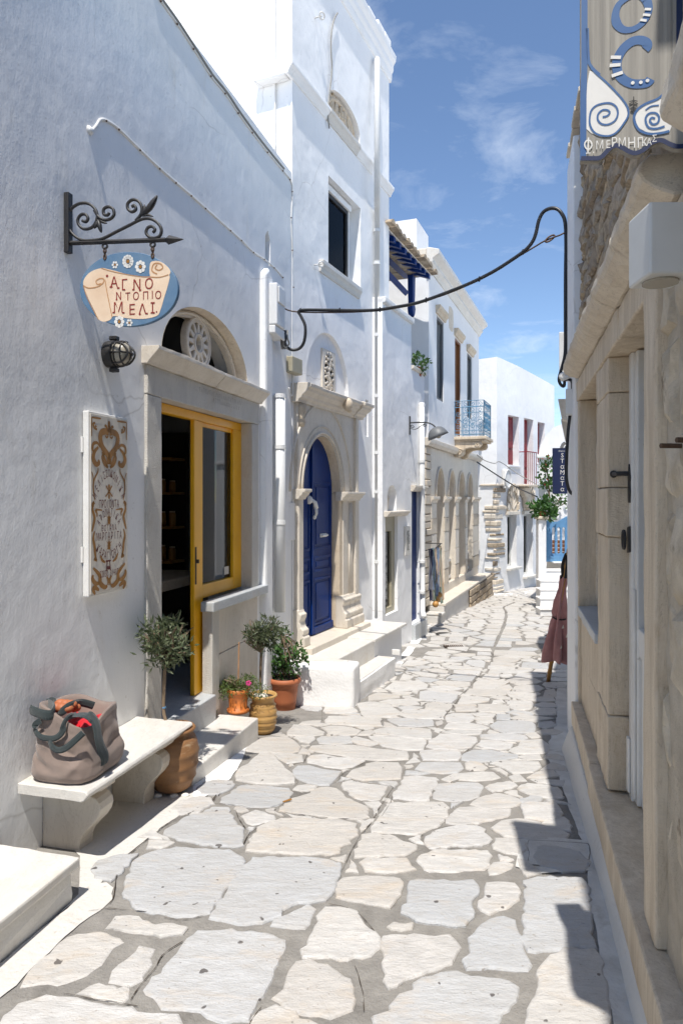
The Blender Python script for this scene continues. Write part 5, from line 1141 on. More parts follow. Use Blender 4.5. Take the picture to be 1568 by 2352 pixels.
for w, mt, nm in ((w1, 'grey_wood', 'shutter'), (w2, 'brown_wood', 'balcony_door'), (w3, 'grey_wood', 'shutter')):
    part('window_frame', MB().slab(D, [[(w[0]-.0, w[2]-.0), (w[1]+.0, w[2]-.0), (w[1]+.0, w[3]+.0), (w[0]-.0, w[3]+.0)], [(w[0]+.05, w[2]+.05), (w[0]+.05, w[3]-.05), (w[1]-.05, w[3]-.05), (w[1]-.05, w[2]+.05)]], -.2, -.02), mt, hd)
    sh2 = part(nm, MB().box(D, w[0]+.05, w[1]-.05, -.2, -.12, w[2]+.05, w[3]-.05), mt, hd)
    n = 4; ww = (w[1]-w[0]-.1)/n
    for i in range(n): part('board', MB().box(D, w[0]+.052+ww*i, w[0]+.048+ww*(i+1), -.119, -.09+.012*(i % 2), w[2]+.06, w[3]-.06), mt, sh2)
    part('window_hood', MB().sweep(D, [(-.01, w[3]+.02), (.03, w[3]+.02), (.05, w[3]+.08), (.09, w[3]+.12), (.10, w[3]+.18), (-.01, w[3]+.18)], w[0]-.1, w[1]+.1), 'marble_warm', hd, bevel=.006)
part('peeled_patch', MB().prism(D, [(WD.S(1035)+.25*math.cos(i), WD.sz(1035, 733)[1]+.3*math.sin(i)+.05*math.sin(3*i)) for i in [k*.63 for k in range(10)]], 0, .004), 'limestone', hd)
part('ledge', MB().sweep(D, [(-.02, zl-.1), (.05, zl-.1), (.10, zl-.04), (.10, zl+.04), (-.02, zl+.06)], D0-.25, D1+.05), 'marble', hd, bevel=.01)
# arcade of four arches
a0s = [(245, 305), (340, 392), (418, 468), (488, 528)]; ho = []; arcs = []
zc = WD.sz(*t5(275, 1110))[1]; zb = .0
for x0, x1 in a0s:
    a, b = WD.S(t5(x0, 0)[0]), WD.S(t5(x1, 0)[0]); arcs.append((a, b))
ztop = [WD.sz(*t5(x, y))[1] for x, y in ((275, 893), (367, 915), (442, 930), (508, 945))]
zt_ = sum(ztop)/4
for a, b in arcs: ho.append(hole_arch(a, b, zc, zb, zt_-zc))
Dq = WD.S(976)
part('arcade', MB().slab(D, [[(WD.S(990), -.5), (D1, -.5), (D1, zl-.101), (WD.S(990), zl-.101)]]+ho, -.42, -.02), 'marble', hd, bevel=.006)
part('arcade_back', MB().box(D, D0-.3, D1-.001, -.7, -.422, -.8, zl-.101), 'limestone', hd)
edges = [WD.S(990)]+[x for p in arcs for x in p]+[D1]
for i in range(0, len(edges), 2):
    a, b = edges[i], edges[i+1]; part('capital', MB().sweep(D, [(-.03, zc-.13), (.0, zc-.13), (.02, zc-.08), (.06, zc-.05), (.06, zc), (-.03, zc)], a-.04, b+.04), 'marble', hd, bevel=.004)
    zz = .05; k = 0
    while zz < zc-.16:
        h = .30+.06*((k*7) % 3); 
        part('pier_block', MB().box(D, a+.004, b-.004, -.03, .004+.004*(k % 2), zz, min(zz+h-.012, zc-.135)), 'marble' if k % 3 else 'limestone', hd, bevel=.004); zz += h; k += 1
for a, b in arcs: part('archivolt', MB().tube([D((a+b)/2+(b-a)/2*1.12*math.cos(math.pi*i/18), -.01, zc+(zt_-zc)*1.08*math.sin(math.pi*i/18)) for i in range(19)], .025, 6), 'marble', hd, smooth=True)
rr = random.Random(12); z = -.2
while z < zl-.15:     # rough quoin at the near end of the arcade
    h = rr.uniform(.12, .2); s = WD.S(977); part('quoin', MB().box(D, s+rr.uniform(-.02, .02), WD.S(990)-.004, -.4, .0+rr.uniform(-.01, .02), z, z+h-.015), 'limestone', hd, bevel=.015); z += h
rough(part('plinth', MB().box(D, WD.S(978), WD.S(1022, .3), -.05, .28, -1.2, -.36), 'kerb_wash', hd, bevel=.02), .012, .12); part('plinth_slab', MB().box(D, WD.S(978), WD.S(1022, .3), -.05, .30, -.359, -.32), 'marble_white', hd, bevel=.01); rough(part('plinth', MB().box(D, WD.S(1022, .3)+.01, D1+.30, -.05, .27, -1.2, -.22), 'kerb_wash', hd, bevel=.02), .012, .12); part('plinth_slab', MB().box(D, WD.S(1022, .3)+.01, D1+.1, -.05, .30, -.219, -.17), 'marble', hd, bevel=.01)
rr = random.Random(14)
for row in range(4):
    s = WD.S(1048)
    while s < D1+.3:
        l = rr.uniform(.15, .35); part('rubble_stone', MB().box(D, s, s+l-.015, .28, .315+rr.uniform(0, .02), -.86+row*.16, -.715+row*.16), 'rubble', hd, bevel=.02); s += l
for i in (1, 3):
    a, b = arcs[i]; 
    for zz in (.05, .42): part('window_bar', MB().box(D, a, b, -.15, -.10, zz, zz+.06), 'white_paint', hd)
    part('window_bar', MB().box(D, (a+b)/2-.03, (a+b)/2+.03, -.15, -.10, .11, .42), 'white_paint', hd)
# balcony
sb0 = WD.S(1043.3); bal = thing('iron_balcony', 'blue wrought iron balcony on a scrolled marble bracket', 'balcony', D(sb0, .3, 3.1)); fz, rz_ = 3.19, 3.98; bo, bl = .645, .95
part('floor_slab', MB().box(D, sb0-.04, sb0+bl+.04, -.02, bo+.06, fz-.07, fz).box(D, sb0, sb0+bl, -.02, bo+.02, fz-.11, fz-.0705), 'marble_warm', bal, bevel=.012)
for s in (sb0+.02, sb0+bl-.16):
    part('bracket', MB().sweep(D, [(0, fz-.45), (.08, fz-.46), (.14, fz-.42), (.16, fz-.34), (.24, fz-.27), (.34, fz-.25), (.46, fz-.26), (.56, fz-.24), (.60, fz-.18), (.58, fz-.112), (0, fz-.112)], s, s+.14), 'marble_warm', bal, bevel=.012)
    for dd, zz, r0 in ((.10, fz-.34, .08), (.50, fz-.185, .06)): part('scroll', MB().tube([D(s-.005, dd+x, zz+y) for x, y in spiral(0, 0, r0, .012, .5, 1.6, 22)], .012, 6), 'marble_warm', bal, smooth=True)
def rail(P, L, nm):
    post = MB(); 
    for x in (0, L): post.tube([P(x, fz), P(x, rz_)], .012, 6)
    for z in (fz+.05, fz+.13, rz_-.14, rz_): post.tube([P(0, z), P(L, z)], .008, 6)
    n = max(2, round(L/.16))
    for i in range(1, n): post.tube([P(L*i/n, fz+.05), P(L*i/n, rz_)], .006, 5)
    part('railing', post, 'blue_rail', bal); w = L/n
    for i in range(n):
        cx = w*(i+.5)
        for cz, r0, t in ((fz+.33, .065, 1.4), (fz+.50, .06, -1.4), (rz_-.07, .05, 1.2), (fz+.22, .05, -1.3)):
            part('iron_scroll', MB().tube([P(cx+x, cz+y) for x, y in spiral(0, 0, r0, .012, i*1.5, t, 16)], .006, 5), 'blue_rail', bal)
        part('iron_bow', MB().tube([P(cx-w*.45, fz+.32), P(cx, fz+.42), P(cx+w*.45, fz+.32)], .005, 5), 'blue_rail', bal)
rail(lambda x, z: D(sb0, x, z), bo, 'a'); rail(lambda x, z: D(sb0+x, bo, z), bl, 'b'); rail(lambda x, z: D(sb0+bl, x, z), bo, 'c')
# scarves hanging at the arcade
rk = thing('scarf_rack', 'rack of hanging blue and tan scarves by the arcade', 'scarf rack', D(WD.S(985), .35, -.1)); rr = random.Random(21)
rs0 = WD.S(984, .35)
part('rod', MB().tube([D(rs0, .38, .92), D(rs0+.75, .38, 1.0)], .012, 6).tube([D(rs0+.7, .02, 1.02), D(rs0+.7, .42, 1.02)], .01, 6), 'iron', rk)
for i in range(11):
    s = rs0-.06+i*.085; L = rr.uniform(.6, 1.0); w = rr.uniform(.07, .12); mm = ['navy_scarf', 'navy_scarf', 'blue_scarf', 'green_scarf', 'blue_scarf', 'tan_scarf', 'blue_scarf', 'blue_scarf', 'tan_scarf', 'green_scarf', 'tan_scarf'][i]
    sf = MB(); n = 10; nn = 7
    for k in range(n+1):
        for j in range(nn):
            t = k/n; sf.v.append(D(s+(j/(nn-1)-.5)*w*(.8+.8*t)+.03*math.sin(t*5+i), .38+.02*math.sin(j*2.2+i+t*4)+.02*t, .96-L*t+.02*math.sin(j)))
    sf.f = [(k*nn+j, k*nn+j+1, (k+1)*nn+j+1, (k+1)*nn+j) for k in range(n) for j in range(nn-1)]
    part('scarf', sf, mm, rk, smooth=True, recalc=False)
for i in range(3): part('gourd', MB().ball(D(rs0+.2+i*.14, .42, .02+.06*i), .055, 10, 8), 'bamboo', rk, smooth=True)

# ================================================================== house at the end of the street
E_ = WE.w; se = 19.06*WE.k
he = thing('end_house', 'white house with red shutters closing the end of the street', 'house', E_(se, 0, -.84))
et, ef = 5.78, 2.20; eL = WE.S(1272)
def ewin(x0, x1, y1, y0):
    a, z1 = WE.sz(*t5(x0, y1)); b, z0 = WE.sz(*t5(x1, y0)); return a, b, z0, z1
e1_ = ewin(805, 892, 465, 868); e2_ = ewin(931, 1004, 490, 1008); e3_ = ewin(1038, 1095, 520, 850)
e2_ = (e2_[0], e2_[1], 2.26, e2_[3])
part('wall', MB().slab(E_, [[(se, ef), (eL, ef), (eL, et-.25), (eL-.8, et-.18), (se+1.5, et-.04), (se+.35, et), (se, et)], rect(e1_), rect(e2_), rect(e3_)], -.55, 0), 'plaster_far', he)
part('wall', MB().box(E_, se, se+.5, -5, -.551, -1.2, et), 'plaster_far', he)
part('roof', MB().box(E_, se+.5, eL, -5, -.551, et-.6, et-.5), 'plaster_far', he)
for w in (e1_, e2_, e3_):
    shp = part('shutter', MB().box(E_, w[0]-.02, w[1]+.02, -.54, -.20, w[2], w[3]), 'red_paint', he); hw = (w[1]-w[0])/2
    for i in range(2):
        for z0, z1 in ((w[2]+.08, w[2]+.45), (w[2]+.52, w[3]-.1)): part('panel', MB().box(E_, w[0]+hw*i+.05, w[0]+hw*(i+1)-.05, -.199, -.17, z0, z1), 'red_paint', shp, bevel=.01)
    part('sill', MB().box(E_, w[0]-.03, w[1]+.03, -.14, .05, w[2]-.06, w[2]-.001), 'plaster_far', he, bevel=.01)
# ground floor: three shop openings under carved arches, bare stone quoins
def gwin(x0, x1, y1, y0): a, z1 = WE.sz(*t5(x0, y1), -.05); b = WE.S(t5(x1, 0)[0], -.05); return a, b, WE.sz(*t8(y0[0], y0[1]), -.05)[1], z1
g1 = gwin(800, 872, 1255, (190, 385)); g2 = gwin(928, 1000, 1250, (320, 450))
part('wall', MB().slab(E_, [[(se+.02, -1.3), (eL, -1.3), (eL, ef-.02), (se+.02, ef-.02)], rect(g1), rect(g2)], -.55, -.05), 'plaster_far', he)
part('floor_band', MB().box(E_, se-.03, eL, -.5, .05, ef-.02, ef+.03), 'limestone', he, bevel=.012)
for w in (g1, g2):
    fr = part('shop_window', MB().slab(E_, [rect(w)[::-1], [(w[0]+.07, w[2]+.07), (w[0]+.07, w[3]-.07), (w[1]-.07, w[3]-.07), (w[1]-.07, w[2]+.07)]], -.3, -.22), 'grey_plastic', he); part('pane', MB().box(E_, w[0]+.07, w[1]-.07, -.27, -.26, w[2]+.07, w[3]-.07), 'glass_green', fr)
    part('interior', MB().box(E_, w[0]-.02, w[1]+.02, -.545, -.45, w[2], w[3]), 'curtain', he); part('sill', MB().box(E_, w[0]-.06, w[1]+.12, -.22, .08, w[2]-.07, w[2]-.001), 'marble_white', he, bevel=.01)
    part('lintel', MB().box(E_, w[0]-.12, w[1]+.12, -.06, .03, w[3]+.001, w[3]+.1), 'marble', he, bevel=.008)
    c = (w[0]+w[1])/2; hw = (w[1]-w[0])/2+.05; zz = w[3]+.1
    part('carved_arch', MB().prism(E_, [(c-hw, zz)]+[(c-hw*math.cos(math.pi*i/12), zz+.75*math.sin(math.pi*i/12)**.8) for i in range(1, 12)]+[(c+hw, zz)], -.06, -.02), 'limestone', he)
    vs = MB()
    for i in range(11):
        a = math.pi*(i+.5)/11; part('voussoir', MB().prism(E_, [(c-hw*k*math.cos(a+q), zz+.75*k*max(0, math.sin(a+q))**.8) for k, q in ((.80, -.11), (1.08, -.12), (1.08, .10), (.80, .11))], -.03, .015+.02*(i % 3)), 'limestone' if i % 4 else 'marble', he, bevel=.008)
    for k in range(5): part('fan_rib', MB().tube([E_(c, -.02, zz+.05), E_(c-hw*.7*math.cos(math.pi*(k+1)/6), -.015, zz+.5*math.sin(math.pi*(k+1)/6))], .02, 5), 'marble', he)
rr = random.Random(33); z = -.95
while z < ef-.15:      # bare corner stones, toothed into the plaster
    h = rr.uniform(.08, .2); l = rr.uniform(.12, .7); l2 = rr.uniform(.10, .5)
    part('quoin', MB().box(E_, se-.02+rr.uniform(-.015, .015), se+l, -l2, -.03+rr.uniform(-.01, .035), z, z+h-rr.uniform(.02, .07)), rr.choice(['limestone', 'limestone', 'rubble', 'limestone', 'marble']), he, bevel=.025); rough(LAST[0], .006, .09); z += h
sc3 = thing('shop_balcony', 'red iron balcony rail over a carved stone bracket', 'balcony', E_(e2_[0], .2, ef)); br0, br1 = WE.S(t5(897, 0)[0], .06), WE.S(t5(1040, 0)[0], .35)
part('slab', MB().box(E_, br0, br1, .051, .34, ef-.02, ef+.04), 'limestone', sc3, bevel=.01)
for i in range(5): part('bar', MB().tube([E_(br0+.04+(br1-br0-.08)*i/4, .32, ef+.04), E_(br0+.04+(br1-br0-.08)*i/4, .32, ef+1.0)], .010, 6), 'red_paint', sc3)
part('rail', MB().tube([E_(br0, .05, ef+1.0), E_(br0+.02, .32, ef+1.0), E_(br1, .32, ef+1.0)], .016, 6), 'red_paint', sc3)
part('bracket', MB().prism(E_, [(br0+.12, ef-.03), (br1, ef-.03), (br1, ef-.75), (br1-.25, ef-.62), (br0+.4, ef-.4), (br0+.15, ef-.22)], -.04, .14), 'limestone', sc3, bevel=.05)
u0 = at(*t5(775, 970), 18.9); wb = thing('wall_fan', 'small white round ventilator on the end house', 'ventilator', u0-Vector((0, 0, .2)))
s_, z_ = WE.sz(*t5(778, 970)); part('case', MB().box(E_, s_-.16, s_+.16, 0, .1, z_-.28, z_+.25), 'white_plastic', wb, bevel=.02); part('hood', MB().tube([E_(s_+.2*math.cos(2*math.pi*i/18), .11, z_+.25*math.sin(2*math.pi*i/18)) for i in range(18)], .02, 6, True), 'white_plastic', wb, smooth=True)
cable('far_cable', 'black cable sagging from the balcony corner to the end house', [at(*t5(560, 838), 17.3), at(*t5(640, 890), 17.6), at(*t5(740, 955), 18), at(*t5(880, 1040), 18.2), at(*t5(1035, 1112), 16.5)], .016, 'black_rubber')
cable('far_wire', 'grey wire sagging to the small white ventilator', [at(*t5(560, 780), 17.3), at(*t5(620, 825), 17.8), at(*t5(700, 850), 18.6), at(*t5(745, 838), 18.9), at(*t5(880, 930), 19), at(*t5(1030, 1015), 17)], .011, 'grey_cable')

# ================================================================== white house and gate on the right
I_ = lambda a, d, b: Vector((a, d, b))
hf = thing('vaulted_house', 'white house with a rounded roof behind the blue gate', 'house', Vector((5.6, 16.6, -.7)))
xl = at(1236, 0, 16.5).x; zt3 = at(0, 970, 16.5).z
part('wall', MB().prism(lambda a, d, b: Vector((a+.85*d, 16.5+2.1*d, b)), [(xl, -1), (8, -1), (8, zt3+.1), (xl+1.1, zt3+.08), (xl+.75, zt3+.03), (xl+.42, zt3-.1), (xl+.18, zt3-.3), (xl+.05, zt3-.55), (xl, zt3-.8)], 0, 1), 'plaster_far', hf)
zz = at(0, 1090*1., 16.5).z; zz = at(*t5(1090, 790), 16.45).z; part('moulding', MB().box(I_, xl-.06, 8, 16.42, 16.499, zz-.06, zz+.03), 'whitewash', hf, bevel=.02)
st = thing('gate_steps', 'white steps with worn edges climbing to the blue gate', 'steps', Vector((4.7, 14.3, -.6)))
x0 = at(1240, 0, 13.8).x
for k, zk in enumerate((-.41, -.23, -.085, .069, .26, .41)):
    y = 13.8+.28*k; part('step', MB().box(I_, x0+.082*k+(.5 if k == 5 else 0), 6.2, y, y+.30 if k < 5 else 16.4, -.9, zk-.03), 'plaster_far', st); part('tread', MB().box(I_, x0-.02+.082*k+(.3 if k == 5 else 0), 6.2, y-.025, y+.30 if k < 5 else 16.4, zk-.0295, zk), 'whitewash', st, bevel=.012)
gp = thing('gate_pillar', 'square white pillar carrying the leafy planter beside the gate', 'pillar', Vector((4.4, 14.9, -.5)))
pxa, pxb = at(1234, 0, 14.9).x, at(1252.5, 0, 14.9).x; pz = at(0, 1193, 14.9).z
part('shaft', MB().box(I_, pxa, pxb, 14.85, 15.05, -.9, pz), 'plaster_far', gp, bevel=.02); part('cap', MB().box(I_, pxa-.03, pxb+.04, 14.80, 15.1, pz+.001, pz+.07), 'limestone', gp, bevel=.02)
gt = thing('garden_gate', 'light blue wooden gate with rounded slots at the top of the steps', 'gate', Vector((5, 15.3, .41))); gx0 = at(1253, 0, 15.3).x; gz = lambda y: at(0, t8(0, y)[1], 15.3).z
gz0, gz1 = gz(335), at(0, t5(0, 1302)[1], 15.3).z; slots = [at(t8(x, 0)[0], 0, 15.3).x for x in (537, 578, 616, 656)]; sw = at(t8(558, 0)[0], 0, 15.3).x-slots[0]
hs = []
for s in slots: hs.append([(s+sw/2+sw/2*math.cos(math.pi*i/6), gz(75)+sw/2*math.sin(math.pi*i/6)) for i in range(7)]+[(s+sw/2-sw/2*math.cos(math.pi*i/6), gz(262)-sw/2*math.sin(math.pi*i/6)) for i in range(7)])
gx1 = slots[-1]+sw*2.2
part('leaf', MB().slab(I_, [[(gx0, gz0), (gx1, gz0), (gx1, gz1+.12), (gx1-.15, gz1+.1), (gx1-.35, gz1-.02), (gx0+.2, gz1-.02), (gx0+.1, gz1+.02), (gx0, gz1)]]+[h[::-1] for h in hs], 15.30, 15.34), 'blue_gate', gt, bevel=.004)
part('rail', MB().box(I_, gx0, gx1, 15.275, 15.2995, gz0, gz0+.13), 'blue_gate', gt, bevel=.005); part('post', MB().box(I_, gx0, gx0+.09, 15.274, 15.2993, gz0+.131, gz1-.01), 'blue_gate', gt, bevel=.005)
cr = thing('crate', 'brown wooden crate behind the slots of the gate', 'crate', Vector((5, 15.8, .41)))
for i in range(5): part('slat', MB().box(I_, slots[0]-.1, 5.9, 15.7, 15.73, .42+i*.09, .50+i*.09), 'brown_wood', cr)
part('end_panel', MB().box(I_, slots[0]-.1, slots[0]-.07, 15.731, 16.1, .42, .87), 'brown_wood', cr)
# creeper and planter
cr_ = thing('bougainvillea', 'climbing bougainvillea in leaf against the white wall', 'climbing plant', at(1262, 1195, 16.0)); rr = random.Random(41)
stm = MB(); stem_pts = [(1135, 1260), (1132, 1180), (1130, 1100), (1125, 1010), (1115, 930), (1100, 860), (1105, 820)]
stm.tube(bend([at(*t5(*p), 16.2) for p in stem_pts], 4), .018, 6)
for b in ([(1130, 1180), (1180, 1150), (1240, 1120)], [(1132, 1100), (1090, 1010), (1070, 1000)], [(1120, 940), (1090, 890), (1060, 870)], [(1133, 1200), (1190, 1190), (1260, 1160)], [(1133, 1240), (1180, 1180), (1220, 1110)]): stm.tube(bend([at(*t5(*p), 16.2) for p in b], 4), .011, 5)
part('stem', stm, 'bark', cr_)
lv = MB()
for x, y, r, n in ((1085, 880, .13, 40), (1110, 830, .12, 30), (1105, 900, .15, 50), (1100, 990, .2, 70), (1120, 1040, .18, 60), (1060, 1010, .1, 20), (1130, 880, .16, 40), (1200, 1120, .2, 50), (1240, 1105, .2, 50), (1150, 1160, .2, 60), (1075, 860, .12, 25), (1145, 1000, .15, 40), (1220, 1170, .16, 30)):
    q = leaves(at(*t5(x, y), 16.2), r, int(n*.55), .10, .065, int(x+y), (1, .6, 1), .1); lv.add(q.v, q.f)
part('leaves', lv, 'vine_leaf', cr_, recalc=False)
part('flowers', leaves(at(*t5(1115, 900), 16.1), .5, 14, .06, .05, 5, (.45, .3, 1), .1), 'red_petal', cr_, recalc=False)
po = thing('planter', 'leafy plant overflowing a pot on top of the gate pillar', 'potted plant', Vector(((pxa+pxb)/2, 14.95, pz+.07)))
part('pot', MB().lathe(((pxa+pxb)/2+.03, 14.95, pz+.07), [(.06, 0), (.09, .08), (.10, .10), (.08, .10)], 16), 'terracotta', po)
lv = MB()
for x, y, r, n in ((1060, 1210, .24, 80), (1095, 1240, .22, 70), (1140, 1180, .16, 24), (1030, 1190, .15, 24), (1060, 1150, .14, 16), (1125, 1262, .15, 30)):
    q = leaves(at(*t5(x, y), 14.95), r, n, .13, .08, int(x*3+y), (1, .8, .75), .1); lv.add(q.v, q.f)
part('leaves', lv, 'vine_leaf', po, recalc=False)
# ================================================================== stone house on the right
R = WR.w; t7b = Z(1360, 900, 2.8)
hr = thing('stone_house', 'old rubble stone house with marble shop front on the right', 'house', R(4, 0, 0))
RT = 4.72
pil0, pil1 = 3.70, 4.185; dr0, dr1 = 2.618, 3.70; by0, by1 = 4.185, 5.31; zL = 2.55
part('wall', MB().slab(R, [[(-1.5, -.4), (6.12, -.4), (6.12, RT), (-1.5, RT)], [(dr0-.03, .2), (dr0-.03, zL+.03), (dr1+.03, zL+.03), (dr1+.03, .2)], [(by0-.03, .2), (by0-.03, zL+.03), (by1+.03, zL+.03), (by1+.03, .2)]], -.55, -.06), 'rubble_mortar', hr)
part('roof', MB().box(R, -1.5, 6.1, -6, -.07, RT+.001, RT+.12), 'rubble_mortar', hr); part('wall', MB().box(R, 5.7, 6.119, -6, -.551, -.4, RT), 'plaster_b', hr)
s = 1.2; rr = random.Random(51)
while s < 6.1:
    l = rr.uniform(.14, .3); part('roof_slate', MB().box(R, s, s+l-.01, -.5, .0+rr.uniform(-.03, .03), RT+.121, RT+.145+rr.uniform(0, .015)), 'limestone', hr, bevel=.006); s += l
def rubble(s0, s1, z0, z1, rh, ln, proud, seed, jit=.2, mat='rubble'):
    r = random.Random(seed); z = z0
    while z < z1:
        h = min(rh*r.uniform(.7, 1.35), z1-z+.02); s = s0-r.uniform(0, ln*.5)
        while s < s1:
            l = ln*r.uniform(.55, 1.5); a, b = max(s, s0), min(s+l, s1)
            if b-a > .05:
                gap = r.uniform(.006, .014); j = lambda q: r.uniform(-q, q)
                base = [(a+gap, z+gap), ((a+b)/2, z+gap+j(.01)), (b-gap, z+gap), (b-gap+j(.01), z+h/2), (b-gap, z+h-gap), ((a+b)/2+j(.03), z+h-gap+j(.012)), (a+gap, z+h-gap), (a+gap+j(.01), z+h/2)]
                base = [(x+j(h*jit*.4), y+j(h*jit*.4)) for x, y in base]; cx = sum(p[0] for p in base)/8; cz = sum(p[1] for p in base)/8; pr = proud*r.uniform(.5, 1.3); n = 8
                vs = [R(x, -.075, y) for x, y in base]+[R(x, -.06+pr*.55, y) for x, y in base]+[R(cx+(x-cx)*.72, -.06+pr+j(.012), cz+(y-cz)*.72) for x, y in base]+[R(cx+j(.02), -.06+pr*1.1, cz+j(.02))]
                fs = []
                for q in (0, 1): fs += [(q*n+i, q*n+(i+1) % n, (q+1)*n+(i+1) % n, (q+1)*n+i) for i in range(n)]
                fs += [(2*n+i, 2*n+(i+1) % n, 3*n) for i in range(n)]
                part('rubble_stone', MB().add(vs, fs), mat, hr)
            s += l
        z += h
rubble(1.75, 5.50, 2.85, RT, .115, .27, .038, 61, .45)
rubble(1.1, 2.40, .30, 2.58, .25, .34, .050, 62, .22, 'rubble_light')
rough(part('pointing', MB().box(R, 1.1, 2.40, -.058, -.026, .26, 2.58), 'pointing', hr), .012, .05)
mw = lambda nm, mb, mat='marble_warm', **k: rough(part(nm, mb, mat, hr, bevel=k.pop('bevel', .008), **k), .012 if mat == 'limestone' else .005, .05, 11.)
# shop front in marble: pilaster, jambs, lintels, dado
mw('pilaster', MB().box(R, pil0, pil1, -.30, .0, .272, .66)); mw('pilaster', MB().box(R, pil0+.012, pil1-.01, -.30, -.006, .664, 1.60)); mw('pilaster', MB().box(R, pil0, pil1, -.30, .004, 1.604, 1.86)); mw('pilaster', MB().box(R, pil0+.008, pil1, -.30, -.003, 1.864, 2.36)); mw('pilaster', MB().box(R, pil0, pil1, -.30, .0, 2.364, zL-.002))
mw('jamb', MB().box(R, by1-.002, by1+.10, -.35, .0, .25, zL-.002)); mw('jamb', MB().box(R, by1-.06, by1-.004, -.40, -.12, 1.02, zL-.002), 'limestone')
mw('jamb', MB().box(R, 2.40, dr0, -.35, .012, .262, zL-.002)); 
for a, b in ((1.6, 3.30), (3.304, 4.30), (4.304, 5.42)): mw('lintel', MB().box(R, a, b, -.36, .004+.004*(a > 2), zL, 2.70))
cr_prof = [(-.03, 2.715), (.012, 2.715), (.03, 2.722), (.07, 2.74), (.10, 2.765), (.115, 2.79), (.112, 2.825), (.08, 2.845), (-.03, 2.86)]
for a, b in ((2.12, 2.70), (2.704, 3.36), (3.364, 4.02), (4.024, 4.62), (4.624, 5.34)): mw('cornice', MB().sweep(R, cr_prof, a, b, rr.uniform(-.006, .006), rr.uniform(-.006, .006)), 'limestone', bevel=.01)
mw('hood_stone', MB().sweep(R, [(-.05, 2.62), (.04, 2.60), (.08, 2.66), (.135, 2.72), (.14, 2.80), (-.05, 2.84)], 1.2, 1.66), 'limestone', bevel=.012)
mw('ledge', MB().box(R, 4.10, 5.36, -.3, .05, .10, .262), 'marble_warm'); mw('ledge', MB().box(R, 1.2, 4.096, -.5, .06, .08, .260), 'marble_warm', bevel=.012)
mw('base_stone', MB().box(R, 1.2, 2.05, -.1, .075, -.1, .3), 'limestone', bevel=.03)
mw('window_sill', MB().box(R, by0-.002, by1, -.36, .012, .94, 1.0), 'marble_grey'); 
for (a, b), (z0, z1) in [((by0, by1), (.262, .60)), ((by0, 4.72), (.604, .938)), ((4.724, by1), (.604, .938))]: mw('dado_panel', MB().box(R, a, b-.001, -.3, -.02+.004*(z0 > .5), z0, z1-.001), 'marble_warm')
shw = part('shop_window', MB().box(R, by0, by1-.06, -.42, -.36, 1.0, zL), 'dark_wood', hr); part('pane', MB().box(R, by0+.1, by1-.2, -.359, -.352, 1.1, zL-.1), 'glass', shw)
part('fillet', MB().sweep(R, [(-.06, -.3), (.13, -.3), (.12, -.10), (.085, .0), (.055, .078), (-.06, .078)], 1.2, 5.36), 'whitewash_worn', hr, bevel=.02)
# white plastered end of the house
part('end_strip', MB().prism(R, [(5.36, -.3), (6.125, -.3), (6.125, 4.66), (5.52, 4.66), (5.50, 2.9), (5.40, 2.86)], -.07, .022), 'plaster_b', hr, bevel=.01)
# white door with iron furniture
rd = part('door', MB().box(R, 3.60, dr1-.026, -.20, -.10, .262, zL), 'white_paint', hr, bevel=.008, label='white painted double door, peeling')
part('stile', MB().box(R, 3.528, 3.596, -.19, -.115, .27, zL-.005), 'white_paint', rd, bevel=.008); part('rail', MB().box(R, dr0, 3.524, -.19, -.12, 1.02, 1.16), 'white_paint', rd, bevel=.008); part('bottom_panel', MB().box(R, dr0, 3.524, -.18, -.135, .27, 1.015), 'white_paint', rd, bevel=.008); part('bottom_panel', MB().box(R, 3.61, 3.665, -.10, -.085, .30, .58), 'white_paint', rd, bevel=.01)
part('pane', MB().box(R, dr0, 3.526, -.165, -.16, 1.165, zL-.05), 'glass', rd); part('black_backing', MB().box(R, dr0-.05, dr1, -.5, -.45, .25, zL), 'dark', hr); part('batten', MB().box(R, 3.54, 3.575, -.1145, -.10, .30, 1.35), 'white_paint', rd, bevel=.006)  # black slab behind the door glass stands in for the unlit room
hs_, hz1 = WR.sz(*t7b(1180, 1120), -.09); hz0 = WR.sz(*t7b(1180, 1440), -.09)[1]; hs_ = 3.635
ih = MB().prism(R, [(hs_-.02, hz0), (hs_+.02, hz0), (hs_+.03, hz0+.06), (hs_+.022, (hz0+hz1)/2), (hs_+.03, hz1-.07), (hs_+.0, hz1), (hs_-.03, hz1-.07), (hs_-.022, (hz0+hz1)/2), (hs_-.03, hz0+.06)], -.10, -.092); zmid = hz0+.15
ih.tube([R(hs_, -.09, zmid), R(hs_, -.04, zmid), R(hs_+.06, -.03, zmid-.0)], .012, 8).ball(R(hs_+.07, -.03, zmid), .02, 8, 6)
part('handle', ih, 'iron', rd, label='black iron lever handle on a long plate')
kz_ = WR.sz(*t8(1170, 175), -.09)[1]; part('pull', MB().prism(R, [(3.605, kz_-.06), (3.66, kz_-.07), (3.665, kz_+.06), (3.61, kz_+.07)], -.10, -.09).tube([R(3.635+.03*math.cos(2*math.pi*i/14), -.07, kz_+.045*math.sin(2*math.pi*i/14)) for i in range(14)], .009, 6, True), 'iron', rd)
for (x0, y0, x1) in ((1390, 990, 1495), (1515, 945, 1600)):
    p = at(*t7b(x0, y0), 1.98 if x0 < 1450 else 1.75); s_ = WR.S(t7b(x0, y0)[0], .0)
    part('iron_peg', MB().tube([p, p+Vector((.22, .03, 0))], .008, 6), 'rust_iron', hr)
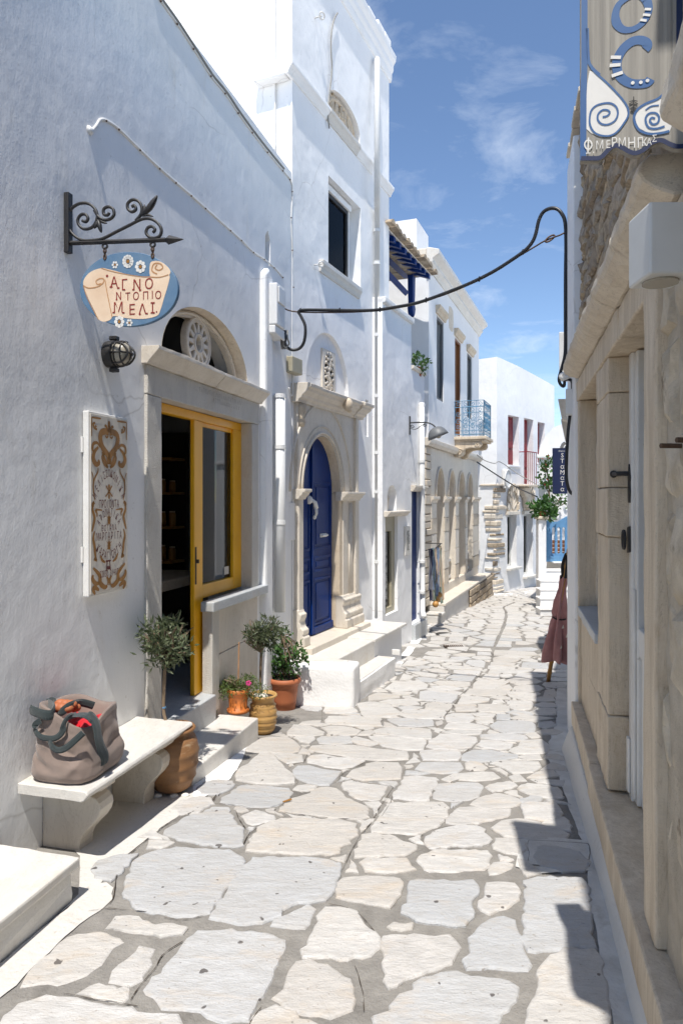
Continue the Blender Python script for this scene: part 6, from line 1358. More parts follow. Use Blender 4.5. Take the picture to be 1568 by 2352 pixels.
# grey up-and-down wall light near the top right
wl_ = thing('wall_light', 'boxy pale grey wall light on the stone house', 'lamp', R(1.8, .1, 2.36))
Y0_ = 1.72; xa, zb_ = at(1491, 630, Y0_).x, at(1491, 628, Y0_).z; zt_l = at(0, 462, Y0_).z
part('case', MB().box(I_, xa, xa+.115, Y0_, Y0_+.13, zb_, zt_l), 'grey_plastic', wl_, bevel=.006); part('lens', MB().lathe((xa+.057, Y0_+.065, zb_-.006), [(.045, 0), (.045, .0055)], 22), 'lamp_glass', wl_); part('bracket', MB().box(I_, xa+.1155, xa+.3, Y0_+.03, Y0_+.10, zb_+.05, zt_l-.05), 'grey_plastic', wl_)
# ---- painted wooden sign, hung square to the street
ss = WR.sY(1.95); sg = thing('hanging_sign', 'weathered wooden sign with blue letters and white spirals', 'sign', R(ss, .2, 2.85)); t6d = Z(1500, 0, 3.73333)
XR = lambda x, y: WR.cross(*t6d(x, y), ss)      # (d, z) on the sign plane
Pn = lambda a, h, b: R(ss-h, a, b)
bot = bend2([XR(x, y) for x, y in [(493, 1690), (600, 1690), (700, 1680), (790, 1590), (860, 1555), (930, 1580), (1000, 1620), (1070, 1635), (1150, 1600), (1230, 1530), (1330, 1500), (1420, 1540), (1500, 1565), (1600, 1560), (1780, 1550)]], 4)
dL, zU = XR(493, 1000)[0], 4.0; dR_ = bot[-1][0]
edge_w = []
nbd = 4; xs_ = [dL+(dR_-dL)*k/nbd for k in range(nbd+1)]
def botz(d):
    for (a, za), (b, zb2) in zip(bot, bot[1:]):
        if min(a, b) <= d <= max(a, b): return za+(zb2-za)*(d-a)/((b-a) or 1)
    return bot[0][1] if d >= bot[0][0] else bot[-1][1]
for k in range(nbd):
    a, b = xs_[k], xs_[k+1]; pts = [(a+(b-a)*i/10+(.0008 if i == 0 else (-.0008 if i == 10 else 0)), botz(a+(b-a)*i/10)) for i in range(11)]
    part('board', MB().prism(Pn, pts+[(b-.0008, zU), (a+.0008, zU)], -.022, 0), 'wood_sign', sg)
def drawn(items, mat, nm):
    m = MB()
    for kind, pts, w in items:
        if kind == 's': m.stroke(Pn, [XR(x, y) for x, y in pts], w, h1=.0016)
        elif kind == 'f': m.flat(Pn, [XR(x, y) for x, y in pts], .0012)
        elif kind == 'w': m.stroke(Pn, [XR(x, y) for x, y in pts], w, h1=.0024)
        elif kind == 'd': m.disc(Pn, XR(*pts), w, .0026, 12)
    return part(nm, m, mat, sg, recalc=False)
px = 1.95/1568/3.7333/1.22449   # metres per sighting unit on the sign
sb = lambda pts, k=4: bend2(pts, k)
O_ = sb([(1180, 0), (1205, 90), (1180, 190), (1110, 270), (1020, 315), (930, 310), (870, 250), (855, 160), (885, 60), (950, 0), (1030, -45), (1110, -50), (1180, 0)], 5)
Cc = sb([(1165, 520), (1190, 490), (1180, 450), (1120, 425), (1040, 435), (960, 490), (900, 570), (870, 660), (880, 760), (930, 830), (1010, 875), (1100, 885), (1190, 870), (1225, 830)], 5)
sp1 = sb([(720, 1232), (770, 1220), (795, 1185), (770, 1160), (720, 1160), (675, 1200), (670, 1260), (710, 1305), (780, 1310), (850, 1270), (880, 1200), (865, 1130), (810, 1090), (740, 1088), (660, 1110), (605, 1160), (585, 1240), (590, 1320), (630, 1390), (700, 1425), (790, 1430), (870, 1390), (950, 1290), (990, 1210), (980, 1130), (930, 1050), (850, 960), (750, 860), (660, 780), (600, 720)], 4)
sp2 = sb([(1270, 1250), (1235, 1240), (1215, 1275), (1250, 1310), (1300, 1290), (1310, 1230), (1270, 1190), (1200, 1200), (1170, 1260), (1200, 1340), (1280, 1355), (1370, 1330)], 4)
sp2b = sb([(1390, 960), (1300, 1040), (1180, 1090), (1090, 1150), (1050, 1230), (1070, 1320), (1120, 1380), (1220, 1410), (1340, 1400), (1420, 1380)], 4)
drawn([('f', [(585, 745), (560, 880), (548, 1100), (545, 1350), (600, 1400), (700, 1440), (800, 1435), (880, 1390), (960, 1290), (990, 1210), (975, 1120), (920, 1040), (840, 950), (740, 850), (640, 760)], 0), ('f', [(1400, 970), (1290, 1050), (1170, 1100), (1085, 1160), (1060, 1240), (1090, 1340), (1200, 1400), (1420, 1390), (1500, 1200)], 0)], 'sign_white', 'painted_wings')
drawn([('s', O_, [70*px*(1.35-.5*abs(math.sin(i/len(O_)*6.28))) for i in range(len(O_))]), ('s', Cc, 95*px), ('w', sp1, 20*px), ('w', sp2, 22*px), ('w', sp2b, 26*px), ('w', sb([(1170, 1160), (1230, 1120), (1310, 1110)]), 16*px),
       ('s', [(530, -400), (530, 700), (520, 1000), (517, 1680)], 64*px), ('s', sb([(560, 300), (570, 600), (600, 700), (690, 790)]), 30*px)], 'sign_azure', 'painted_letters')
m = MB(); m.stroke(Pn, [(a, b+24*px) for a, b in bot], 48*px, h1=.003); m.stroke(Pn, [(XR(1530, 0)[0], zU), (XR(1525, 700)[0], XR(1525, 700)[1]), (XR(1500, 900)[0], XR(1500, 900)[1])], 60*px, h1=.0015); part('painted_border', m, 'sign_navy', sg, recalc=False)
m = MB()
for x0, y0, x1, y1 in ((805, 607, 912, 610), (793, 695, 908, 685), (815, 805, 932, 765), (1160, 103, 1228, 105), (1142, 160, 1220, 168), (1115, 215, 1180, 225)): m.stroke(Pn, [XR(x0, y0), XR(x1, y1)], 36*px if x0 < 1000 else 26*px, h1=.0034)
for x, y in ((1035, 877), (1120, 872), (1190, 853)): m.disc(Pn, XR(x, y), 19*px, .0036, 12)
t_px = 95*px
for ch, x, y, k in (('.', 628, 1610, 1.), ('Μ', 690, 1570, 1.), ('Ε', 780, 1560, .9), ('Ρ', 845, 1545, 1.1), ('Μ', 925, 1540, 1.), ('Η', 1025, 1560, 1.25), ('Γ', 1115, 1555, 1.2), ('Κ', 1160, 1540, .95), ('Α', 1210, 1530, .8), ('Σ', 1265, 1495, .8)):
    d_, z_ = XR(x, y); part('letter', MB().text(lambda a, h, b: R(ss-h, d_-(a-d_), b), ch, d_, z_, t_px*1.35*k, h=.0036, sx=.75), 'sign_white', sg, recalc=False)
part('letter', MB().stroke(Pn, [XR(570+38*math.cos(2*math.pi*i/16), 1525+48*math.sin(2*math.pi*i/16)) for i in range(17)], 14*px, h1=.0036).stroke(Pn, [XR(572, 1450), XR(566, 1615)], 14*px, h1=.0038).stroke(Pn, [XR(545, 1615), XR(592, 1612)], 11*px, h1=.0038), 'sign_white', sg, recalc=False)
part('white_strokes', m, 'sign_white', sg, recalc=False, kind='stuff')
m = MB()
for pts in ([(1045, 1190), (1045, 1020)], [(995, 1100), (1045, 1070), (1090, 1100)], [(1000, 1075), (1045, 1060), (1085, 1070)], [(1000, 1120), (1040, 1100), (1085, 1115)]): m.stroke(Pn, [XR(x, y) for x, y in pts], 10*px, h1=.0035)
m.disc(Pn, XR(1040, 1150), 28*px, .0035, 12)
part('painted_emblem', m, 'iron', sg, recalc=False)
part('hanger', MB().tube([R(ss+.01, -.05, 3.9), R(ss+.01, .30, 3.9)], .012, 8), 'iron', sg)

# second right-hand house, farther along, mostly hidden
W2 = Wall(2.32-.42*6.3, .42, -1); Q = W2.w
h2 = thing('far_right_house', 'white house farther along the right side, mostly hidden', 'house', Q(9, 0, -.4)); k0 = 6.3*W2.k+.05
part('wall', MB().box(Q, k0, 13.2*W2.k, -.6, 0, -.9, 4.5), 'plaster_b', h2); part('wall', MB().box(Q, k0, k0+.4, -5, -.601, -.9, 4.5), 'plaster_b', h2); part('roof', MB().box(Q, k0, 13.2*W2.k, -5, -.601, 4.4, 4.5), 'plaster_b', h2)
def yz(u, v, Y): return at(u, v, Y)
def hung(name, label, cat, u0, u1, v1, v0, Y, mat, depth=.25, bevel=.01, prof=None):
    I_ = lambda x, y, z: Vector((x+.36*(y-Y), y, z))
    a, b = at(u0, v0, Y), at(u1, v1, Y); t = thing(name, label, cat, (a.x, Y, a.z))
    if prof: part('body', MB().prism(I_, [(a.x+(b.x-a.x)*x, a.z+(b.z-a.z)*y) for x, y in prof], Y, Y+depth), mat, t, bevel=bevel)
    else: part('body', MB().box(I_, a.x, b.x, Y, Y+depth, a.z, b.z), mat, t, bevel=bevel)
    return t, a, b
t, a, b = hung('air_conditioner', 'pale grey air conditioner case high on the far right wall', 'air conditioner', 1283, 1312, 762, 858, 8.6, 'grey_plastic', .6); part('bracket', MB().box(I_, a.x, b.x+.3, 8.6, 8.64, a.z-.05, a.z-.002), 'iron', t)
t, a, b = hung('stone_corbel', 'pale carved stone corbel below the air conditioner', 'corbel', 1280, 1310, 916, 962, 9.2, 'marble', .3, .01, [(0, 1), (.05, .85), (.3, 0), (1.6, -.2), (1.6, 1)]); 
t, a, b = hung('stone_corbel', 'lower pale stone corbel on the far right wall', 'corbel', 1287, 1312, 962, 1022, 9.6, 'marble', .3, .01, [(0, 1), (.02, .9), (.35, .25), (.5, 0), (1.6, -.3), (1.6, 1)]); part('scroll', MB().tube([Vector((a.x+.1+x, 9.6, a.z-.06+y)) for x, y in spiral(0, 0, .10, .02, 2, 1.3, 20)], .025, 6), 'marble', t, smooth=True)
t, a, b = hung('junction_box', 'white square junction box at the corner of the stone house', 'junction box', 1298, 1319, 893, 953, 5.45, 'white_plastic', .10, .006); part('lid', MB().box(I_, a.x+.006, b.x-.006, 5.443, 5.4495, a.z+.01, b.z-.01), 'white_plastic', t)
cable('corner_cable', 'black cable looping down the corner of the stone house', [at(*t7b(*p), 5.5) for p in [(640, 0), (640, 200), (632, 300), (600, 420), (590, 470), (605, 510), (630, 520), (640, 470), (690, 480), (695, 560)]], .013, 'black_rubber')
cable('corner_cable', 'black cable hooked under the white junction box', [at(*t7b(*p), 5.5) for p in [(675, 755), (660, 900), (650, 1100), (650, 1250), (670, 1340), (700, 1370), (715, 1340)]], .013, 'black_rubber')
cable('white_hook', 'cream curled insulator hook on the corner of the stone house', [at(*t7b(*p), 5.42) for p in [(690, 430), (650, 450), (620, 460), (605, 445), (620, 428), (640, 440)]], .018, 'white_paint')
# navy shop sign
sY_ = 9.0; a, b = at(*t5(1160, 1088), sY_), at(*t5(1266, 728), sY_); sm_ = thing('shop_sign', 'narrow navy blue shop sign with white vertical letters', 'sign', (a.x, sY_, a.z))
part('panel', MB().box(I_, a.x, b.x+.06, sY_, sY_+.04, a.z, b.z), 'sign_navy', sm_, bevel=.004); part('arm', MB().tube([Vector((b.x+.05, sY_+.02, b.z-.05)), Vector((b.x+.45, sY_+.02, b.z-.05))], .012, 6), 'iron', sm_)
m = MB(); Ps = lambda x, h, y: Vector((x, sY_-h, y)); hgt = b.z-a.z; cx = at(*t5(1233, 0), sY_).x
for i, ch in enumerate('STαMαTα'): m.text(Ps, ch, cx, b.z-hgt*(.205+.1235*i), .082, h=.003)
m.text(Ps, '.', cx+.012, b.z-hgt*(.215+.1235*4)+.075, .1, h=.003)
m.text(Ps, 'maison', cx, b.z-hgt*.08, .034, h=.003); part('lettering', m, 'sign_white', sm_, recalc=False)
# ================================================================== things on and before the shop wall
# iron bracket with the oval sign: both hang in one plane square to the wall
bs_ = WA.S(152); XA = lambda x, y: WA.cross(*q0(x, y), bs_); PX = lambda x, y: (lambda c: A(bs_, c[0], c[1]))(XA(x, y))
br = thing('sign_bracket', 'black wrought iron scroll bracket with arrow tip', 'bracket', PX(530, 570))
z0_, z1_ = XA(528, 650)[1], XA(528, 180)[1]
part('wall_plate', MB().box(A, bs_-.02, bs_+.02, 0, .03, z0_, z1_), 'iron', br, bevel=.003)
part('bar', MB().tube([PX(535, 572), PX(1300, 545)], .013, 4), 'iron', br)
part('arrow', MB().tube([PX(1290, 547), PX(1310, 546), PX(1330, 545), PX(1446, 541)], [.010, .013, .026, .002], 4), 'iron', br)
def iron(pts, w=.0085, nm='scroll', n=6): part(nm, MB().tube(bend([PX(x, y) for x, y in pts], 4), w, n), 'iron', br, smooth=True)
iron([(650, 395), (680, 402), (695, 375), (675, 345), (640, 348), (615, 385), (625, 430), (665, 460), (720, 450), (755, 410), (768, 350), (745, 295), (690, 258), (620, 262), (560, 305), (532, 370), (540, 440), (575, 500), (640, 545), (720, 550), (810, 535), (920, 480), (1020, 430), (1110, 385), (1180, 378), (1240, 410), (1272, 460), (1262, 510), (1225, 530), (1180, 525), (1152, 490), (1165, 450), (1200, 440), (1222, 465), (1205, 488)])
iron([(745, 310), (775, 360), (820, 388), (870, 380), (900, 345), (890, 300), (850, 285), (818, 305), (820, 345), (850, 350), (862, 330)])
iron([(1070, 395), (1110, 345), (1118, 290), (1095, 245), (1050, 228), (1010, 255), (1008, 300), (1040, 325), (1072, 305), (1060, 275), (1040, 285)])
def bladeI(pts, w):
    m = MB(); P = [PX(x, y) for x, y in pts]; P = bend(P, 5); n = len(P)
    m.tube(P, [max(.002, w*math.sin(math.pi*(i+.3)/(n))) for i in range(n)], 5); part('leaf', m, 'iron', br, smooth=True)
bladeI([(770, 380), (785, 430), (800, 488)], .014); bladeI([(765, 385), (760, 430), (742, 455)], .010); bladeI([(775, 380), (810, 405), (845, 415)], .008)
bladeI([(1110, 360), (1180, 290), (1240, 195)], .018); bladeI([(1105, 360), (1135, 320), (1140, 265)], .010); bladeI([(1110, 362), (1160, 350), (1208, 362)], .008)
for sx in (828, 1204):
    cy0 = 572 if sx < 1000 else 560
    part('eye', MB().tube([PX(sx+18*math.cos(2*math.pi*i/14), cy0+22+18*math.sin(2*math.pi*i/14)) for i in range(14)], .006, 6, True), 'iron', br, smooth=True)
    for k in range(3): part('chain_link', MB().tube([(lambda p: p+WA.t*(.012*math.sin(2*math.pi*i/12)*(k % 2)))(PX(sx+(9 if k % 2 == 0 else 2)*math.cos(2*math.pi*i/12), cy0+58+26*k+18*math.sin(2*math.pi*i/12))) for i in range(12)], .005, 5, True), 'rust_iron', br, smooth=True)
ov_ = thing('oval_sign', 'oval blue honey shop sign with a painted cream scroll', 'sign', PX(1015, 1230))
cxo, cyo, rxo, ryo = 1015, 932, 386, 294
Po = lambda a, h, b: A(bs_-h, a, b); OX = lambda x, y: XA(x, y)
rim = [OX(cxo+rxo*math.cos(2*math.pi*i/56), cyo+ryo*math.sin(2*math.pi*i/56)) for i in range(56)]
part('board', MB().prism(Po, rim, -.024, 0), 'sign_blue', ov_, bevel=.003)
m = MB()
def shp(m, pts, h, k=3): 
    P = bend([(x, y, 0) for x, y in pts], k, True); m.flat(Po, [OX(p.x, p.y) for p in P], h)
shp(m, [(660, 905), (668, 850), (720, 795), (800, 768), (850, 775), (930, 795), (1010, 820), (1100, 835), (1185, 833), (1250, 828), (1335, 820), (1325, 900), (1295, 1000), (1265, 1100), (1235, 1145), (1130, 1168), (1000, 1162), (900, 1145), (870, 1175), (820, 1190), (780, 1170), (745, 1100), (700, 1010)], .0012)
shp(m, [(1183, 735), (1215, 712), (1270, 718), (1325, 760), (1345, 800), (1320, 830), (1250, 838), (1186, 838)], .0014)
part('painted_scroll', m, 'sign_cream', ov_, recalc=False)
m = MB(); so = lambda pts, w, k=4: m.stroke(Po, [OX(x, y) for x, y in bend2(pts, k)], w, h1=.0024)
so([(800, 768), (870, 790), (1000, 818), (1120, 836), (1190, 836)], .004); so([(660, 905), (700, 925), (770, 915), (815, 885), (820, 855), (790, 850), (760, 870), (770, 895), (800, 890)], .006); so([(830, 860), (845, 950), (865, 1050), (885, 1150)], .005); so([(1186, 838), (1260, 840), (1330, 820)], .005); so([(1240, 740), (1225, 770), (1255, 785), (1285, 765), (1265, 735), (1215, 735), (1200, 790), (1240, 815)], .007)
so([(660, 905), (690, 1000), (740, 1100), (780, 1175)], .004)
part('scroll_lines', m, 'sign_brownline', ov_, recalc=False)
m = MB(); ptx = lambda x, y: OX(x, y)
scale_px = abs(OX(1100, 900)[0]-OX(1000, 900)[0])/100; vpx = abs(OX(1000, 950)[1]-OX(1000, 850)[1])/100
def oletters(row, h):
    for ch, x, y in row:
        d_, z_ = OX(x, y); m.text(Po, ch, d_, z_, h*vpx*1.38, h=.0028, sx=.92)
        gv, gf, gw = glyph(ch)
oletters([('Α', 905, 918), ('Γ', 985, 938), ('Ν', 1082, 940), ('Ο', 1178, 932)], 84)
oletters([('Ν', 938, 1018), ('Τ', 1012, 1022), ('Ο', 1075, 1018), ('Π', 1150, 1014), ('Ι', 1203, 1010), ('Ο', 1250, 1010)], 62)
oletters([('Μ', 935, 1118), ('Ε', 1045, 1135), ('Λ', 1128, 1132), ('Ι', 1205, 1122), ('.', 1238, 1118)], 84); m.disc(Po, OX(847, 830), .008, .0028, 5)
for x0, x1, y in ((868, 890, 917), (925, 945, 925), (965, 990, 938), (1045, 1060, 938), (1060, 1075, 872), (1098, 1116, 942), (915, 928, 1015), (890, 908, 1118), (965, 985, 1120), (1100, 1112, 1132), (1150, 1168, 1126), (1190, 1222, 1120), (1190, 1222, 1042)): m.stroke(Po, [OX(x0, y), OX(x1, y)], .008, h1=.0029)
part('lettering', m, 'sign_red', ov_, recalc=False)
for x, y, r, n in ((1010, 715, 46, 11), (1108, 757, 44, 8), (908, 742, 26, 6), (942, 1190, 42, 8), (1022, 1198, 26, 6)):
    m = MB(); m2 = MB()
    for k in range(n):
        a = 2*math.pi*k/n; m.disc(Po, OX(x+r*.66*math.cos(a), y+r*.8*math.sin(a)), r*.33*scale_px, .0018, 8)
    m2.disc(Po, OX(x, y), r*.28*scale_px, .0024, 10)
    fo = part('painted_flower', m, 'sign_white', ov_, recalc=False); part('flower_heart', m2, 'board_ochre', fo, recalc=False)

# caged bulkhead lamp
ls_, lz_ = WA.sz(*q0(850, 1450), .0); bl_ = thing('bulkhead_lamp', 'round black bulkhead lamp with wire cage on the shop wall', 'lamp', A(ls_, .05, lz_-.1))
rx, rz2 = .066, .076
def oval(k, d, n=28): return [A(ls_+rx*k*math.cos(2*math.pi*i/n), d, lz_+rz2*k*math.sin(2*math.pi*i/n)) for i in range(n)]
def loft(rings, cap=True):
    m = MB(); n = len(rings[0]); 
    for r_ in rings: m.v += r_
    m.f = [(j*n+i, j*n+(i+1) % n, (j+1)*n+(i+1) % n, (j+1)*n+i) for j in range(len(rings)-1) for i in range(n)]
    if cap: m.f += [tuple(range(n-1, -1, -1)), tuple((len(rings)-1)*n+i for i in range(n))]
    return m
part('base', loft([oval(1.05, 0), oval(1.12, .03), oval(1.12, .06), oval(.98, .065)]), 'iron', bl_, smooth=False)
part('glass_dome', loft([oval(.95, .064), oval(.95, .09), oval(.85, .125), oval(.6, .148), oval(.25, .156)]), 'lamp_glass', bl_, smooth=True)
cg = MB()
for d, k in ((.08, 1.0), (.12, .93)): cg.tube(oval(k, d), .005, 6, True)
for s in (-.04, 0, .04):
    kk = math.sqrt(1-(s/rx)**2); cg.tube(bend([A(ls_+s, .06, lz_+rz2*kk*1.0), A(ls_+s, .125, lz_+rz2*kk*.9), A(ls_+s, .163, lz_), A(ls_+s, .125, lz_-rz2*kk*.9), A(ls_+s, .06, lz_-rz2*kk)], 4), .006, 6)
cg.tube(bend([A(ls_-rx, .06, lz_), A(ls_-rx*.85, .13, lz_), A(ls_, .165, lz_), A(ls_+rx*.85, .13, lz_), A(ls_+rx, .06, lz_)], 4), .006, 6)
part('cage', cg, 'iron', bl_, smooth=True)
part('lug', MB().box(A, ls_-.02, ls_+.02, .02, .07, lz_+rz2+.010, lz_+rz2+.034), 'iron', bl_, bevel=.004); part('lug', MB().box(A, ls_-.02, ls_+.02, .02, .07, lz_-rz2-.032, lz_-rz2-.010), 'iron', bl_, bevel=.004); part('lug', MB().box(A, ls_+.04, ls_+.07, .06, .10, lz_+.07, lz_+.09), 'iron', bl_, bevel=.004)

# ornamental notice board of the honey shop
nb_ = thing('notice_board', 'tall cream notice board with brown ornament and Greek lettering', 'sign', A(WA.S(250, .06), .05, .98))
k0_, k1_ = WA.S(q3(162, 0)[0], .06), WA.S(q3(460, 0)[0], .06)
zt0 = (WA.sz(*q3(165, 128), .06)[1]+WA.sz(*q3(460, 178), .06)[1])/2; zb0 = (WA.sz(*q3(165, 1540), .06)[1]+WA.sz(*q3(445, 1480), .06)[1])/2
part('frame', MB().box(A, k0_-.005, k1_+.005, .004, .044, zb0-.02, zt0+.02), 'white_paint', nb_, bevel=.006); part('panel', MB().box(A, k0_+.006, k1_-.004, .0445, .050, zb0-.005, zt0+.005), 'board_cream', nb_, bevel=.002)
for z in (zb0+.18, zt0-.22): part('hinge', MB().box(A, k0_-.014, k0_-.006, .0, .012, z, z+.09), 'white_paint', nb_)
BX = lambda x, y: WA.sz(*q3(x, y), .065); PbN = lambda a, h, b: A(a, .0505+h, b); wpx = (k1_-k0_)/298
m = MB(); CXb = 316
def both(pts, w, k=4, taper=None):
    for sg_ in (1, -1):
        P = []
        for x, y in bend2(pts, k):
            # board symmetric about its mid line; rows fan towards the vanishing point
            t = (x-CXb)*sg_; yy = y+(t-(x-CXb))*(.17-.39*(y-128)/1412)*1.0
            P.append(BX(CXb+t, yy))
        n = len(P); ws = [w*wpx*(.35+.65*math.sin(math.pi*(i+.5)/n)) if taper else w*wpx for i in range(n)]
        m.stroke(PbN, P, ws, h1=.0016)
both([(318, 270), (345, 268), (375, 285), (385, 330), (370, 390), (340, 430), (322, 460), (318, 520)], 30); both([(318, 270), (318, 180)], 16, 4, 1); both([(325, 262), (340, 225), (350, 232)], 14, 4, 1); both([(322, 300), (335, 315), (345, 300)], 8)
both([(385, 400), (410, 370), (440, 385), (445, 430), (425, 440)], 16, 4, 1); both([(400, 400), (430, 440), (440, 490), (420, 530), (395, 520), (400, 495)], 26, 4, 1); both([(350, 440), (370, 470), (355, 520), (325, 545)], 14); both([(370, 430), (345, 500), (325, 550)], 16, 4, 1)
both([(452, 190), (452, 330)], 8, 2, 1); both([(380, 180), (450, 190)], 10, 2, 1); both([(410, 270), (430, 265), (440, 235), (425, 225)], 10); both([(415, 255), (425, 245)], 12, 2)
both([(402, 555), (405, 590), (430, 640), (440, 700), (432, 770), (428, 800)], 10, 4, 1); both([(452, 590), (440, 640), (442, 720)], 6); both([(438, 810), (445, 870), (430, 930), (440, 990), (450, 1030)], 17, 4, 1); both([(430, 1030), (440, 1080), (430, 1140), (425, 1200), (415, 1250)], 17, 4, 1); both([(430, 815), (445, 830), (440, 850)], 16, 4)
both([(370, 878), (420, 872), (410, 900), (412, 925)], 11, 4, 1); both([(410, 1250), (430, 1240), (415, 1225)], 12)
both([(330, 1470), (350, 1475), (385, 1430), (390, 1370), (440, 1300)], 26, 4, 1); both([(385, 1430), (420, 1420), (445, 1380), (440, 1350)], 22, 4, 1); both([(395, 1480), (425, 1450), (440, 1460), (425, 1500)], 24, 4, 1); both([(325, 1470), (322, 1430), (335, 1400)], 16, 4, 1); both([(345, 1285), (370, 1260), (385, 1220)], 14, 4, 1)
part('ornament', m, 'board_ochre', nb_, recalc=False)
for sg_ in (0,):
    m = MB(); c = BX(CXb, 735)
    for dx, dz in ((0, 0), (0, .03), (0, -.03)): m.disc(PbN, (c[0]+dx, c[1]+dz), .010, .0018, 8, .016)
    for a, b in ((.03, .035), (-.03, .035), (.035, -.03), (-.035, -.03)): m.stroke(PbN, [c, (c[0]+a, c[1]+b)], .010, h1=.0018)
    part('bee', m, 'board_ochre', nb_, recalc=False)
    for y in (960, 1160):
        m = MB(); c = BX(CXb, y); m.disc(PbN, c, .016, .0018, 8, .028); [m.stroke(PbN, [c, (c[0]+.03*math.cos(a), c[1]+.045*math.sin(a))], .004, h1=.0018) for a in (.6, 1.2, 1.9, 2.5, 3.8, 5.4)]; part('bee', m, 'board_ochre', nb_, recalc=False)
m = MB()
def arc_text(txt, y_mid, sag, size, half, rotk=1.):
    n = len(txt)
    for i, ch in enumerate(txt):
        t = (i-(n-1)/2)/((n-1)/2); x = CXb+half*t; y = y_mid+sag*t*t; y += (x-CXb)*(.17-.39*(y-128)/1412)
        s_, z_ = BX(x, y); m.text(PbN, ch, s_, z_-size*.35, size, h=.0022, rot=-rotk*t, sx=.52)
arc_text('ΜΕΛΙΣΣΟΚΟΜΙΚΑ', 590, 165, .062, 98, .95); arc_text('ΠΡΟΙΟΝΤΑ', 832, 0, .066, 70, 0); arc_text('ΑΡΩΜΑΤΙΚΑ', 890, 75, .056, 70, .8); arc_text('ΒΟΤΑΝΑ', 1020, 0, .052, 52, 0); arc_text('ΜΑΡΓΑΡΙΤΑ', 1085, 0, .066, 92, 0); arc_text('ΚΑΡΑΓΙΩΡΓΗ', 1240, -75, .066, 98, -.7); arc_text('22830 31407', 1375, 0, .058, 66, 0)
c = BX(CXb-5, 1320); m.stroke(PbN, [(c[0]-.025, c[1]+.03), (c[0]+.025, c[1]+.03)], .010, h1=.002); m.stroke(PbN, [(c[0]-.012, c[1]+.03), (c[0]-.02, c[1]-.03)], .008, h1=.002); m.stroke(PbN, [(c[0]+.012, c[1]+.03), (c[0]+.02, c[1]-.03)], .008, h1=.002); m.stroke(PbN, [(c[0]-.018, c[1]-.012), (c[0]+.018, c[1]-.012)], .02, h1=.002)
part('lettering', m, 'board_maroon', nb_, recalc=False)

# ================================================================== cloth bag on the bench
bg = thing('cloth_bag', 'slouching brown cloth tote bag with dark grey straps on the bench', 'bag', A(3.82, .2, bz))
BC = (3.765, .200)     # centre along the wall / out
def bagpt(th, t):
    """th round the bag, t height 0..1; a square tote slumped on the stone"""
    hs, hd = .185, .165
    e = .46+.16*t; c, s = math.cos(th), math.sin(th); cs = math.copysign(abs(c)**e, c); sn = math.copysign(abs(s)**e, s)
    prof = [(0, .90), (.04, .99), (.12, 1.06), (.3, 1.08), (.5, 1.03), (.7, .98), (.9, .97), (1., .95)]
    for (a, ra), (b, rb) in zip(prof, prof[1:]):
        if t <= b: k = ra+(rb-ra)*(t-a)/(b-a); break
    q = Vector((cs, sn))
    rim = .355+.035*max(0, -cs)*max(0, -sn)-.085*math.exp(-((q-Vector((-.7, .85))).length/.75)**2)-.045*math.exp(-((q-Vector((.9, .3))).length/.8)**2)
    z = rim*t; p = Vector((cs*hs*k, sn*hd*k, 0)); n_ = Vector((cs/hs, sn/hd, 0)).normalized()
    w = Vector((p.x*9, p.y*9, z*7)); f = .016*noise.noise(w*.55+Vector((4, 0, 0)))
    r1 = noise.noise(Vector((p.x*6+z*3, p.y*6-z*2.5, z*3.5+2)));  f += .017*max(0, 1-abs(r1)*3.0)*math.sin(math.pi*min(1, t*1.15))
    r2 = noise.noise(Vector((p.x*5-z*3+7, p.y*5+z*4, z*4))); f -= .018*max(0, 1-abs(r2)*3.2)*math.sin(math.pi*min(1, t*1.1))
    f += .004*noise.noise(w*2.0)
    p += n_*f; p += Vector((.02, -.012, 0))*t            # leans back to the wall
    return p, z
mb = MB(); NT, NZ = 128, 46
for j in range(NZ+1):
    for i in range(NT):
        p, z = bagpt(2*math.pi*i/NT, j/NZ); mb.v.append(A(BC[0]+p.x, max(.008, BC[1]+p.y), bz+.003+z))
for lv_, (k, dz) in enumerate(((.93, .003), (.86, -.012), (.76, -.06), (.70, -.12))):
    for i in range(NT):
        p, z = bagpt(2*math.pi*i/NT, 1.); mb.v.append(A(BC[0]+p.x*k, max(.012, BC[1]+p.y*k), bz+z+dz))
mb.f = [(j*NT+i, j*NT+(i+1) % NT, (j+1)*NT+(i+1) % NT, (j+1)*NT+i) for j in range(NZ+4) for i in range(NT)]+[tuple(range(NT-1, -1, -1))]
part('body', mb, 'bag_cloth', bg, smooth=True)
mb = MB(); n = 16
for j in range(n+1):
    for i in range(n+1):
        a, b = i/n*2-1, j/n*2-1; mb.v.append(A(BC[0]+.01+a*.14, BC[1]-.005+b*.125, bz+.262+.035*noise.noise((a*2.2, b*2.2, 1))+.018*math.sin(a*6+b*4)-.012*(a*a+b*b)))
mb.f = [(j*(n+1)+i, j*(n+1)+i+1, (j+1)*(n+1)+i+1, (j+1)*(n+1)+i) for j in range(n) for i in range(n)]
part('red_lining', mb, 'red_cloth', bg, smooth=True, recalc=False)
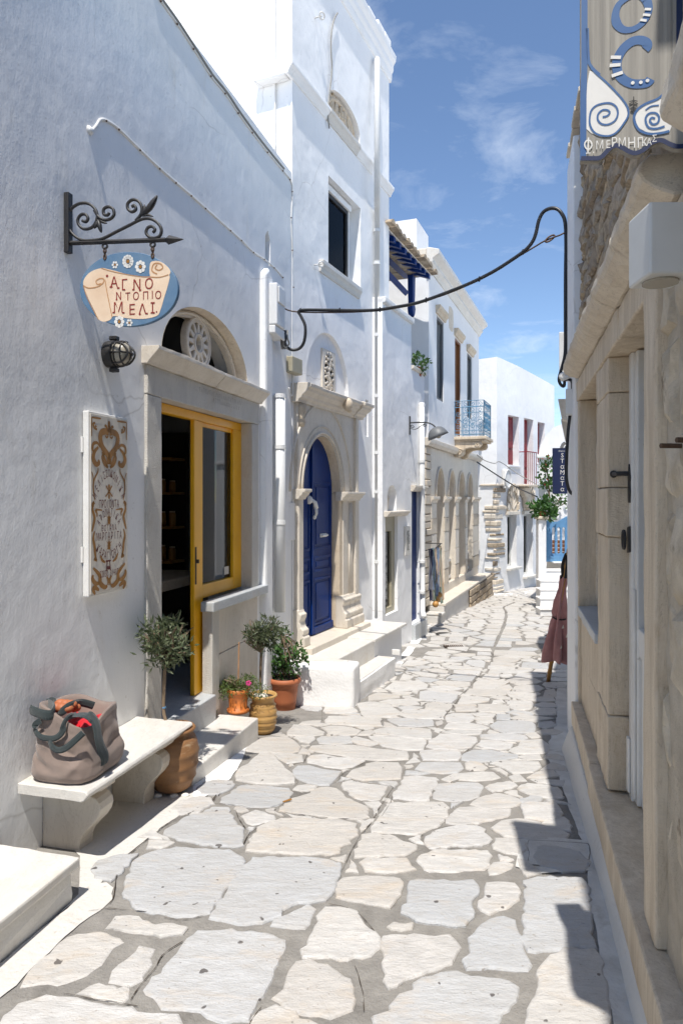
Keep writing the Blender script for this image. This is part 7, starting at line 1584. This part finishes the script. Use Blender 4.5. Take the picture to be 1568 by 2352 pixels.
def strap(pts, w, side0, nm='strap'):
    """cloth band through sighted points (x, y on the view, distance s along the wall)"""
    P = bend([((lambda c: A(c[0], -sv, c[1]))(WA.sz(*qd(x, y), -sv)) if sv < 0 else (lambda c: A(sv, max(.02, c[0]), c[1]))(WA.cross(*qd(x, y), sv))) for x, y, sv in pts], 7); m = MB(); n = len(P)
    for i, p in enumerate(P):
        t = (P[min(n-1, i+1)]-P[max(0, i-1)]).normalized(); sd = Vector(side0(i/(n-1)) if callable(side0) else side0); sd = (sd-t*sd.dot(t)).normalized(); nn = t.cross(sd)
        for a, b in ((-.5, .0), (-.25, .004), (.25, .004), (.5, .0), (.5, -.003), (-.5, -.003)): m.v.append(p+sd*w*a+nn*b)
    m.f = [(i*6+k, i*6+(k+1) % 6, (i+1)*6+(k+1) % 6, (i+1)*6+k) for i in range(n-1) for k in range(6)]+[tuple(range(5, -1, -1)), tuple((n-1)*6+k for k in range(6))]
    part(nm, m, 'strap_cloth', bg, smooth=False)
UPV = (0, 0, 1); OUT = tuple(WA.n*.4+Vector((0, 0, 1)))
strap([(225, 250, 3.60), (265, 270, 3.585), (330, 290, 3.58), (385, 285, 3.60), (402, 235, 3.64), (360, 205, 3.70)], .050, UPV)
strap([(330, 200, 3.75), (400, 190, 3.74), (440, 270, 3.68), (520, 220, 3.70), (600, 200, 3.80), (690, 222, 3.86)], .040, UPV)
strap([(300, 330, 3.585), (262, 360, 3.575), (262, 410, 3.57), (310, 455, 3.565), (400, 462, 3.565), (455, 420, 3.57), (475, 350, 3.58), (510, 305, 3.62), (560, 290, 3.70)], .030, UPV)
strap([(365, 480, 3.565), (385, 525, 3.56), (430, 550, 3.56), (490, 530, 3.56), (560, 470, 3.565), (615, 420, 3.58)], .032, UPV)
rs = lambda f: tuple(WA.t*(1-.3*f)+WA.n*.0)
strap([(560, 285, 3.68), (630, 290, -.345), (690, 320, -.37), (715, 380, -.385), (725, 450, -.392), (745, 530, -.395), (775, 600, -.392), (770, 650, -.385)], .06, rs)
m = MB()
for i in range(9): m.ball(A(3.70+.03*(i % 3), .12+.03*(i//3), bz+.345+.014*math.sin(i*2.1)), .032, 9, 7, (1.1, .8, .75))
part('folded_cloth', m, 'terracotta', bg, smooth=True)

# ================================================================== pots and plants
def pebbles(c, r, z, n, seed, par):
    rr = random.Random(seed)
    for i in range(n):
        a, q = rr.uniform(0, 6.28), r*math.sqrt(rr.random()); m = MB().ball((c.x+q*math.cos(a), c.y+q*math.sin(a), z), rr.uniform(.022, .036), 7, 5, (1.2, 1, .8)); part('pebble', m, 'pebble', par, smooth=True)
def tree(nm, label, base, prof, matp, trunk, crown, n, L, w, leaf, seed, soil_r, soil_z, sq=(1, 1, 1), shell=.35, twigs=14, tr=.011, soilm='soil'):
    t = thing(nm, label, 'potted plant', base); part('pot', MB().lathe(base, prof, 36), matp, t, smooth=True)
    part('soil', MB().lathe(base+Vector((0, 0, soil_z-.03)), [(soil_r, 0), (soil_r, .03)], 24), soilm, t)
    if trunk: part('trunk', MB().tube(bend(trunk, 5), tr, 8), 'bark', t, smooth=True)
    rr = random.Random(seed); tw = MB(); c = Vector(crown[0]); top_ = Vector(trunk[-1]) if trunk else base+Vector((0, 0, soil_z))
    for i in range(twigs):
        d = Vector((rr.uniform(-1, 1), rr.uniform(-1, 1), rr.uniform(-.6, 1))).normalized(); e = c+Vector((d.x*sq[0], d.y*sq[1], d.z*sq[2]))*crown[1]*rr.uniform(.6, .95)
        tw.tube(bend([top_, (top_+e)/2+Vector((rr.gauss(0, .02), rr.gauss(0, .02), .02)), e], 3), [.005]*6+[.002], 5)
    if twigs: part('twigs', tw, 'bark', t)
    lm = MB(); K = 11                       # uneven clumps, gaps between them
    for i in range(K):
        d = Vector((rr.gauss(0, 1), rr.gauss(0, 1), rr.gauss(0, 1))).normalized()*crown[1]*rr.uniform(.25, .72); q = leaves(c+Vector((d.x*sq[0], d.y*sq[1], d.z*sq[2])), crown[1]*rr.uniform(.34, .58), max(8, n//K), L, w, seed*20+i, sq, .1); lm.add(q.v, q.f)
    part('crown', lm, leaf, t, recalc=False); return t
# big brown jar with an olive standard, between bench and steps
pb = gnd(397, 1818); pb.z += .02
pbr = [(.085, 0), (.115, .02), (.135, .07), (.148, .085), (.144, .10), (.155, .15), (.163, .165), (.158, .18), (.163, .23), (.168, .245), (.162, .26), (.155, .30), (.14, .335), (.115, .35), (.118, .365), (.14, .375), (.146, .385), (.138, .395), (.118, .39), (.108, .36)]
tc_ = at(392, 1472, pb.y+.05)
o1 = tree('olive_tree', 'young olive tree in a big brown ribbed jar behind the bench', pb, pbr, 'pot_brown', [pb+Vector((-.01, .03, .35)), at(377, 1640, pb.y+.05), at(378, 1560, pb.y+.05), at(380, 1520, pb.y+.05)], (tc_, .215), 1150, .062, .015, 'olive_leaf', 71, .112, .365, (1, 1, .82), .25, 26)
pebbles(pb, .07, pb.z+.37, 9, 5, o1); part('tie', MB().lathe(at(377, 1626, pb.y+.05), [(.013, 0), (.013, .008)], 10), 'blue_gate', o1)
for dx in (-.07, .03, .1): part('foot_stone', MB().ball((pb.x+dx, pb.y-.09+.03*abs(dx), g(pb.y)+.012), .022, 8, 6, (1.3, 1, .7)), 'pebble', o1, smooth=True)
# tan ribbed jar with olive standard
pt_ = gnd(604, 1684); rb = []
for i in range(15):
    t = i/14; z = .03+.25*t; r0 = .082+.035*math.sin(math.pi*min(1, t*.78+.12)); rb.append((r0+.007*math.sin(t*math.pi*10), z))
pf2 = [(.07, 0), (.083, .02)]+rb+[(.096, .295), (.118, .315), (.122, .325), (.112, .335), (.097, .325), (.09, .29)]
ct_ = at(600, 1452, pt_.y+.1)
o2 = tree('olive_tree', 'olive standard in a tan ribbed jar beside the lower step', pt_, pf2, 'pot_tan', [pt_+Vector((-.02, .02, .28)), at(598, 1560, pt_.y+.08), at(600, 1500, pt_.y+.1)], (ct_, .195), 900, .055, .014, 'olive_leaf', 72, .092, .31, (1.05, 1, .78), .25, 24)
pebbles(pt_, .06, pt_.z+.315, 8, 6, o2)
# small orange pot on the step
cpx = (547, 1640); zs = .034; Yp = F_*(CZ-zs)/(cpx[1]-5-HY); po_ = Vector(((cpx[0]-CX)*Yp/F_, Yp, zs))
pf3 = [(.108, 0), (.118, .012), (.118, .03), (.100, .03), (.092, .032), (.102, .12), (.108, .155), (.118, .158), (.120, .195), (.110, .197), (.104, .16)]
o3 = tree('flowering_pot', 'small orange pot with a fine-leaved pink-flowering plant on the step', po_, [(r*.78, z) for r, z in pf3], 'terracotta_orange', None, (po_+Vector((.0, 0, .235)), .16), 1500, .030, .008, 'fine_leaf', 73, .078, .165, (1.12, 1, .55), .1, 18)
part('leaves', leaves(po_+Vector((.13, 0, .17)), .11, 350, .026, .008, 81, (1.2, 1, .6), .1), 'fine_leaf', o3, recalc=False); part('leaves', leaves(po_+Vector((-.11, 0, .17)), .09, 220, .026, .008, 82, (1.1, 1, .7), .1), 'fine_leaf', o3, recalc=False)
part('cane', MB().tube([po_+Vector((.0, 0, .16)), at(549, 1475, Yp)], .006, 6), 'stick', o3)
fl = at(571, 1569, Yp-.08)
for k in range(5): part('petal', MB().ball(fl+Vector((.014*math.cos(k*1.257), -.004, .014*math.sin(k*1.257))), .011, 7, 5, (1, .5, 1)), 'petal', o3)
# terracotta rimmed pot with a leafy shrub
pr2 = gnd(654, 1628); pf4 = [(.105, 0), (.112, .01), (.113, .045), (.120, .05), (.124, .10), (.140, .23), (.150, .262), (.162, .266), (.172, .285), (.168, .315), (.155, .322), (.142, .315), (.138, .27)]
cs_ = at(652, 1500, pr2.y)
o4 = tree('shrub_pot', 'rimmed terracotta pot with a straggling leafy shrub by the landing', pr2, [(r*.93, z*.98) for r, z in pf4], 'terracotta', [pr2+Vector((0, 0, .27)), pr2+Vector((-.02, 0, .40)), at(645, 1500, pr2.y), at(648, 1460, pr2.y)], (cs_, .21), 420, .045, .028, 'shrub_leaf', 74, .128, .30, (.8, .8, 1.1), .15, 22, .007)
lv = MB()
for x, y, r, n in ((690, 1508, .07, 45), (672, 1530, .09, 60), (622, 1530, .09, 70), (640, 1545, .09, 70), (625, 1490, .06, 40), (700, 1515, .04, 20), (655, 1458, .06, 35)):
    q = leaves(at(x, y, pr2.y), r, n, .045, .028, int(x+y), (1, 1, 1), .1); lv.add(q.v, q.f)
part('leaves', lv, 'shrub_leaf', o4, recalc=False)
part('twig', MB().tube(bend([at(660, 1545, pr2.y), at(675, 1520, pr2.y), at(690, 1508, pr2.y), at(703, 1512, pr2.y)], 4), .004, 5).tube(bend([at(650, 1545, pr2.y), at(630, 1520, pr2.y), at(622, 1485, pr2.y)], 4), .004, 5), 'bark', o4)
# folded umbrella leaning by the wall on the right
ub = thing('folded_umbrella', 'folded pink patterned sun umbrella on a bamboo pole', 'umbrella', gnd(1258, 1566)); p0, p1 = gnd(1258, 1566), at(1306, 1262, 7.05)
ax = (p1-p0); tU = lambda t: p0+ax*t
pm = MB().tube([tU(0), tU(1)], .024, 10); part('pole', pm, 'bamboo', ub, smooth=True)
for t in (.08, .17, .26): part('node', MB().tube([tU(t-.006), tU(t+.006)], .028, 10), 'bamboo', ub, smooth=True)
def cloth(t0, t1, prof, mat, seed, n=56, folds=5):
    m = MB(); x = ax.cross(Vector((0, 1, 0))).normalized(); y = ax.normalized().cross(x); K = 30
    for j in range(K+1):
        f = j/K; t = t0+(t1-t0)*f; off = Vector((0, 0, 0))
        for (a, ra, oa), (b, rb_, ob) in zip(prof, prof[1:]):
            if f <= b: q = (f-a)/(b-a); r = ra+(rb_-ra)*q; off = Vector((oa+(ob-oa)*q, 0, 0)); break
        for i in range(n):
            th = 2*math.pi*i/n; rr_ = r*(1+.42*math.sin(folds*th+seed+f*2.2)+.2*math.sin((folds+4)*th-f*3)); c = tU(t)+off
            m.v.append(c+x*rr_*math.cos(th)*1.+y*rr_*math.sin(th)*.8-ax.normalized()*(.035*math.sin(3*th+seed) if j == 0 else 0))
    m.f = [(j*n+i, j*n+(i+1) % n, (j+1)*n+(i+1) % n, (j+1)*n+i) for j in range(K) for i in range(n)]
    return part('canopy', m, mat, ub, smooth=True, recalc=False)
cn = cloth(.20, .82, [(0, .115, .055), (.12, .12, .05), (.3, .105, .035), (.48, .07, .02), (.52, .055, .015), (.56, .062, .01), (.7, .05, .0), (.85, .03, .0), (1, .035, .0)], 'pink_cloth', 1.)
cloth(.815, .97, [(0, .05, .02), (.5, .045, .015), (1, .03, .0)], 'black_cloth', 2.)
part('tie_band', MB().tube([tU(.52)+Vector((.075*math.cos(2*math.pi*i/16), .06*math.sin(2*math.pi*i/16), .02*math.sin(2*math.pi*i/16)))+Vector((.015, 0, 0)) for i in range(16)], .008, 6, True), 'black_cloth', cn)
for t, dx, w in ((.31, .03, .02), (.40, .075, .025), (.46, .03, .022)):
    pm = MB(); c = tU(t)+Vector((dx, -.145 if t < .42 else -.10, 0)); pm.add([c+Vector((-w*.6, 0, -w)), c+Vector((w*.7, .004, -w*.8)), c+Vector((w*.2, .002, w))], [(0, 1, 2)]); part('print', pm, 'board_cream', cn, recalc=False)
# odds and ends
c = gnd(q4(660, 790)[0], q4(660, 790)[1]); tag(part('cigarette_end', MB().tube([c+Vector((0, 0, .015)), c+Vector((.05, .03, .018))], .005, 6), 'board_ochre'), 'cigarette end lying on the mortar joint', 'litter')
